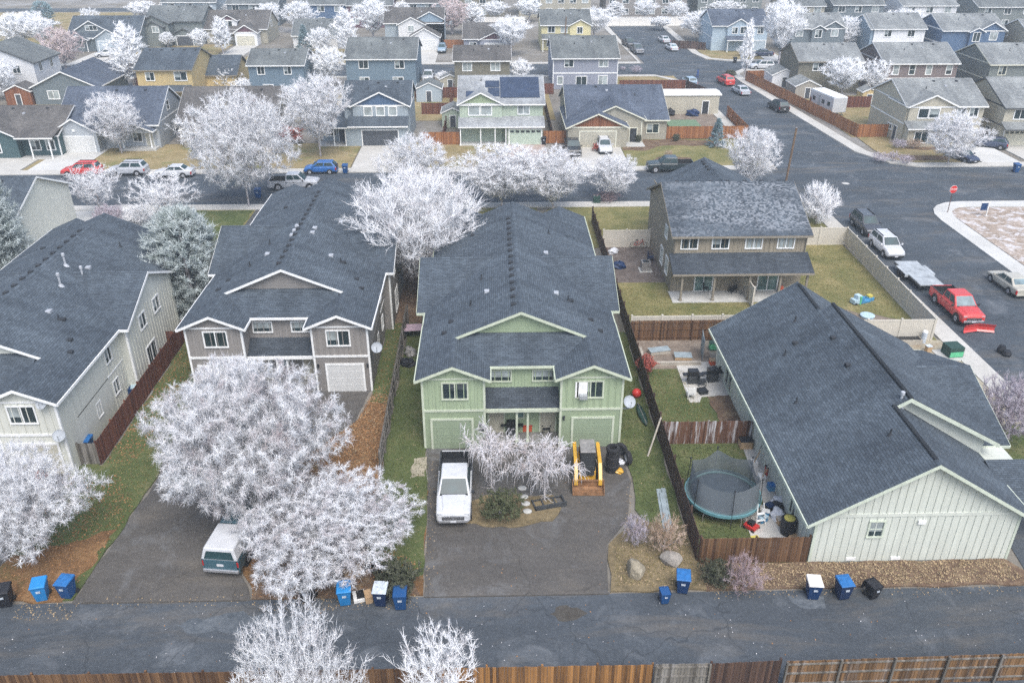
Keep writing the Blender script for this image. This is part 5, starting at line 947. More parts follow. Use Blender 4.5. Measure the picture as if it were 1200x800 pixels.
# ------------------------------------------------------------------ fences
spec('fence_red', m_wood, (.075, .026, .020), (.17, .065, .040)); spec('fence_orange', m_wood, (.17, .065, .028), (.34, .15, .06)); spec('fence_brown', m_wood, (.06, .032, .020), (.17, .095, .050)); spec('fence_grey', m_wood, (.075, .068, .06), (.20, .185, .165), .14, 0, .2)
spec('fence_amber', m_wood, (.07, .035, .016), (.34, .17, .06)); spec('fence_umber', m_wood, (.055, .032, .018), (.21, .12, .058), .14, 0, .12); spec('fence_dark', m_wood, (.035, .022, .02), (.10, .06, .045)); spec('vinyl', m_plain, (.52, .49, .425), .6, 0, .08); spec('vinyl_white', m_plain, (.66, .64, .60), .6); spec('fence_frosty', m_wood, (.07, .035, .025), (.16, .08, .05), .14, 0, 1.0)
def fence(label, pts, h, mat, rail=1, post=True, name='wood_fence', seed=0, board=.145, posth=.0, gap=2.4, postmat=None):
    rg = random.Random(seed+len(label)); x0, y0 = pts[0]; o = thing(name, label, 'fence', (x0, y0, 0)); pmat = postmat or mat
    for (ax, ay), (bx, by) in zip(pts, pts[1:]):
        ax -= x0; bx -= x0; ay -= y0; by -= y0; L = math.hypot(bx-ax, by-ay); ux, uy = (bx-ax)/L, (by-ay)/L; nx, ny = -uy, ux
        m = lambda a, n_, z: (ax+ux*a+nx*n_, ay+uy*a+ny*n_, z)
        b = MB(); a = 0
        while a < L-.02:
            w = min(board, L-a); d = rg.uniform(-.005, .005); z = h+rg.uniform(-.02, .02); tilt = rg.uniform(-.006, .006)
            b.hexa([m(a, d-.011, .04), m(a+w-.012, d-.011, .04), m(a+w-.012, d+.011, .04), m(a, d+.011, .04)], [m(a+tilt, d-.011, z), m(a+w-.012+tilt, d-.011, z), m(a+w-.012+tilt, d+.011, z), m(a+tilt, d+.011, z)]); a += w
        b.build('board_panel', mat, o)
        if rail:
            r = MB(); s = rail
            for z in (.3, h*.55, h-.22): r.box(0, L, min(s*.016, s*.055), max(s*.016, s*.055), z, z+.09, lambda a_, n_, z_: m(a_, n_, z_))
            r.build('rail', pmat, o)
        if post:
            n = max(1, round(L/gap))
            for i in range(n+1):
                q = L*i/n; p = MB(); s = rail or 1; p.box(q-.045, q+.045, min(s*.057, s*.15), max(s*.057, s*.15), 0, h+posth+rg.uniform(-.02, .05), m); p.build('post', pmat, o)
    return o
def vinyl(label, pts, h, mat='vinyl', gap=2.4, name='vinyl_fence'):
    x0, y0 = pts[0]; o = thing(name, label, 'fence', (x0, y0, 0))
    for (ax, ay), (bx, by) in zip(pts, pts[1:]):
        ax -= x0; bx -= x0; ay -= y0; by -= y0; L = math.hypot(bx-ax, by-ay); ux, uy = (bx-ax)/L, (by-ay)/L; nx, ny = -uy, ux
        m = lambda a, n_, z: (ax+ux*a+nx*n_, ay+uy*a+ny*n_, z)
        n = max(1, round(L/gap)); b = MB()
        k = 0
        while k*.16 < L: b.box(k*.16+.004, min(L, k*.16+.156), -.018, .018, .10, h-.06, m); k += 1
        b.box(0, L, -.035, .035, .05, .2, m); b.box(0, L, -.035, .035, h-.14, h, m); b.build('panel', mat, o)
        for i in range(n+1):
            q = L*i/n; p = MB(); p.box(q-.065, q+.065, -.065, .065, 0, h+.08, m); p.box(q-.08, q+.08, -.08, .08, h+.08, h+.11, m); p.build('post', mat, o)
    return o
fence('dark red brown side fence between the cream duplex and the taupe duplex', [(-24.5, 43.2), (-24.5, 59.6)], 1.75, 'fence_red', 1)
fence('short weathered fence closing the cream duplex side yard at the front', [(-25.8, 43.15), (-24.6, 43.15)], 1.6, 'fence_grey', 1)
fence('dark red cross fence behind the patio of the cream duplex', [(-25.2, 57.8), (-24.6, 57.8)], 1.7, 'fence_red', 0, False)
fence('weathered grey fence between the taupe duplex yard and the green duplex', [(-7.05, 41.6), (-7.15, 62)], 1.7, 'fence_grey', -1, True)
fence('long dark brown fence along the right side of the green duplex', [(10.65, 33.7), (10.65, 85.5)], 1.8, 'fence_dark', -1, True)
fence('orange brown fence in front of the trampoline yard', [(10.8, 33.5), (16.5, 33.5)], 1.75, 'fence_brown', 1)
fence('frost stained fence dividing the trampoline yard from the lawn behind it', [(10.8, 44.4), (16.5, 44.4)], 1.75, 'fence_frosty', 1)
fence('brown fence with visible rails at the back of the barbecue yard', [(10.8, 58.5), (20.5, 58.5)], 1.8, 'fence_brown', -1)
vinyl('beige vinyl fence top showing behind the brown rail fence', [(10.9, 59.0), (20.5, 59.0)], 1.95)
vinyl('beige vinyl privacy panel dividing the tan house patio', [(22.1, 64.2), (22.1, 66.9)], 1.9)
vinyl('beige vinyl gate fence beside the tan house with a bicycle leaning on it', [(11.0, 78.2), (15.6, 78.2)], 1.85)
vinyl('long beige vinyl wall along the street with the parked cars', [(27.3, 78.3), (35.4, 78.3), (34.75, 58.1)], 1.9)
vinyl('beige vinyl fence closing the lawn with toys near the utility boxes', [(24, 58.0), (34.65, 58.0)], 1.9)
# bottom fences (nearest the camera)
yb = 25.55
fence('brown stained fence along the bottom left of the alley', [(-30, yb+.1), (-3.0, yb)], 1.75, 'fence_brown', 1, seed=1)
fence('fence of alternating amber and grey boards at bottom centre', [(-2.9, yb), (6.8, yb-.05)], 1.75, 'fence_amber', 0, seed=2)
fence('grey weathered fence panel with a white rail at bottom centre', [(6.9, yb-.05), (9.3, yb-.05)], 1.78, 'fence_grey', -1, seed=3)
fence('dark short fence piece beside the double rail fence at bottom right', [(9.4, yb-.05), (12.5, yb+.05)], 1.75, 'fence_dark', 0, seed=4)
fence('grey brown fence with double rails at bottom right', [(12.7, yb), (32, yb+.3)], 1.75, 'fence_umber', -1, seed=5, posth=.05, postmat='fence_grey')
# fences farther off
for lb, pts, h, mt in (('orange fence left of the mint green solar house', [(-9.6, 116.9), (-4.5, 116.9)], 1.8, 'fence_orange'), ('orange fence between the mint green house and the ranch house', [(7.3, 117.2), (10.4, 117.2)], 1.8, 'fence_orange'),
  ('orange fence in front of the ranch house side yard', [(25, 119.3), (36.6, 119.3)], 1.8, 'fence_orange'), ('orange fence along the street beside the long cream shed', [(36.7, 119.3), (37.0, 132)], 1.8, 'fence_orange'), ('dark brown back fence right of the lilac grey house', [(22.7, 151.6), (34.4, 151.6)], 1.9, 'fence_red'),
  ('dark fence slanting down toward the pale blue car', [(34.5, 151.6), (36.8, 143)], 1.9, 'fence_dark'), ('very long orange fence along the right side of the street', [(47.4, 160), (52.6, 119.6)], 1.85, 'fence_orange'), ('orange fence with dark gate beside the corner house', [(52.7, 119.5), (57.0, 119.5)], 1.85, 'fence_orange'), ('orange fence end by the far street behind the red car', [(47.5, 160.1), (53, 160.6)], 1.8, 'fence_orange'),
  ('dark brown yard fence between the steel blue and mint green houses', [(-6.8, 117.4), (-6.4, 150)], 1.8, 'fence_red'), ('brown cross fence behind the steel blue house shed', [(-11, 135), (-.5, 135)], 1.8, 'fence_red'), ('dark brown fence between the mint green house and the ranch house yards', [(8.6, 118), (8.8, 150)], 1.8, 'fence_dark'), ('brown cross fence behind the lilac grey house garden', [(3.6, 149.5), (10.9, 149.5)], 1.8, 'fence_red'),
  ('red brown fence beside the white pickup in the back yard', [(-13, 146.8), (-4.5, 146.8)], 1.8, 'fence_red'), ('orange fence beside the low mauve roofed house', [(-10.4, 198), (-6, 198)], 1.8, 'fence_orange'), ('dark fence in front of the sky blue house corner yard', [(40.8, 197), (47.5, 193.5)], 1.7, 'fence_dark'), ('red fence behind the steel blue house on the left', [(-23.5, 128.6), (-20.6, 128.6)], 1.8, 'fence_red'),
  ('brown fence behind the camper trailer', [(52, 138), (62, 138)], 1.8, 'fence_red'), ('white picket fence above the steel blue roof', [(-25, 140), (-13.5, 140)], 1.3, 'vinyl_white'), ('brown fence left of the yellow house', [(-63.5, 156), (-58.6, 156)], 1.8, 'fence_red')):
    fence(lb, pts, h, mt, 1, True, gap=3.0, board=.2)
def wall_run(label, x0, x1, y, h, mat):
    o = thing('garden_wall', label, 'wall', (x0, y, 0)); b = MB(); b.box(0, x1-x0, 0, .2, 0, h); b.build('panel', mat, o); b = MB(); b.box(-.05, x1-x0+.05, -.05, .25, h, h+.12); b.build('coping', mat, o)
    for i in range(int((x1-x0)/5)+1): b = MB(); b.box(i*5-.2, i*5+.2, -.08, -.003, 0, h+.2); b.build('pier', mat, o)
wall_run('white boundary wall at the street end, left of the gap', 14, 42, 232, 2.0, 'vinyl_white'); wall_run('white boundary wall at the street end, right of the gap', 43.6, 60, 232, 2.0, 'vinyl_white')
wall_run('white boundary wall left of the lemon yellow house', -4, 9, 232.4, 2.0, 'vinyl_white')
# ------------------------------------------------------------------ wheeled bins
spec('bin_blue', m_plain, (.014, .07, .20), .5); spec('bin_bright', m_plain, (.02, .20, .48), .5); spec('bin_navy', m_plain, (.012, .03, .085), .5); spec('bin_black', m_plain, (.018, .019, .024), .55); spec('lid_frost', m_plain, (.45, .50, .55), .6, 0, .3, 6); spec('lid_white', m_plain, (.66, .64, .6), .6); spec('bin_dark', m_plain, (.010, .04, .12), .5); spec('lid_blue', m_plain, (.02, .12, .32), .5, 0, .3, 5)
def bin_(label, px, py, body, lid, rz=0, open_=False, k=1.0, lidback=False):
    x, y = W(px, py, 0); o = thing('wheeled_bin', label, 'bin', (x, y, 0), R(rz)); o.scale = (k,)*3
    b = MB(); P = lambda w, d0, d1, z: [(-w, d0, z), (w, d0, z), (w, d1, z), (-w, d1, z)]
    rings = [P(.25, -.24, .26, .06), P(.27, -.28, .30, .3), P(.335, -.36, .38, .98), P(.36, -.39, .41, 1.0), P(.36, -.39, .41, 1.05)]
    loft(b, rings)
    if open_:
        b.f.pop(); b.uv.pop(); loft(b, [P(.33, -.36, .38, 1.05), P(.30, -.33, .35, .7), P(.24, -.22, .25, .12)])
    b.build('body', body, o, bevel=.02); 
    if open_ is False:
        m = MB(); m.hexa(P(.375, -.42, .42, 1.055), [(-.34, -.38, 1.11), (.34, -.38, 1.11), (.34, .40, 1.16), (-.34, .40, 1.16)]); m.build('lid', lid, o, bevel=.02)
    elif lidback:
        m = MB(); m.hexa([(-.37, .44, 1.04), (.37, .44, 1.04), (.37, .50, 1.04), (-.37, .50, 1.04)], [(-.34, .58, .3), (.34, .58, .3), (.34, .63, .3), (-.34, .63, .3)]); m.build('lid', lid, o)
    m = MB(); m.tube((-.3, .47, 1.0), (.3, .47, 1.0), .022); m.tube((-.3, .47, 1.0), (-.3, .38, .98), .02); m.tube((.3, .47, 1.0), (.3, .38, .98), .02); m.build('handle', body, o)
    for q in (-1, 1): w = MB(); w.lathe([(.05, -.035), (.13, -.035), (.13, .035), (.05, .035)], (q*.29, .32, .13), 14, ax='x'); w.build('wheel', 'tyre', o)
    m = MB(); m.box(-.1, .1, -.392, -.36, .72, .82); m.build('sticker', 'lid_frost', o)
for a in (('black bin at the left picture edge beside the alley', 9, 708, 'bin_black', 'bin_black', 12), ('bright blue bin with pale lid left of the big driveway', 51, 701, 'bin_bright', 'bin_bright', 14), ('mid blue bin with dark lid nearest the left driveway edge', 81, 698, 'bin_blue', 'lid_blue', -8), ('black bin behind the frosted alley tree', 362, 703, 'bin_black', 'bin_black', -10), ('bright blue bin with pale lid beside the cardboard boxes', 405, 706, 'bin_bright', 'bin_bright', 8), ('navy bin with frosted grey lid between two blue bins', 447, 707, 'bin_navy', 'lid_frost', -4), ('blue bin without a lid at the driveway corner', 470, 711, 'bin_blue', 'bin_blue', 2, True), ('small blue bin standing open beside the dark blue one', 778, 705, 'bin_blue', 'bin_blue', 5, True, .72), ('dark blue bin behind the small open bin near the boulders', 799, 692, 'bin_dark', 'lid_blue', -10), ('navy bin with white lid in front of the pale mint house', 951, 699, 'bin_dark', 'lid_white', -6), ('navy bin with blue lid in the middle of three by the pale mint house', 986, 699, 'bin_navy', 'lid_blue', 6), ('black bin with its lid open right of two navy bins', 1021, 699, 'bin_black', 'bin_black', 20, True, .85, True)): bin_(*a)
for a in (('brown black bin behind the blue hatchback', 393, 203, 'bin_black', 'bin_black', 0), ('blue bin behind the blue hatchback', 405, 203, 'bin_blue', 'bin_blue', 0), ('blue bin beside the silver pickup tree', 303, 232, 'bin_blue', 'bin_blue', 0), ('black bin beside the mint green garage', 637, 170, 'bin_black', 'bin_black', 0), ('blue bin at the right edge on the corner driveway', 1190, 202, 'bin_blue', 'bin_blue', 0), ('dark bin at the kerb before the sky blue house', 861, 74, 'bin_black', 'bin_black', 0), ('light blue bin inside the cream duplex side yard', 90, 532, 'bin_bright', 'bin_bright', 0), ('dark blue bin inside the cream duplex side yard', 104, 530, 'bin_blue', 'lid_blue', 0), ('blue bin on the drive by the dark teal bungalow', 20, 181, 'bin_blue', 'bin_blue', 0)): bin_(*a)
# ------------------------------------------------------------------ skid steer and its neighbours
spec('loader_yellow', m_paint, (.58, .33, .03)); spec('cab_black', m_plain, (.012, .014, .015), .6); spec('rust_steel', m_plain, (.22, .12, .06), .7, .2, .45, 2.5); spec('dark_steel', m_plain, (.06, .065, .07), .6, .3, .3); spec('worn_steel', m_plain, (.28, .27, .26), .5, .3, .3)
def skid(x, y):
    o = thing('skid_steer', 'yellow skid steer loader with lowered bucket in front of the right garage', 'loader', (x, y, 0), R(-92))
    b = MB(); b.hexa([(-1.1, -.5, .3), (.9, -.5, .3), (.9, .5, .3), (-1.1, .5, .3)], [(-1.1, -.5, 1.0), (.75, -.5, .85), (.75, .5, .85), (-1.1, .5, 1.0)]); b.build('body', 'loader_yellow', o, bevel=.03)
    c = MB(); c.box(-1.15, -.55, -.45, .45, .95, 1.4); c.build('engine_cover', 'loader_yellow', o, bevel=.04)
    c = MB()
    for q in (-.42, .42):
        c.tube((.72, q, .85), (.45, q, 1.95), .035); c.tube((.45, q, 1.95), (-.55, q, 2.0), .035); c.tube((-.55, q, 2.0), (-.6, q, 1.0), .035)
        for k in range(5): c.tube((-.4+.2*k, q, 1.0), (-.45+.2*k, q, 1.95), .012)
    c.build('cab_frame', 'black_plastic', o); r = MB(); r.box(-.85, .5, -.46, .46, 1.97, 2.06); r.build('cab_roof', 'worn_steel', o, bevel=.03)
    s = MB(); s.box(-.35, .15, -.25, .25, .95, 1.1); s.box(-.4, -.3, -.25, .25, 1.05, 1.6); s.build('seat', 'black_plastic', o, bevel=.04)
    g = MB(); g.hexa([(.62, -.42, .88), (1.0, -.36, .70), (1.0, .36, .70), (.62, .42, .88)], [(.42, -.42, 1.95), (.47, -.42, 1.95), (.47, .42, 1.95), (.42, .42, 1.95)]); g.build('front_guard', 'cab_black', o); g = MB(); [g.tube((1.0-.055*k, -.39, .74+.125*k), (1.0-.055*k, .39, .74+.125*k), .014, None, 5) for k in range(9)]; g.build('guard_bars', 'dark_steel', o)
    for q in (-1, 1):
        a = MB(); P = [(-1.2, 1.55), (-1.2, 1.28), (.55, 1.0), (1.25, .35), (1.5, .35), (1.45, .72), (.75, 1.45)]
        a.extr([(px_, q*.72-.11, z) for px_, z in P], (0, .22, 0)); a.build('lift_arm', 'loader_yellow', o, bevel=.015)
        t = MB(); t.box(-1.2, -1.0, q*.7-.09, q*.7+.09, .9, 1.6); t.build('tower', 'loader_yellow', o); h = MB(); h.tube((-.5, q*.6, .8), (.6, q*.66, .95), .04); h.build('cylinder_ram', 'chrome', o)
        for xx in (-.62, .52): w = MB(); w.lathe([(.2, -.13), (.38, -.14), (.42, -.08), (.42, .08), (.38, .14), (.2, .13)], (xx, q*.68, .42), 18, ax='y'); wo = w.build('wheel', 'tyre', o); m = MB(); m.lathe([(.05, q*.11), (.21, q*.135)], (xx, q*.68, .42), 12, ax='y'); m.build('rim', 'loader_yellow', wo)
    b = MB(); P = [(1.35, .62), (1.32, .1), (1.5, .02), (2.05, .02)]
    for i in range(3):
        (xa, za), (xb, zb) = P[i], P[i+1]; b.hexa([(xa, -.93, za), (xa, .93, za), (xb, .93, zb), (xb, -.93, zb)], [(xa+.01, -.93, za+.04), (xa+.01, .93, za+.04), (xb+.01, .93, zb+.04), (xb+.01, -.93, zb+.04)])
    for q in (-.93, .93): b.extr([(1.35, q-.015, .62), (1.32, q-.015, .1), (1.5, q-.015, .02), (2.05, q-.015, .02), (1.95, q-.015, .2)], (0, .03, 0))
    b.box(1.33, 1.42, -.95, .95, .58, .68); b.build('bucket', 'rust_steel', o)
    for q in (-.35, .35): l = MB(); l.box(.76, .83, q-.06, q+.06, .6, .7); l.build('headlight', 'lamp_clear', o)
sx, sy = W(687, 556, 0); skid(sx, sy)
def tyre(label, x, y, z, r, w, flat=True, rz=0, rim=None, group=None):
    o = thing('tyre', label, 'tyre', (x, y, z), rz, group); b = MB(); b.lathe([(r*.56, -w/2), (r*.9, -w/2), (r, -w*.3), (r, w*.3), (r*.9, w/2), (r*.56, w/2), (r*.54, 0)], (0, 0, w/2 if flat else r), 22, ax='z' if flat else 'x'); b.f = b.f[:-2]; b.uv = b.uv[:-2]
    n = 22; b.f += [(i, (i+1) % n, 6*n+(i+1) % n, 6*n+i) for i in range(n)]; b.uv += [None]*n; b.build('casing', 'tyre', o)
    if rim: m = MB(); m.lathe([(.06, -w*.1), (r*.5, -w*.3), (r*.56, -w*.35), (r*.56, w*.35), (.06, w*.1)], (0, 0, w/2 if flat else r), 18, ax='z' if flat else 'x'); m.build('rim', rim, o)
px_, py_ = W(717, 551, 0)
for i, lb in enumerate(('lowest tyre of the black stack beside the green duplex garage', 'second tyre from the bottom of the black stack', 'third tyre from the bottom of the black stack', 'fourth tyre from the bottom of the black stack', 'fifth tyre from the bottom of the black stack', 'top tyre of the black stack with its dark hole showing')): tyre(lb, px_+.03*math.sin(i*2), py_+.03*math.cos(i*3), .30*i+.0, .42, .29)
ax, ay = W(735, 543, 0); tyre('large wheel with white rim leaning at the lawn edge', ax, ay, 0, .46, .30, False, R(15), 'rim'); ax, ay = W(727, 532, 0); tyre('dark wheel standing behind the wheel with white rim', ax, ay, 0, .42, .28, False, R(60), 'dark_steel')
def blob(name, label, cat, x, y, prof, mat, sx=1, sy=1, rz=0, n=18, z=0):
    o = thing(name, label, cat, (x, y, z), rz); b = MB(); b.lathe(prof, (0, 0, 0), n, sx, sy); b.build('body', mat, o, smooth=True); return o
def rock(label, px, py, w, d, h, mat, seed, rz):
    x, y = W(px, py, 0); rg = random.Random(seed); o = thing('boulder', label, 'boulder', (x, y, 0), R(rz)); bm = bmesh.new(); bmesh.ops.create_icosphere(bm, subdivisions=4, radius=1)
    dirs = [Vector((rg.uniform(-1, 1), rg.uniform(-1, 1), rg.uniform(-.3, 1))).normalized() for _ in range(15)]; offs = [rg.uniform(.66, .92) for _ in dirs]
    for v in bm.verts:
        for d_, q in zip(dirs, offs):
            e = v.co.dot(d_)
            if e > q: v.co -= d_*(e-q)*.92
        v.co += v.co.normalized()*rg.uniform(-.012, .012); v.co.x *= w/2; v.co.y *= d/2; v.co.z = v.co.z*h*.62+h*.36
    me = bpy.data.meshes.new('stone'); bm.to_mesh(me); bm.free(); me.materials.append(M(mat)); c = bpy.data.objects.new('stone', me); C.objects.link(c); c.parent = o
spec('rock_tan', m_ground, [(.3, (.13, .115, .085)), (.55, (.27, .24, .18)), (.75, (.40, .38, .32))], 1.6, 14, .5, .8); spec('rock_grey', m_ground, [(.3, (.17, .155, .14)), (.6, (.31, .29, .26)), (.8, (.40, .38, .35))], 1.2, 12, .4, .8)
rock('tan boulder with lichen in front of the round tan bush, the left of two', 745, 672, 1.15, 1.25, .95, 'rock_tan', 4, 10); rock('smooth grey boulder beside the fence end, the right of two', 786, 660, 1.25, 1.0, .8, 'rock_grey', 9, -12)
def plain(name, label, cat, x, y, rz, parts, z=0):
    """parts: (name, material, [boxes or tubes]); a box is 6 numbers, a tube is (p0, p1, r)"""
    o = thing(name, label, cat, (x, y, z), R(rz))
    for nm, mt, sh in parts:
        b = MB()
        for q in sh:
            if len(q) == 6: b.box(*q)
            elif len(q) == 3: b.tube(q[0], q[1], q[2])
            else: b.lathe(q[0], q[1], 16)
        b.build(nm, mt, o, bevel=.01 if all(len(q) == 6 for q in sh) else 0)
    return o
x, y = W(643, 590, 0); plain('loader_attachment', 'dark steel loader attachment lying by the white birch trunk', 'attachment', x, y, 14, [('frame', 'dark_steel', [(-.95, .95, -.5, -.42, .0, .35), (-.95, .95, .35, .43, .0, .12), (-.95, -.86, -.5, .43, 0, .18), (.86, .95, -.5, .43, 0, .18)]), ('tine', 'dark_steel', [(-.4, -.3, -.5, .45, 0, .1)]), ('tine', 'dark_steel', [(.3, .4, -.5, .45, 0, .1)])])
for i, (a, b_) in enumerate(((612, 573), (614, 583), (616, 591), (618, 600))):
    x, y = W(a, b_, 0); blob('stepping_stone', ('farthest pale stepping stone on the planting bed', 'second farthest pale stepping stone on the bed', 'second nearest pale stepping stone on the bed', 'nearest pale stepping stone on the planting bed')[i], 'stone', x, y, [(.22, .0), (.22, .12), (.19, .14)], 'concrete', 1.2, .9)
x, y = W(779, 598, 0); plain('plank_stack', 'blue grey planks leaning along the long dark fence', 'planks', x, y, -4, [('plank', 'plank_blue', [(-.30, -.02, -1.9, 1.9, .03, .09)]), ('plank', 'plank_blue', [(.0, .26, -1.7, 2.0, .03, .09)]), ('plank', 'plank_blue', [(-.16, .12, -1.8, 1.5, .095, .15)])])
x, y = W(771, 520, 0); plain('leaning_plank', 'single pale plank propped against the long dark fence', 'plank', x, y, 0, [('board', 'plank_pale', [((-.9, -1.4, .05), (.1, .3, 1.85), .06)])])
x, y = W(746, 461, .3); blob('ball', 'red ball on the grass beside the long fence', 'ball', x, y, [(.34*math.sin(max(.05, t*.314)), .34-.34*math.cos(t*.314)) for t in range(11)], 'red_shiny')
x, y = W(752, 488, 0); plain('canoe', 'dark green canoe lying against the long fence', 'canoe', x, y, -86, [])
def hull(o):
    b = MB(); loft(b, [[(x_, w*math.sin(t), .35-.32*math.cos(t)*q) for t in (-1.5, -1, -.5, 0, .5, 1, 1.5)] for x_, w, q in ((-1.9, .03, .3), (-1.2, .27, .9), (0, .38, 1), (1.2, .27, .9), (1.9, .03, .3))]); b.build('hull', 'dark_green', o, smooth=True); b = MB(); b.tube((-1.85, 0, .40), (1.85, 0, .40), .03); b.build('keel_strip', 'worn_steel', o)
hull(bpy.data.objects['canoe']); bpy.data.objects['canoe'].scale = (.72, .72, .72)
# ------------------------------------------------------------------ trampoline
spec('net', m_net); spec('tramp_mat', m_plain, (.05, .065, .08), .7); spec('tramp_pad', m_plain, (.09, .14, .15), .6); spec('tramp_edge', m_plain, (.12, .27, .30), .5)
def trampoline(x, y, r):
    o = thing('trampoline', 'round trampoline with dark safety net in the fenced side yard', 'trampoline', (x, y, 0), R(12)); z = .85
    b = MB(); b.lathe([(.01, z-.03), (r*.86, z), (r*.86, z+.015), (.01, z-.01)], n=40); b.build('jump_mat', 'tramp_mat', o)
    def ring(r0, r1, z0, z1, nm, mt):
        b = MB(); n = 48; 
        for i in range(n):
            t0, t1 = 2*math.pi*i/n, 2*math.pi*(i+1)/n; c0, s0, c1, s1 = math.cos(t0), math.sin(t0), math.cos(t1), math.sin(t1)
            b.hexa([(r0*c0, r0*s0, z0), (r1*c0, r1*s0, z0), (r1*c1, r1*s1, z0), (r0*c1, r0*s1, z0)], [(r0*c0, r0*s0, z1), (r1*c0, r1*s0, z1), (r1*c1, r1*s1, z1), (r0*c1, r0*s1, z1)])
        return b.build(nm, mt, o)
    ring(r*.87, r*1.0, z+.0, z+.05, 'pad', 'tramp_pad'); ring(r*1.0+.002, r*1.03, z-.12, z+.06, 'pad_edge', 'tramp_edge')
    N = 6; rn = r*.96
    for i in range(N):
        t = 2*math.pi*i/N+.3; c, s = math.cos(t), math.sin(t)
        p = MB(); p.tube((r*1.04*c, r*1.04*s, .02), (rn*c*1.02, rn*s*1.02, 2.55), .022); p.lathe([(.05, 2.53), (.06, 2.58), (.03, 2.64)], (rn*c*1.02, rn*s*1.02, 0), 8); p.build('pole', 'black_plastic', o)
        l = MB(); l.tube((r*1.0*math.cos(t+.3), r*1.0*math.sin(t+.3), 0.02), (r*.98*math.cos(t+.3), r*.98*math.sin(t+.3), z), .025); l.build('leg', 'worn_steel', o)
    b = MB(); n = 60; rows = [(0, z+.05), (.35, 1.25), (.7, 1.75), (1, 2.45)]
    V = []
    for f, zz in rows:
        for i in range(n):
            t = 2*math.pi*i/n; k = (t-.3) % (2*math.pi/N)/(2*math.pi/N); sag = math.sin(math.pi*k)
            rr = rn*(1-(.10*f+.04)*sag-.02*f); V.append((rr*math.cos(t), rr*math.sin(t), zz-.24*sag*f))
    b.add(V, [(j*n+i, j*n+(i+1) % n, (j+1)*n+(i+1) % n, (j+1)*n+i) for j in range(3) for i in range(n)]); b.build('safety_net', 'net', o, smooth=True)
x, y = W(847, 577, .85); trampoline(x, y, 2.12)
# ------------------------------------------------------------------ yard things on the right
def grill(label, px, py, rz=0):
    x, y = W(px, py, 0); plain('barbecue_grill', label, 'grill', x, y, rz, [('cart', 'dark_steel', [(-.35, .35, -.25, .25, .12, .75)]), ('lid', 'grill', [(-.36, .36, -.28, .28, .78, 1.12)]), ('side_shelf', 'grill', [(-.75, -.37, -.22, .22, .76, .8), (.37, .75, -.22, .22, .76, .8)]), ('wheel', 'tyre', [((-.38, -.2, .1), (-.34, -.2, .1), .1)]), ('wheel', 'tyre', [((.34, -.2, .1), (.38, -.2, .1), .1)])])
grill('black covered grill on the barbecue patio, the left of two', 811, 449); grill('black grill on the barbecue patio close to the house wall', 834, 447, 10)
def chair(label, px, py, rz, mt, w=.55):
    x, y = W(px, py, 0); h = w/2; plain('garden_chair', label, 'chair', x, y, rz, [('seat', mt, [(-h, h, -h, h, .40, .45)]), ('backrest', mt, [(-h, h, h-.05, h, .5, .95)]), ('armrest', mt, [(-h-.04, -h+.02, -h, h, .62, .66)]), ('armrest', mt, [(h-.02, h+.04, -h, h, .62, .66)])]+[('leg', mt, [(q*h-.025, q*h+.025, p*h-.025, p*h+.025, 0, .40)]) for q in (-.9, .9) for p in (-.9, .9)])
chair('white plastic chair standing on the lawn before the grills', 809, 466, 180, 'white_plastic'); chair('grey chair between the two black grills', 822, 452, 90, 'dark_steel'); chair('dark garden chair on the patio by the house wall', 842, 440, 200, 'dark_steel')
x, y = W(822, 418, 0); plain('mesh_panel', 'upright grey mesh panel standing in the dirt garden', 'panel', x, y, 82, [('sheet', 'plank_blue', [(-.9, .9, -.02, .02, .1, 1.8)]), ('post', 'worn_steel', [(-.95, -.9, -.03, .03, 0, 1.9)]), ('post', 'worn_steel', [(.9, .95, -.03, .03, 0, 1.9)])])
x, y = W(790, 428, 0); plain('raised_bed', 'low timber raised bed at the edge of the dirt garden', 'raised bed', x, y, 0, [('sleeper', 'plank_pale', [(-2.3, 2.0, -.12, .12, 0, .32)]), ('sleeper', 'plank_pale', [(-2.3, -2.1, .12, 2.4, 0, .3)])])
T('red', 757, 440, 415, 22, 'red leaved plant by the long fence in the barbecue yard', name='shrub', cat='shrub')
x, y = W(888, 612, 0); plain('step_ladder', 'white step ladder standing on the trampoline yard paving', 'ladder', x, y, 12, [('front_frame', 'white_plastic', [((-.28, -.35, 0), (-.18, 0, 1.35), .025), ((.28, -.35, 0), (.18, 0, 1.35), .025)]), ('rear_frame', 'white_plastic', [((-.28, .35, 0), (-.18, 0, 1.35), .025), ((.28, .35, 0), (.18, 0, 1.35), .025)]), ('step', 'white_plastic', [(-.26, .26, -.32, -.16, .35, .38)]), ('step', 'white_plastic', [(-.22, .22, -.22, -.06, .75, .78)])])
x, y = W(880, 619, 0); plain('lawn_mower', 'red and black lawn mower on the trampoline yard paving', 'mower', x, y, 40, [('deck', 'red_shiny', [(-.28, .28, -.35, .35, .1, .3)]), ('engine', 'grill', [(-.16, .16, -.15, .2, .3, .52)]), ('handle', 'dark_steel', [((-.22, .3, .3), (-.22, 1.0, 1.0), .018), ((.22, .3, .3), (.22, 1.0, 1.0), .018), ((-.22, 1.0, 1.0), (.22, 1.0, 1.0), .018)])]+[('wheel', 'tyre', [((q*.30-.03, p, .1), (q*.30+.03, p, .1), .1)]) for q in (-1, 1) for p in (-.28, .28)])
x, y = W(884, 635, 0); plain('bucket', 'small yellow crate by the orange brown fence', 'crate', x, y, 10, [('body', 'toy_yellow', [(-.2, .2, -.16, .16, .0, .3)]), ('rim', 'toy_yellow', [(-.22, .22, -.18, .18, .30, .34)])])
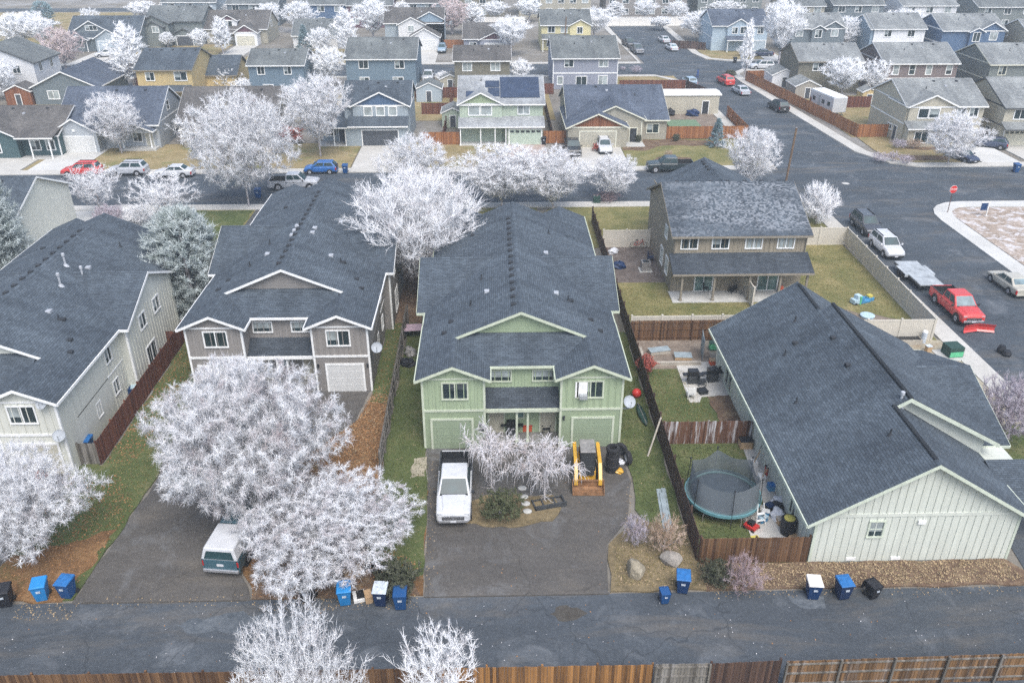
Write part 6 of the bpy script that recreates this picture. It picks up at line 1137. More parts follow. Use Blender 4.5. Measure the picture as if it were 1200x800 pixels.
x, y = W(922, 625, 0); plain('rubbish_barrel', 'black barrel with yellow lid beside the pale mint wall', 'barrel', x, y, 0, [('body', 'bin_black', [([(.36, 0), (.42, .3), (.44, 1.05), (.42, 1.08)], (0, 0, 0), 0, 0)]), ('lid', 'toy_yellow', [([(.30, 1.085), (.30, 1.14), (.12, 1.2)], (0, 0, 0), 0, 0)])])
def bag(label, px, py, s, mt):
    x, y = W(px, py, 0); rg = random.Random(px); o = thing('rubbish_bag', label, 'bag', (x, y, 0), rg.uniform(0, 3)); bm = bmesh.new(); bmesh.ops.create_icosphere(bm, subdivisions=3, radius=1); ph = [rg.uniform(0, 6) for _ in range(4)]
    for v in bm.verts:
        c = v.co; k = 1+.16*math.sin(3*c.x+ph[0])*math.cos(4*c.y+ph[1])+.12*math.sin(6*c.z+5*c.x+ph[2])+rg.uniform(-.03, .03); v.co = Vector((c.x*k*1.15*s, c.y*k*.9*s, max(-.55, c.z)*k*.72*s+.42*s))
    me = bpy.data.meshes.new('sack'); bm.to_mesh(me); bm.free(); me.materials.append(M(mt)); c = bpy.data.objects.new('sack', me); C.objects.link(c); c.parent = o; k = MB(); k.tube((0, 0, s*1.0), (.05, .03, s*1.3), .05, .09, 8); k.build('knot', mt, o)
bag('white rubbish bag right behind the black barrel', 911, 606, .45, 'bag_white'); bag('pale bag stacked against the pale mint wall', 913, 590, .42, 'bag_white'); bag('dark bag against the pale mint wall', 910, 596, .4, 'bin_black')
x, y = W(905, 574, 0); plain('storage_box', 'blue storage box against the pale mint wall', 'box', x, y, 5, [('body', 'toy_blue', [(-.3, .3, -.22, .22, 0, .4)]), ('lid', 'lid_blue', [(-.32, .32, -.24, .24, .4, .46)])])
x, y = W(893, 611, 0); plain('tool_box', 'pale blue tool box at the ladder foot', 'box', x, y, 30, [('body', 'toy_blue', [(-.26, .26, -.18, .18, 0, .3)]), ('lid', 'toy_pale', [(-.27, .27, -.19, .19, .3, .42)]), ('handle', 'grill', [(-.1, .1, -.02, .02, .42, .48)])])
for px_, py_, hh, lb in ((884, 545, 1.3, 'tall bundle of garden tools leaning on the pale mint wall'), (893, 562, 1.0, 'short bundle of garden tools leaning on the pale mint wall')):
    x, y = W(px_, py_, 0); plain('garden_tools', lb, 'tools', x, y, 0, [('shaft', 'plank_pale', [((-.2, 0, 0), (.25, .05, hh), .025)]), ('shaft', 'dark_steel', [((-.05, .2, 0), (.3, .1, hh*1.1), .022)]), ('shaft', 'card', [((-.25, -.2, 0), (.2, -.1, hh*.9), .03)]), ('holder', 'white_plastic', [(-.25, .15, -.25, .25, 0, .35)])])
x, y = W(866, 611, 0); plain('garden_hose', 'thin pale pole lying on the grass below the trampoline', 'pole', x-.3, y+.2, 0, [('shaft', 'worn_steel', [((-.6, .2, .1), (.7, -.15, .1), .035)])])
# tan house yard
def bike(x, y, rz, label):
    o = thing('bicycle', label, 'bicycle', (x, y, 0), R(rz))
    for xx in (-.52, .52): b = MB(); n = 20; [b.tube((xx+.33*math.cos(2*math.pi*i/n), 0, .34+.33*math.sin(2*math.pi*i/n)), (xx+.33*math.cos(2*math.pi*(i+1)/n), 0, .34+.33*math.sin(2*math.pi*(i+1)/n)), .022, None, 5) for i in range(n)]; [b.tube((xx, 0, .34), (xx+.32*math.cos(k), 0, .34+.32*math.sin(k)), .006, None, 3) for k in (0, 1.05, 2.1, 3.14, 4.2, 5.25)]; b.build('wheel', 'tyre', o)
    b = MB(); b.path([(-.52, 0, .34), (-.05, 0, .34), (.38, 0, .75), (-.18, 0, .75), (-.05, 0, .34)], .022); b.path([(-.52, 0, .34), (-.18, 0, .75)], .018); b.path([(.52, 0, .34), (.36, 0, .92)], .022); b.build('frame', 'red_shiny', o)
    b = MB(); b.box(-.32, -.08, -.06, .06, .86, .92); b.tube((-.2, 0, .75), (-.2, 0, .88), .018); b.build('saddle', 'grill', o); b = MB(); b.tube((.36, -.28, .96), (.36, .28, .96), .016); b.build('handlebar', 'grill', o)
x, y = W(748, 291, 0); bike(x, y, 0, 'red bicycle leaning on the beige vinyl gate')
x, y = W(756, 317, 0); plain('air_conditioner', 'grey air conditioner on a pad beside the tan house', 'air conditioner', x, y, 0, [('pad', 'concrete', [(-.6, .6, -.6, .6, 0, .1)]), ('case', 'worn_steel', [(-.42, .42, -.42, .42, .1, .95)]), ('fan_grille', 'grill', [([(.34, .955), (.34, .97), (.05, .99)], (0, 0, 0), 0, 0)])])
for i, (px_, py_, k, lb) in enumerate(((712, 283, 0, 'grey covered heap by the long fence nearest the gate'), (716, 297, 1, 'white sack heap in the middle of the fence clutter'), (722, 314, 0, 'dark covered machine by the long fence'))):
    bag(lb, px_+3, py_, (.55, .5, .6)[i], ('worn_steel', 'bag_white', 'bin_navy')[i])
x, y = W(764, 300, 0); chair('dark folded chair beside the air conditioner', 762, 306, 90, 'bin_navy')
x, y = W(843, 338, 0); plain('patio_table', 'dark patio table under the tan house roof', 'table', x, y+.4, 0, [('top', 'grill', [(-.9, .9, -.5, .5, .70, .74)])]+[('leg', 'grill', [(q*.8-.03, q*.8+.03, p*.4-.03, p*.4+.03, .1, .70)]) for q in (-1, 1) for p in (-1, 1)])
for i, (px_, py_, rz) in enumerate(((826, 342, 90), (833, 333, 0), (842, 332, 0), (851, 332, 0), (858, 344, 200))): chair(('dark patio chair at the left end of the patio table', 'dark patio chair behind the table, leftmost of three', 'dark patio chair behind the table, middle of three', 'dark patio chair behind the table, rightmost of three', 'dark patio chair at the front right of the patio table')[i], px_, py_, rz, 'grill', .5)
x, y = W(914, 344, 0); plain('heater', 'orange red propane bottle on the right half of the patio', 'bottle', x, y, 0, [('bottle', 'orange_red', [([(.15, .12), (.24, .25), (.24, .65), (.15, .8)], (0, 0, 0), 0, 0)]), ('valve', 'worn_steel', [([(.06, .8), (.06, .95)], (0, 0, 0), 0, 0)])])
x, y = W(877, 345, 0); bike(x, y, 20, 'red framed bicycle behind the privacy panel')
# toys on the fenced lawn
for nm, lb, px_, py_, pts in (('toy_car', 'pale blue ride on toy car on the fenced lawn', 1003, 356, [('body', 'toy_pale', [(-.45, .45, -.3, .3, .12, .5)]), ('cab', 'toy_pale', [(-.15, .3, -.26, .26, .5, .85)])]+[('wheel', 'grill', [((p, q*.3-.05, .14), (p, q*.3+.05, .14), .14)]) for q in (-1, 1) for p in (-.3, .3)]),
    ('toy_slide', 'bright blue and green toy slide among the lawn toys', 1012, 355, [('slide', 'toy_blue', [(-.5, .5, -.25, .25, .1, .3), (-.5, -.2, -.25, .25, .3, .7)]), ('ladder', 'toy_green', [(-.65, -.5, -.25, .25, 0, .8)])]), ('toy_house', 'small blue toy with a yellow top among the lawn toys', 1018, 352, [('base', 'toy_blue', [(-.3, .3, -.3, .3, 0, .35)]), ('top', 'toy_yellow', [(-.2, .2, -.2, .2, .35, .55)])]), ('paddling_pool', 'pale upturned tub below the lawn toys', 1016, 372, [('tub', 'toy_pale', [([(.55, 0), (.6, .25), (.5, .3)], (0, 0, 0), 0, 0)]), ('rim', 'toy_blue', [([(.62, .02), (.62, .06)], (0, 0, 0), 0, 0)])])):
    x, y = W(px_, py_, 0); plain(nm, lb, 'toy', x, y, 20, pts)
# utility things by the street
x, y = W(1114, 417, 0); plain('transformer_box', 'dark green transformer box on a concrete pad by the street', 'utility box', x, y, 6, [('pad', 'concrete', [(-1.1, .8, -.9, .9, 0, .12)]), ('cabinet', 'dark_green', [(-.5, .65, -.5, .6, .12, .95)]), ('hatch', 'toy_green', [(-.45, .6, -.53, -.503, .18, .6)])])
x, y = W(1081, 402, 0); plain('utility_post', 'pale green utility post beside the vinyl fence', 'utility post', x, y, 0, [('post', 'lid_frost', [([(.2, 0), (.2, .95), (.17, 1.0)], (0, 0, 0), 0, 0)]), ('cap', 'white_plastic', [([(.21, 1.0), (.16, 1.1)], (0, 0, 0), 0, 0)])])
x, y = W(1087, 412, 0); plain('meter_box', 'small brown utility box between the green box and the post', 'utility box', x, y, 10, [('cabinet', 'card', [(-.2, .2, -.18, .18, 0, .5)]), ('lid', 'lid_frost', [(-.22, .22, -.2, .2, .5, .55)])])
x, y = W(1058, 402, 0); plain('planter_box', 'long low grey planter at the foot of the vinyl fence', 'planter', x, y, 0, [('side', 'plank_pale', [(-1.3, 1.3, -.45, -.40, 0, .5), (-1.3, 1.3, .40, .45, 0, .5), (-1.3, -1.25, -.4, .4, 0, .5), (1.25, 1.3, -.4, .4, 0, .5)]), ('soil', 'grill', [(-1.25, 1.25, -.40, .40, .02, .42)])])
x, y = W(1088, 427, 0); plain('concrete_slab', 'pale concrete slab beside the roof of the pale mint house', 'slab', x, y, 0, [('slab', 'concrete', [(-1.3, 1.0, -1.0, .8, 0, .12)]), ('edge', 'concrete', [(-1.32, 1.02, -1.03, -1.003, 0, .10)])])
x, y = W(1176, 415, 0); plain('road_debris', 'small black object standing on the street near the red pickup', 'debris', x, y, 30, [('lower_piece', 'bin_black', [([(.32, 0), (.36, .2), (.25, .42)], (0, -.2, 0), 0, 0)]), ('upper_piece', 'bin_black', [([(.28, 0), (.33, .3), (.2, .62)], (.12, .3, 0), 0, 0)])])
def stop_sign(px, py):
    x, y = W(px, py, 0); o = thing('stop_sign', 'red octagonal stop sign on a post at the vacant lot corner', 'sign', (x, y, 0), R(8)); b = MB(); b.tube((0, 0, 0), (0, 0, 2.9), .04); b.build('post', 'post_brown', o)
    b = MB(); P = [(.44*math.cos(R(22.5+45*i)), 0, 2.75+.44*math.sin(R(22.5+45*i))) for i in range(8)]; b.extr([(p[0], -.07, p[2]) for p in P], (0, .02, 0)); s = b.build('sign_face', 'sign_red', o)
    b = MB(); P = [(.47*math.cos(R(22.5+45*i)), 0, 2.75+.47*math.sin(R(22.5+45*i))) for i in range(8)]; b.extr([(p[0], -.048, p[2]) for p in P], (0, .012, 0)); b.build('sign_border', 'white_plastic', o)
    cu = bpy.data.curves.new('lettering', 'FONT'); cu.body = 'STOP'; cu.size = .34; cu.align_x = 'CENTER'; cu.align_y = 'CENTER'; cu.extrude = .004; to = bpy.data.objects.new('tmp', cu); C.objects.link(to); dg = bpy.context.evaluated_depsgraph_get(); me = bpy.data.meshes.new_from_object(to.evaluated_get(dg)); bpy.data.objects.remove(to); me.materials.clear(); me.materials.append(M('white_plastic'))
    l = bpy.data.objects.new('lettering', me); C.objects.link(l); l.parent = s; l.location = (0, -.076, 2.75); l.rotation_euler = (R(90), 0, 0)
spec('sign_red', m_plain, (.50, .02, .02), .5); spec('post_brown', m_plain, (.10, .05, .04), .8); spec('wood_pole', m_plain, (.16, .11, .075), .9, 0, .2, 2)
stop_sign(1110, 250)
x, y = W(1155, 254, 0); plain('sale_sign', 'blue hanging sign on a white post on the vacant lot', 'sign', x, y, 0, [('post', 'white_plastic', [(-.05, .05, -.05, .05, 0, 1.75)]), ('arm', 'white_plastic', [(-.9, .15, -.04, .04, 1.62, 1.72)]), ('board', 'bin_dark', [(-.8, -.1, -.02, .02, .75, 1.55)])])
for lb, px_, py_, top in (('leaning wooden utility pole at the street corner behind the tan house', 921, 213, 150), ('thin wooden utility pole at the far street end', 661, 62, 20)):
    x, y = W(px_, py_, 0); h = top_h(x, y, top); plain('utility_pole', lb, 'pole', x, y, 0, [('pole', 'wood_pole', [((0, 0, 0), (.25, 0, h), .14)]), ('cap', 'worn_steel', [(.15, .35, -.1, .1, h, h+.05)])])
# side yard of the cream duplex
x, y = W(167, 432, 0); plain('garden_table', 'small white patio table in the cream duplex side yard', 'table', x, y, 10, [('top', 'white_plastic', [([(.5, .68), (.5, .72), (.1, .73)], (0, 0, 0), 0, 0)]), ('leg', 'grill', [((0, 0, 0), (0, 0, .68), .05)]), ('base', 'grill', [([(.3, 0), (.28, .05)], (0, 0, 0), 0, 0)])])
chair('white patio chair right of the white patio table', 171, 428, 200, 'white_plastic', .5); chair('white patio chair left of the white patio table', 161, 428, 120, 'white_plastic', .5)
x, y = W(192, 420, 0); plain('toy_slide', 'blue toy slide by the dark red fence', 'toy', x, y, 60, [('slide', 'toy_blue', [(-.6, .5, -.25, .25, .15, .4), (-.6, -.3, -.25, .25, .4, .8)]), ('ladder', 'toy_pale', [(-.75, -.6, -.25, .25, 0, .9)])])
x, y = W(157, 460, 0); plain('storage_tub', 'blue grey tub and cover in the cream duplex side yard', 'tub', x, y, 20, [('tub', 'bin_dark', [(-.5, .3, -.4, .4, 0, .55)]), ('cover', 'toy_pale', [(-.1, .75, -.45, .2, .56, .64)])])
blob('planter_pot', 'round white pot on the cream duplex patio', 'pot', *W(170, 448, 0), [(.2, 0), (.3, .3), (.32, .35)], 'lid_frost')
# things along the green duplex: porch goods, boxes by the bins
x, y = W(618, 507, 0); plain('porch_cooler', 'red cooler on the green duplex porch', 'cooler', x, y+.15, 0, [('body', 'orange_red', [(-.3, .3, -.2, .2, .12, .55)]), ('lid', 'red_shiny', [(-.32, .32, -.22, .22, .55, .63)])])
grill('black kettle grill cover on the green duplex porch', 600, 509, 0); chair('dark chair on the right half of the green duplex porch', 640, 507, 0, 'grill', .5)
x, y = W(415, 673, 0); plain('cardboard_sheet', 'flattened cardboard sheet on the leaf litter behind the blue bin', 'cardboard', x, y, 28, [('sheet', 'card', [(-.5, .5, -.33, .33, .10, .13)]), ('flap', 'card', [(-.5, .5, .335, .55, .12, .15)])])
x, y = W(432, 702, 0); plain('cardboard_box', 'brown cardboard box beside the navy bin', 'box', x, y, 18, [('body', 'card', [(-.18, .18, -.3, .3, .0, .42)]), ('flap', 'card', [(-.2, -.185, -.3, .3, .30, .6)])])
x, y = W(421, 700, 0); plain('litter_tray', 'open white box with dark paper between the bins', 'box', x, y, 16, [('body', 'white_plastic', [(-.3, .3, -.35, .35, 0, .2)]), ('contents', 'grill', [(-.12, .26, -.28, .28, .2, .26)])])
x, y = W(484, 393, 0); plain('yard_table', 'pale pink table top beside the left wall of the green duplex', 'table', x, y, 4, [('top', 'table_pink', [(-.75, .75, -.6, .6, .70, .75)])]+[('leg', 'grill', [(q*.6-.03, q*.6+.03, p*.5-.03, p*.5+.03, 0, .70)]) for q in (-1, 1) for p in (-1, 1)])
for i, (px_, py_, lb) in enumerate(((481, 415, 'grey covered heap along the grey fence, the farther one'), (478, 428, 'dark heap along the grey fence, the nearer one'))): bag(lb, px_, py_, .5, ('worn_steel', 'bin_black')[i])
# back yard sheds
def shed_(label, px, py, w, d, h, wall, roof, rz=0):
    x, y = W(px, py, 0); H = House('garden_shed', label, 'shed', x, y, 'trim_white', roof, wall); H.gable('y', 0, d, 0, w/2, h, .45, .15, .12); H.door(0, 0, .8, 1.8, 'door_dark'); H.finish()
shed_('small blue grey shed behind the steel blue house', 503, 120, 4.2, 4, 2.2, 'flat_steel', 'roof_grey'); shed_('pale green shed in the yard left of the mint green house', 531, 150, 3.2, 4, 2.2, 'flat_lightgreen', 'roof_pale'); shed_('white roofed shed in the yard of the olive house', 918, 103, 4.5, 5, 2.2, 'flat_white', 'roof_pale'); shed_('low grey shed beside the white roofed shed', 945, 116, 4.2, 5, 2.1, 'flat_stone', 'roof_pale'); shed_('yellow playhouse beside the corner house', 1017, 124, 2.4, 2.4, 2.2, 'flat_yellow', 'roof_pale'); shed_('tiny tan shed with pale roof behind the mint green house', 528, 106, 3.6, 3, 1.9, 'flat_beige', 'roof_pale'); shed_('brown roofed garden shed at the left between the white houses', 24, 124, 4.2, 3.5, 2.3, 'cedar', 'roof_brown')
x, y = W(816, 151, 0); plain('pool_cover', 'green tarpaulin covered frame in the ranch house yard', 'cover', x-1.6, y+1.5, 0, [('cover', 'tarp_green', [(-2.6, 2.2, -2, 2, .3, .5)]), ('frame', 'dark_steel', [(-2.65, 2.25, -2.05, -2.003, 0, .45)])])
for i, (px_, py_, lb) in enumerate(((785, 135, 'dark garden furniture heap by the cream shed, left one'), (812, 136, 'dark round grill cover by the cream shed door'), (775, 140, 'white tank in the ranch house side yard'))): bag(lb, px_, py_, .9, ('bin_black', 'bin_navy', 'bag_white')[i])
x, y = W(566, 199, 0); 
plain('transformer_box', 'small green transformer box on the lawn by the near street verge', 'utility box', *W(699, 238, 0), 0, [('pad', 'concrete', [(-.5, .5, -.5, .5, 0, .1)]), ('cabinet', 'dark_green', [(-.4, .4, -.35, .35, .1, .8)])])
plain('storm_drain', 'grey storm drain grate in the kerb at the right edge', 'drain', *W(1187, 454, 0), -4, [('frame', 'concrete', [(-.6, .6, -.9, .9, 0, .02)]), ('grate', 'dark_steel', [(-.45, .45, -.75, .75, .021, .03)])])
plain('manhole_cover', 'pale manhole cover in the street crossing', 'manhole', *W(991, 215, 0), 0, [('cover', 'concrete', [([(.4, .0), (.4, .012), (.1, .014)], (0, 0, 0), 0, 0)]), ('ring', 'worn_steel', [([(.5, .0), (.5, .008), (.2, .009)], (0, 0, 0), 0, 0)])])
# light figure sculpture on the far lawn and a walker in blue
def person(x, y, rz, label):
    o = thing('person', label, 'person', (x, y, 0), R(rz)); J = dict(pel=(0, 0, .95), sp=(0, -.02, 1.2), ch=(0, -.02, 1.42), nk=(0, -.02, 1.55), hd=(0, -.05, 1.66), hd2=(0, -.05, 1.78))
    for q, s in (('l', -1), ('r', 1)): J.update({'hp'+q: (s*.1, 0, .92), 'kn'+q: (s*.11, -.12*s, .5), 'an'+q: (s*.11, .12*s*-1+.06, .09), 'to'+q: (s*.12, -.16*s-.08, .05), 'sh'+q: (s*.2, -.02, 1.44), 'el'+q: (s*.26, .05*s, 1.16), 'wr'+q: (s*.25, -.10*s-.05, .93), 'fi'+q: (s*.25, -.13*s-.07, .83)})
    E = [('pel', 'sp'), ('sp', 'ch'), ('ch', 'nk'), ('nk', 'hd'), ('hd', 'hd2')]+[e for q in 'lr' for e in (('pel', 'hp'+q), ('hp'+q, 'kn'+q), ('kn'+q, 'an'+q), ('an'+q, 'to'+q), ('ch', 'sh'+q), ('sh'+q, 'el'+q), ('el'+q, 'wr'+q), ('wr'+q, 'fi'+q))]
    rad = dict(pel=.15, sp=.14, ch=.16, nk=.065, hd=.10, hd2=.085, hp=.10, kn=.075, an=.05, to=.045, sh=.085, el=.055, wr=.04, fi=.03); ks = list(J)
    me = bpy.data.meshes.new('body'); me.from_pydata([J[k] for k in ks], [(ks.index(a), ks.index(b)) for a, b in E], []); me.materials.append(M('cloth_blue')); b = bpy.data.objects.new('body', me); C.objects.link(b); b.parent = o
    m = b.modifiers.new('skin', 'SKIN'); 
    for i, k in enumerate(ks): r = rad[k if k in rad else k[:2]]; me.skin_vertices[0].data[i].radius = (r, r*.85)
    me.skin_vertices[0].data[0].use_root = True; b.modifiers.new('sub', 'SUBSURF').levels = 1
    h = MB(); h.lathe([(.02, 1.66), (.115, 1.70), (.11, 1.80), (.04, 1.87)], (0, -.04, 0), 12); h.build('hair', 'bin_black', o, smooth=True)
spec('cloth_blue', m_plain, (.03, .08, .26), .8)
person(*W(817, 92, 0), 60, 'person in blue walking on the far street beside the pale blue car')
T('far_d', 869, 66, 54, 13, 'bright frosted shrub by the walk of the sky blue house', name='frosted_shrub', cat='shrub')

# more yard clutter: each piece a thing of its own
def crate(name, label, cat, px, py, rz, w, d, h, mat, top=None):
    x, y = W(px, py, 0); plain(name, label, cat, x, y, rz, [('body', mat, [(-w/2, w/2, -d/2, d/2, .06, h)]), ('lid', top or mat, [(-w/2-.02, w/2+.02, -d/2-.02, d/2+.02, h+.002, h+.05)])])
crate('wooden_crate', 'tan wooden crate against the pale mint wall near the black barrel', 'crate', 915, 614, 8, .5, .4, .42, 'card', 'plank_pale')
crate('plastic_tub', 'dark tub on the ground left of the white rubbish bags', 'tub', 901, 597, 30, .45, .4, .35, 'bin_black', 'bin_navy')
crate('cool_box', 'small pale blue cool box beside the white step ladder', 'cooler', 896, 604, -20, .45, .3, .35, 'toy_blue', 'white_plastic')
crate('tool_chest', 'red tool chest against the pale mint wall above the blue box', 'chest', 900, 556, 6, .4, .35, .6, 'red_shiny', 'grill')
crate('timber_offcuts', 'stack of tan timber at the corner of the orange brown fence', 'timber', 927, 634, 50, .9, .35, .22, 'plank_pale', 'card')
crate('compost_box', 'brown box beside the frost stained fence in the trampoline yard', 'box', 873, 524, 0, .8, .6, .6, 'card', 'bin_black')
crate('flower_box', 'orange brown planter by the wall of the barbecue yard', 'planter', 838, 427, 0, .9, .5, .4, 'orange_red', 'card')
crate('fire_pit', 'dark square fire pit at the patio edge by the grills', 'fire pit', 823, 461, 15, .6, .6, .3, 'dark_steel', 'grill')
crate('storage_chest', 'green storage chest at the foot of the barbecue yard wall', 'chest', 836, 409, 0, .7, .45, .6, 'toy_green', 'dark_green')
bag('bundle of pale sheets beside the white patio table', 176, 441, .35, 'bag_white'); bag('dark bundle by the cream duplex patio door', 163, 446, .35, 'bin_black')
crate('wood_stack', 'stack of old timber in the dirt garden behind the raised bed', 'timber', 772, 414, 12, 1.6, .7, .35, 'plank_pale', 'plank_blue')
crate('cold_frame', 'wooden cold frame in the dirt garden left of the mesh panel', 'frame', 800, 420, -4, 1.3, .8, .3, 'card', 'plank_blue')
bag('yellow sack lying at the foot of the tyre stack', 725, 553, .26, 'loader_yellow'); bag('white sack between the tyre stack and the lawn', 727, 543, .26, 'bag_white')
# ------------------------------------------------------------------ ground
spec('soil', m_ground, [(.3, (.11, .10, .085)), (.55, (.20, .185, .16)), (.75, (.30, .29, .28))], .12, 6, .4, .3, ((.42, .44, .47), .05, .5, .7, .4))
spec('lawn', m_ground, [(.30, (.075, .095, .032)), (.5, (.165, .155, .065)), (.68, (.29, .24, .12))], .38, 16, .55, .6)
spec('lawn_green', m_ground, [(.30, (.045, .066, .022)), (.52, (.085, .105, .04)), (.72, (.19, .165, .085))], .5, 16, .55, .6)
spec('lawn_dead', m_ground, [(.30, (.15, .125, .06)), (.5, (.25, .20, .105)), (.70, (.34, .28, .17))], .3, 10, .5, .5, ((.13, .15, .055), .25, .52, .66, .7))
spec('bed_soil', m_ground, [(.3, (.085, .070, .040)), (.5, (.165, .13, .075)), (.72, (.26, .205, .12))], .8, 14, .6, .6); spec('leaf_ground', m_ground, [(.30, (.085, .055, .03)), (.5, (.17, .095, .045)), (.72, (.27, .17, .085))], .9, 13, .7, .7, ((.10, .105, .04), .3, .56, .7, .8))
spec('mulch', m_ground, [(.30, (.065, .045, .035)), (.5, (.14, .095, .065)), (.72, (.26, .20, .13))], 1.1, 12, .7, .7)
spec('dirt', m_ground, [(.30, (.11, .09, .075)), (.5, (.19, .155, .125)), (.72, (.31, .27, .225))], .7, 11, .6, .6)
spec('dirt_dark', m_ground, [(.30, (.07, .058, .05)), (.5, (.125, .105, .095)), (.72, (.20, .18, .165))], .8, 11, .6, .6); spec('gravel', m_ground, [(.30, (.20, .18, .14)), (.5, (.31, .28, .21)), (.72, (.42, .39, .32))], .7, 14, .6, .6, ((.20, .12, .06), .5, .55, .68, .6))
spec('vacant', m_ground, [(.30, (.16, .12, .085)), (.5, (.30, .245, .20)), (.70, (.46, .41, .37))], .25, 5, .7, .8, ((.58, .58, .60), .9, .50, .60, .7))
spec('asphalt', m_asphalt, (.060, .070, .081)); spec('asphalt_street', m_asphalt, (.055, .067, .080)); spec('asphalt_drive', m_asphalt, (.084, .079, .073)); spec('asphalt_dark', m_asphalt, (.075, .08, .085))
spec('stain', m_ground, [(.3, (.045, .040, .035)), (.7, (.09, .085, .075))], 1.5, 14, .5, .4); spec('frosted_asphalt', m_ground, [(.40, (.066, .079, .093)), (.58, (.12, .135, .15)), (.75, (.26, .28, .30))], .8, 14, .5, .4); spec('walk', m_ground, [(.3, (.36, .35, .32)), (.5, (.44, .43, .40)), (.7, (.52, .51, .48))], .3, 9, .25, .2); spec('walk_frost', m_ground, [(.3, (.40, .40, .38)), (.5, (.48, .48, .46)), (.7, (.56, .56, .55))], .3, 9, .25, .2); spec('pavers', m_ground, [(.3, (.28, .21, .18)), (.7, (.42, .36, .32))], .8, 9, .4, .3)
def area(name, poly, mat, z=.0, z0=-.15):
    b = MB(); b.prism(poly, z0, z); o = b.build(name, mat); o['kind'] = 'structure'; return o
def rect(name, x0, x1, y0, y1, mat, z, z0=-.15): return area(name, [(x0, y0), (x1, y0), (x1, y1), (x0, y1)], mat, z, z0)
def wob(poly, amp=.25, step=.9, seed=1):   # softens a straight outline
    rg = random.Random(seed); out = []
    for i, (a, b) in enumerate(zip(poly, poly[1:]+poly[:1])):
        L = math.hypot(b[0]-a[0], b[1]-a[1]); n = max(1, int(L/step)); nx, ny = -(b[1]-a[1])/L, (b[0]-a[0])/L
        for k in range(n): t = k/n; q = 0 if k == 0 else rg.uniform(-amp, amp); out.append((a[0]+(b[0]-a[0])*t+nx*q, a[1]+(b[1]-a[1])*t+ny*q))
    return out
b = MB(); b.face([(-620, -60, -.04), (620, -60, -.04), (620, 900, -.04), (-620, 900, -.04)]); g = b.build('ground', 'soil'); g['kind'] = 'structure'
rect('alley_road', -90, 90, 24.6, 31.5, 'asphalt', 0)
area('alley_road', [(27.7, 31.5), (90, 31.5), (90, 39.0), (31, 37.5), (28.2, 35.4)], 'asphalt', .0)
rect('back_yard', -45, 45, 6, 24.5, 'lawn', .02)
# driveways
area('driveway', wob([(-3.7, 31.45), (-3.9, 38), (-4.4, 44.3), (8.0, 44.3), (8.2, 40.6), (7.5, 37.2), (6.1, 35.2), (5.7, 31.45)], .07), 'asphalt_drive', .006)
area('driveway', wob([(-21.4, 31.45), (-20.6, 41), (-21, 52), (-8.8, 52), (-9.4, 47.6), (-12.2, 43.5), (-13.8, 40), (-14.2, 35), (-12.4, 31.45)], .12), 'asphalt_drive', .006)
rect('driveway', -40, -26.2, 31.45, 42.6, 'asphalt_drive', .004)
# planting beds and lawns near the alley
area('planting_bed', wob([(-1.75, 37.0), (-1.9, 38.6), (-.6, 39.5), (3.4, 39.4), (3.8, 38.2), (3.2, 37.1), (.8, 36.6)], .12, .5), 'bed_soil', .05)
area('lawn', wob([(-26, 31.7), (-21.4, 31.7), (-20.7, 41), (-21.4, 56), (-24.4, 60), (-24.45, 43), (-26, 43)], .12), 'lawn_green', .04)
area('leaf_litter', wob([(-26, 31.6), (-21.9, 31.6), (-21.2, 37), (-22.6, 36.2), (-26, 35)], .25, .6), 'leaf_ground', .05)
rect('lawn', -25.7, -24.7, 43, 55, 'lawn_green', .04); rect('patio', -25.7, -24.6, 49.5, 57, 'walk', .06)
area('leaf_litter', wob([(-12.3, 31.6), (-14, 35), (-13.6, 40), (-12.1, 43.5), (-9.3, 47.6), (-8.7, 50.2), (-7.2, 50.5), (-7.1, 41), (-4.0, 40), (-3.75, 31.6)], .12), 'leaf_ground', .04)
area('lawn', wob([(-8.7, 50), (-8.75, 62), (-7.2, 62), (-7.15, 49.6)], .1), 'lawn_green', .05)
area('lawn', wob([(-7.0, 33.4), (-7.0, 62), (-4.45, 62), (-4.4, 43), (-3.95, 38), (-3.85, 33.0), (-5, 32.6)], .1), 'lawn_green', .055)
area('dirt_patch', wob([(-5.2, 41.2), (-5.1, 43.2), (-4.3, 43.4), (-4.3, 41.4)], .12, .4), 'gravel', .06)
area('mulch_strip', wob([(-12.4, 31.55), (-12.6, 33.4), (-8, 34.2), (-5, 33.6), (-3.9, 31.6)], .12), 'mulch', .055)
area('mulch_strip', [(-8.6, 62), (-8.6, 92), (-5.2, 92), (-5.2, 62)], 'mulch', .05)
area('lawn', wob([(8.3, 60), (10.6, 60), (10.6, 36.6), (8.6, 36.4), (8.05, 38), (8.35, 41), (8.0, 44.5)], .08), 'lawn_green', .05)
area('planting_bed', wob([(5.8, 31.6), (6.15, 35.1), (8.1, 37.2), (8.9, 36.8), (10.6, 36.6), (10.75, 31.6)], .12), 'bed_soil', .06)
area('leaf_litter', wob([(10.7, 31.55), (10.75, 33.45), (27.2, 33.45), (28.0, 32.2), (27.4, 31.6)], .10), 'mulch', .05)
rect('lawn', 10.7, 16.6, 33.5, 44.4, 'lawn_green', .04); area('patio', [(14.1, 33.6), (16.6, 33.6), (16.6, 44.3), (15.9, 44.3), (15.6, 38.2), (14.1, 38)], 'walk', .07)
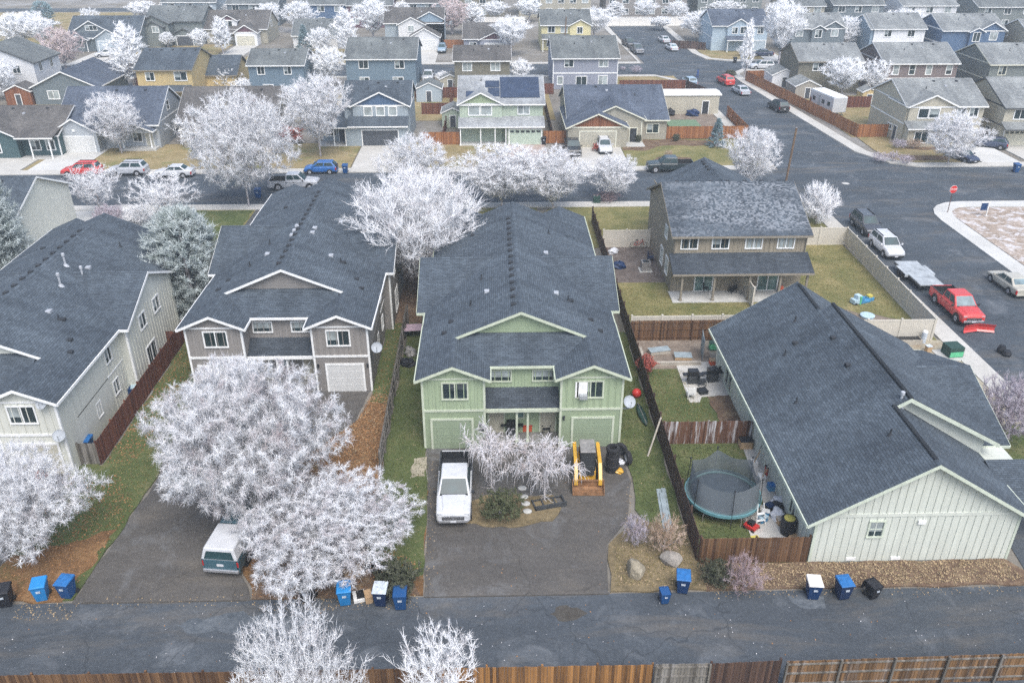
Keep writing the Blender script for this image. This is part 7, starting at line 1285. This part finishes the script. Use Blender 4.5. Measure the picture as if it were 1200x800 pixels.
rect('lawn', 10.7, 16.6, 44.4, 54.0, 'lawn_green', .04); rect('dirt_patch', 10.7, 16.6, 54.0, 58.5, 'dirt', .045); area('patio', [(13.6, 49.3), (14.3, 49.3), (14.6, 50.0), (16.6, 50.2), (16.6, 55), (13.7, 55)], 'walk', .07); area('leaf_litter', wob([(15.3, 44.5), (16.6, 44.5), (16.6, 50.2), (15.0, 50)], .1, .4), 'mulch', .08)
# tan house lot
rect('lawn', 10.7, 35.2, 58.6, 70.0, 'lawn', .04); rect('dirt_patch', 10.8, 15.7, 69.6, 78.2, 'dirt_dark', .055); area('lawn', wob([(5.0, 78.3), (5, 88), (7, 90.4), (35.6, 90.4), (35.6, 78.3)], .1), 'lawn', .04)
rect('lawn', 27.3, 35.2, 58, 78.3, 'lawn', .06); area('dirt_patch', wob([(22, 58.4), (34.7, 58.1), (34.9, 61.4), (33, 61.9), (30, 63.6), (22, 64)], .3), 'dirt', .07)
area('gravel_patch', wob([(24, 46), (35.5, 46), (35.5, 58.0), (24, 58.0)], .15), 'gravel', .05); area('lawn', wob([(28.2, 36.5), (28, 46), (35.5, 46), (35.5, 38.4)], .15), 'lawn_green', .06)
# north yards of the duplexes
rect('yard', -62, 5, 71, 90.6, 'lawn', .02); rect('driveway', -26.4, -17.8, 78, 91.9, 'asphalt_dark', .05); rect('leaf_litter', -19.6, -16.8, 79, 90.3, 'leaf_ground', .06); area('driveway', [(-46.5, 92), (-40, 92), (-37.4, 92), (-34.6, 78), (-42, 74), (-45, 80)], 'walk_frost', .07); area('lawn', wob([(-34.5, 84), (-34.8, 90), (-26.6, 90), (-26.6, 82), (-30, 80)], .2), 'lawn_green', .06)
area('mulch_strip', wob([(-38.4, 84), (-36, 90), (-34.6, 90), (-34.6, 82)], .2), 'mulch', .065)
area('oil_stain', wob([(2.6, 30.2), (3.2, 30.75), (4.0, 30.6), (4.5, 30.2), (3.9, 29.8), (3.0, 29.75)], .14, .25), 'stain', .004)
area('frost_patch', wob([(-15.8, 30.0), (-13, 30.7), (-10, 30.4), (-9, 29.8), (-12, 29.3), (-15, 29.4)], .2, .35), 'frosted_asphalt', .004)
area('frost_patch', wob([(14.7, 31.2), (16.6, 31.1), (16.4, 30.2), (15.2, 30.3)], .2, .35), 'frosted_asphalt', .004)
# streets
area('street', [(-190, 92), (-190, 104), (36.6, 104), (37.0, 150), (36.4, 160), (32, 166), (-190, 166), (-190, 178), (31.5, 178), (30.8, 232), (44.5, 232), (43.8, 190), (45, 182.5), (50, 180), (190, 180), (190, 171.5), (49.5, 171.5), (46.2, 167), (46.3, 158), (49.3, 112), (52, 106.2), (55, 104.6), (190, 104.6), (190, 91), (52.8, 91), (50, 89.4), (48.7, 86), (48.4, 24.6), (37.2, 24.6), (37.2, 86), (36.4, 90), (34, 92)], 'asphalt_street', .004)
def walk(pts, w, name='pavement', mat='walk', z=.11):
    L = []; Rr = []
    for i, p in enumerate(pts):
        a = pts[max(0, i-1)]; c = pts[min(len(pts)-1, i+1)]; d = math.hypot(c[0]-a[0], c[1]-a[1]); nx, ny = -(c[1]-a[1])/d, (c[0]-a[0])/d; L.append((p[0]+nx*w/2, p[1]+ny*w/2)); Rr.append((p[0]-nx*w/2, p[1]-ny*w/2))
    area(name, L+Rr[::-1], mat, z)
walk([(-190, 91.1), (33, 91.1), (34.4, 90.7), (35.4, 89.8), (36, 88.4), (36.3, 86.4), (36.3, 40)], 1.7); walk([(-190, 104.9), (35.7, 104.9)], 1.7); walk([(35.8, 105.8), (36.1, 150), (35.4, 159.4), (31.5, 165.2), (-190, 165.2)], 1.5)
walk([(190, 90.1), (53.4, 90.1), (52, 89.8), (50.9, 89.1), (50.1, 88.1), (49.6, 86.8), (49.4, 85), (49.4, 24.6)], 1.9, mat='walk_frost'); walk([(190, 105.5), (55.4, 105.5), (52.6, 107.1), (50.3, 112), (47.2, 158), (47.1, 166.4), (49.9, 170.6), (190, 170.6)], 1.7)
walk([(190, 180.9), (50.2, 180.9), (45.9, 183.2), (44.7, 190), (45.3, 230)], 1.6); walk([(-190, 178.9), (30.6, 178.9), (29.9, 230)], 1.5); walk([(30, 231.5), (60, 231.5)], 1.2)
# verge details near the wall and the vacant lot
rect('vacant_lot', 50.5, 110, 40, 89.0, 'vacant', .08)
# front yards of the first row
for x0, x1, mt in ((-66.5, -60, 'walk'), (-59, -52.6, 'walk_frost'), (-18, -12.4, 'walk'), (2.2, 7.4, 'pavers'), (11, 17.8, 'walk'), (64.2, 69.2, 'walk_frost'), (70.4, 75.4, 'walk')): rect('driveway', x0, x1, 105.2, 119, mt, .1)
area('front_yard', [(-59.8, 105.9), (-36, 105.9), (-36, 118), (-59.8, 118)], 'lawn_dead', .05); rect('front_yard', -36, -18.2, 105.9, 118, 'lawn_dead', .05); rect('front_yard', -12.2, 2.1, 105.9, 118, 'lawn_dead', .05); area('front_yard', wob([(17.9, 105.9), (35.2, 105.9), (35.2, 119), (17.9, 119)], .05), 'lawn', .05); area('planting_bed', wob([(17.9, 113.4), (18, 118.4), (24.8, 119), (33, 117.6), (32, 115.4), (24, 115.6), (21, 113)], .3), 'mulch', .07); area('planting_bed', wob([(20.6, 108.2), (23, 110.4), (26.5, 109.6), (26.2, 107.4), (22, 106.8)], .3), 'mulch', .07)
rect('front_yard', -80, -66.6, 105.9, 113, 'lawn_dead', .05); area('front_yard', wob([(52.4, 108.2), (56, 106.5), (64, 106.5), (64, 116), (57, 119.4), (52.7, 119.4)], .1), 'lawn_dead', .06); rect('front_yard', 75.5, 110, 106.5, 114, 'lawn_dead', .05); area('planting_bed', wob([(56.5, 113.6), (58, 115.4), (63.8, 115.4), (63.8, 113), (59, 112.4)], .2), 'mulch', .08); area('planting_bed', wob([(54, 107.8), (54.4, 110), (61, 109.6), (60, 107.4)], .2), 'mulch', .08)
rect('back_yard', 25, 36.4, 119.5, 151, 'dirt', .04); rect('back_yard', -30, 10, 131, 151, 'lawn_dead', .04); rect('back_yard', 23, 35, 152, 165, 'lawn_dead', .04); rect('back_yard', 52, 84, 119.6, 147, 'lawn_dead', .02); rect('front_yard', 45.8, 62, 182, 194, 'lawn_dead', .05); rect('driveway', 57.5, 61.6, 181.6, 193, 'walk_frost', .1)
rect('back_yard', -80, -30, 128, 150, 'lawn_dead', .03); rect('driveway', -17.3, -11.4, 179.6, 194.5, 'walk', .1); rect('driveway', -86.4, -80.5, 179.6, 194, 'walk', .1); rect('driveway', -58, -53, 179.6, 202, 'walk', .1); rect('front_yard', -52, -18, 179.7, 197, 'lawn_dead', .05); rect('front_yard', -80, -59, 179.7, 204, 'lawn_dead', .05); rect('grass_field', -190, -96, 180, 262, 'lawn_dead', .04); rect('far_road', -190, -20, 264, 272, 'asphalt_street', .03); rect('grass_field', -96, -10, 245, 262, 'lawn_dead', .03); rect('driveway', -45, -30, 140, 166, 'asphalt_dark', .05)
# oil and frost marks on the paving are in the asphalt material; leaf scatter and grass tufts are loose geometry
def scatter(name, polys, n, mats, size, seed, z=.07, up=False):
    rg = np.random.default_rng(seed); V = []; F = []
    for poly, k in polys:
        xs = [p[0] for p in poly]; ys = [p[1] for p in poly]; c = 0
        while c < k:
            x, y = rg.uniform(min(xs), max(xs)), rg.uniform(min(ys), max(ys)); ins = False
            for i in range(len(poly)):
                (xa, ya), (xb, yb) = poly[i], poly[i-1]
                if (ya > y) != (yb > y) and x < (xb-xa)*(y-ya)/(yb-ya)+xa: ins = not ins
            if not ins: c += .2; continue
            c += 1; s = size*rg.uniform(.6, 1.3); t = rg.uniform(0, 6.28); nb = len(V)
            if up:
                for q in range(3):
                    a = t+q*2.1; l = s*rg.uniform(.7, 1.2); dx, dy = math.cos(a), math.sin(a); nb = len(V)
                    V += [(x+dy*.02, y-dx*.02, z-.03), (x-dy*.02, y+dx*.02, z-.03), (x+dx*l*.6, y+dy*l*.6, z+l)]; F.append((nb, nb+1, nb+2))
            else:
                e = rg.uniform(-.03, .03, 4)+z; V += [(x+s*math.cos(t+i*1.57)*(1 if i % 2 else .6), y+s*math.sin(t+i*1.57)*(1 if i % 2 else .6), e[i]) for i in range(4)]; F.append((nb, nb+1, nb+2, nb+3))
    me = bpy.data.meshes.new(name); me.from_pydata(V, [], F); me.materials.append(M(mats)); o = bpy.data.objects.new(name, me); C.objects.link(o); o['kind'] = 'stuff'; return o
spec('leaf_rust', m_plain, (.27, .145, .065), .9, 0, .55, 7); spec('leaf_pale', m_plain, (.31, .235, .14), .9, 0, .55, 7); spec('blade_dry', m_plain, (.24, .21, .09), .9, 0, .4, 3); spec('blade_green', m_plain, (.12, .14, .055), .9, 0, .4, 3); spec('frost_bits', m_plain, (.6, .6, .62), .9)
LF = [(-12.1, 43.5), (-9.3, 47.6), (-8.7, 51), (-7.2, 51), (-7.1, 41.5), (-9, 40.5)]
scatter('fallen_leaves', [(LF, 3800), ([(-24.4, 43.2), (-22.6, 43.2), (-21.8, 56), (-24.4, 59)], 1100), ([(-26, 31.6), (-21.6, 31.6), (-21, 39), (-23, 42), (-26, 42)], 1300), ([(-12.4, 31.6), (-13, 35), (-8, 36), (-4, 34), (-4, 31.6)], 900), ([(-8.5, 50), (-8.5, 62), (-7.2, 62), (-7.2, 50)], 300), ([(-19.6, 79), (-16.8, 79), (-16.8, 90), (-19.6, 90)], 500)], 0, 'leaf_rust', .06, 3)
scatter('fallen_leaves', [([(-20, 31.1), (-20, 31.9), (-12, 31.9), (-12, 31.1)], 90), ([(-4.5, 31.5), (-4.6, 43), (-3.5, 43), (-3.2, 31.5)], 260), ([(5.6, 31.5), (7.3, 37), (8, 41), (8.4, 41), (7.7, 37), (6.2, 31.5)], 160), ([(-24, 30.4), (-24, 31.5), (-21, 31.5), (-21, 30.4)], 160), ([(11, 31.0), (11, 31.6), (27, 31.6), (27, 31.0)], 220), ([(-12, 30.7), (-12, 31.6), (-4, 31.6), (-4, 30.7)], 240)], 0, 'leaf_pale', .045, 9, .012)
for (a_, b_) in ((-20.9, -12.6), (-3.7, 5.7)): rect('pavement_joint', a_, b_, 31.42, 31.5, 'stain', .009)
scatter('fallen_leaves', [([(-3.6, 32), (-4, 43.5), (7.6, 43.5), (5.4, 32)], 70), ([(-26, 26.5), (-26, 31), (26, 31), (26, 26.5)], 90)], 0, 'leaf_rust', .04, 10, .014)
scatter('fallen_leaves', [(LF, 1000), ([(10.8, 31.6), (10.8, 33.4), (27, 33.4), (27.4, 31.8)], 3600), ([(6, 32), (6.5, 35), (10.5, 36.4), (10.5, 31.8)], 500), ([(-7, 33), (-7, 60), (-4.5, 60), (-4, 33)], 110), ([(8.2, 37), (8.3, 58), (10.5, 58), (10.5, 37)], 60)], 0, 'leaf_pale', .05, 4, .085)
scatter('dry_grass', [([(10.8, 59.3), (10.8, 69), (22, 64.9), (22, 59.3)], 2600), ([(27.5, 62.5), (27.5, 78), (35, 78), (34.6, 62.5)], 3800), ([(10.8, 44.7), (10.8, 53.8), (14, 53.8), (15.2, 44.7)], 1600), ([(6, 32), (6.5, 35), (10.5, 36.4), (10.5, 31.8)], 900), ([(-23.4, 37), (-21, 37), (-21.2, 45), (-24, 45)], 900)], 0, 'blade_dry', .08, 5, .06, True)
scatter('green_grass', [([(-7, 33.4), (-7, 60), (-4.5, 60), (-4, 38)], 2600), ([(8.4, 38), (8.4, 58), (10.5, 58), (10.5, 36.7)], 2400), ([(10.8, 33.6), (10.8, 44.3), (15.4, 44.3), (14, 38), (14, 33.6)], 2200), ([(28.4, 37), (28.4, 46), (36, 46), (36, 38.6)], 1500)], 0, 'blade_green', .075, 6, .07, True)
scatter('frost_crumbs', [([(-26, 27), (26, 27), (26, 31), (-26, 31)], 170), ([(51, 60), (51, 89), (75, 89), (75, 60)], 900)], 0, 'frost_bits', .028, 8, .09)
# ------------------------------------------------------------------ air, sky, sun, camera
def haze(d):
    b = MB(); b.box(-640, 640, -80, 920, -1.2, 33.5); o = b.build('haze', 'haze_air'); o['kind'] = 'stuff'; o.display_type = 'WIRE'
m = bpy.data.materials.new('haze_air'); m.use_nodes = True; nt = m.node_tree; nt.nodes.remove(nt.nodes['Principled BSDF'])
pv = nt.nodes.new('ShaderNodeVolumePrincipled'); pv.inputs['Color'].default_value = (.80, .91, 1, 1); pv.inputs['Density'].default_value = HAZE; pv.inputs['Anisotropy'].default_value = 0
nt.links.new(pv.outputs[0], nt.nodes['Material Output'].inputs['Volume']); MATS['haze_air'] = m; haze(0)
sc_ = bpy.context.scene; w = bpy.data.worlds.new('World'); sc_.world = w; w.use_nodes = True; nt = w.node_tree; bg = nt.nodes['Background']
sky = nt.nodes.new('ShaderNodeTexSky'); sky.sky_type = 'NISHITA'; sky.sun_disc = False; sky.sun_elevation = R(58); sky.sun_rotation = R(162); sky.air_density = 1.0; sky.dust_density = 3.0; sky.ozone_density = 1.0
hs_ = nt.nodes.new('ShaderNodeHueSaturation'); hs_.inputs['Saturation'].default_value = SKY_SAT; nt.links.new(sky.outputs[0], hs_.inputs['Color']); nt.links.new(hs_.outputs[0], bg.inputs['Color']); bg.inputs['Strength'].default_value = SKY
sl = bpy.data.lights.new('sun', 'SUN'); sl.energy = SUN; sl.angle = R(40); sl.color = (1, .985, .965); so = bpy.data.objects.new('sun', sl); C.objects.link(so)
el, az = R(58), R(162); d = Vector((math.sin(az)*math.cos(el), math.cos(az)*math.cos(el), math.sin(el))); so.rotation_euler = d.to_track_quat('Z', 'Y').to_euler(); so.location = (0, 0, 60)
cam = bpy.data.cameras.new('camera'); co = bpy.data.objects.new('camera', cam); C.objects.link(co); sc_.camera = co
co.location = (0, 0, CAM_H); co.rotation_euler = (R(90)-PITCH, 0, YAW); cam.sensor_fit = 'HORIZONTAL'; cam.sensor_width = 36; cam.lens = 36*F_PX/1200; cam.clip_end = 2500; cam.clip_start = .5
sc_.view_settings.view_transform = 'Standard'; sc_.view_settings.look = 'None'; sc_.view_settings.gamma = 1; sc_.view_settings.exposure = EXPOSURE; sc_.view_settings.use_curve_mapping = False
cy = sc_.cycles; cy.max_bounces = 6; cy.diffuse_bounces = 4; cy.glossy_bounces = 2; cy.transmission_bounces = 2; cy.transparent_max_bounces = 12; cy.volume_bounces = 1; cy.use_denoising = False; cy.sampling_pattern = 'BLUE_NOISE'; cy.use_adaptive_sampling = False
try: cy.denoiser = 'OPENIMAGEDENOISE'
except Exception: pass
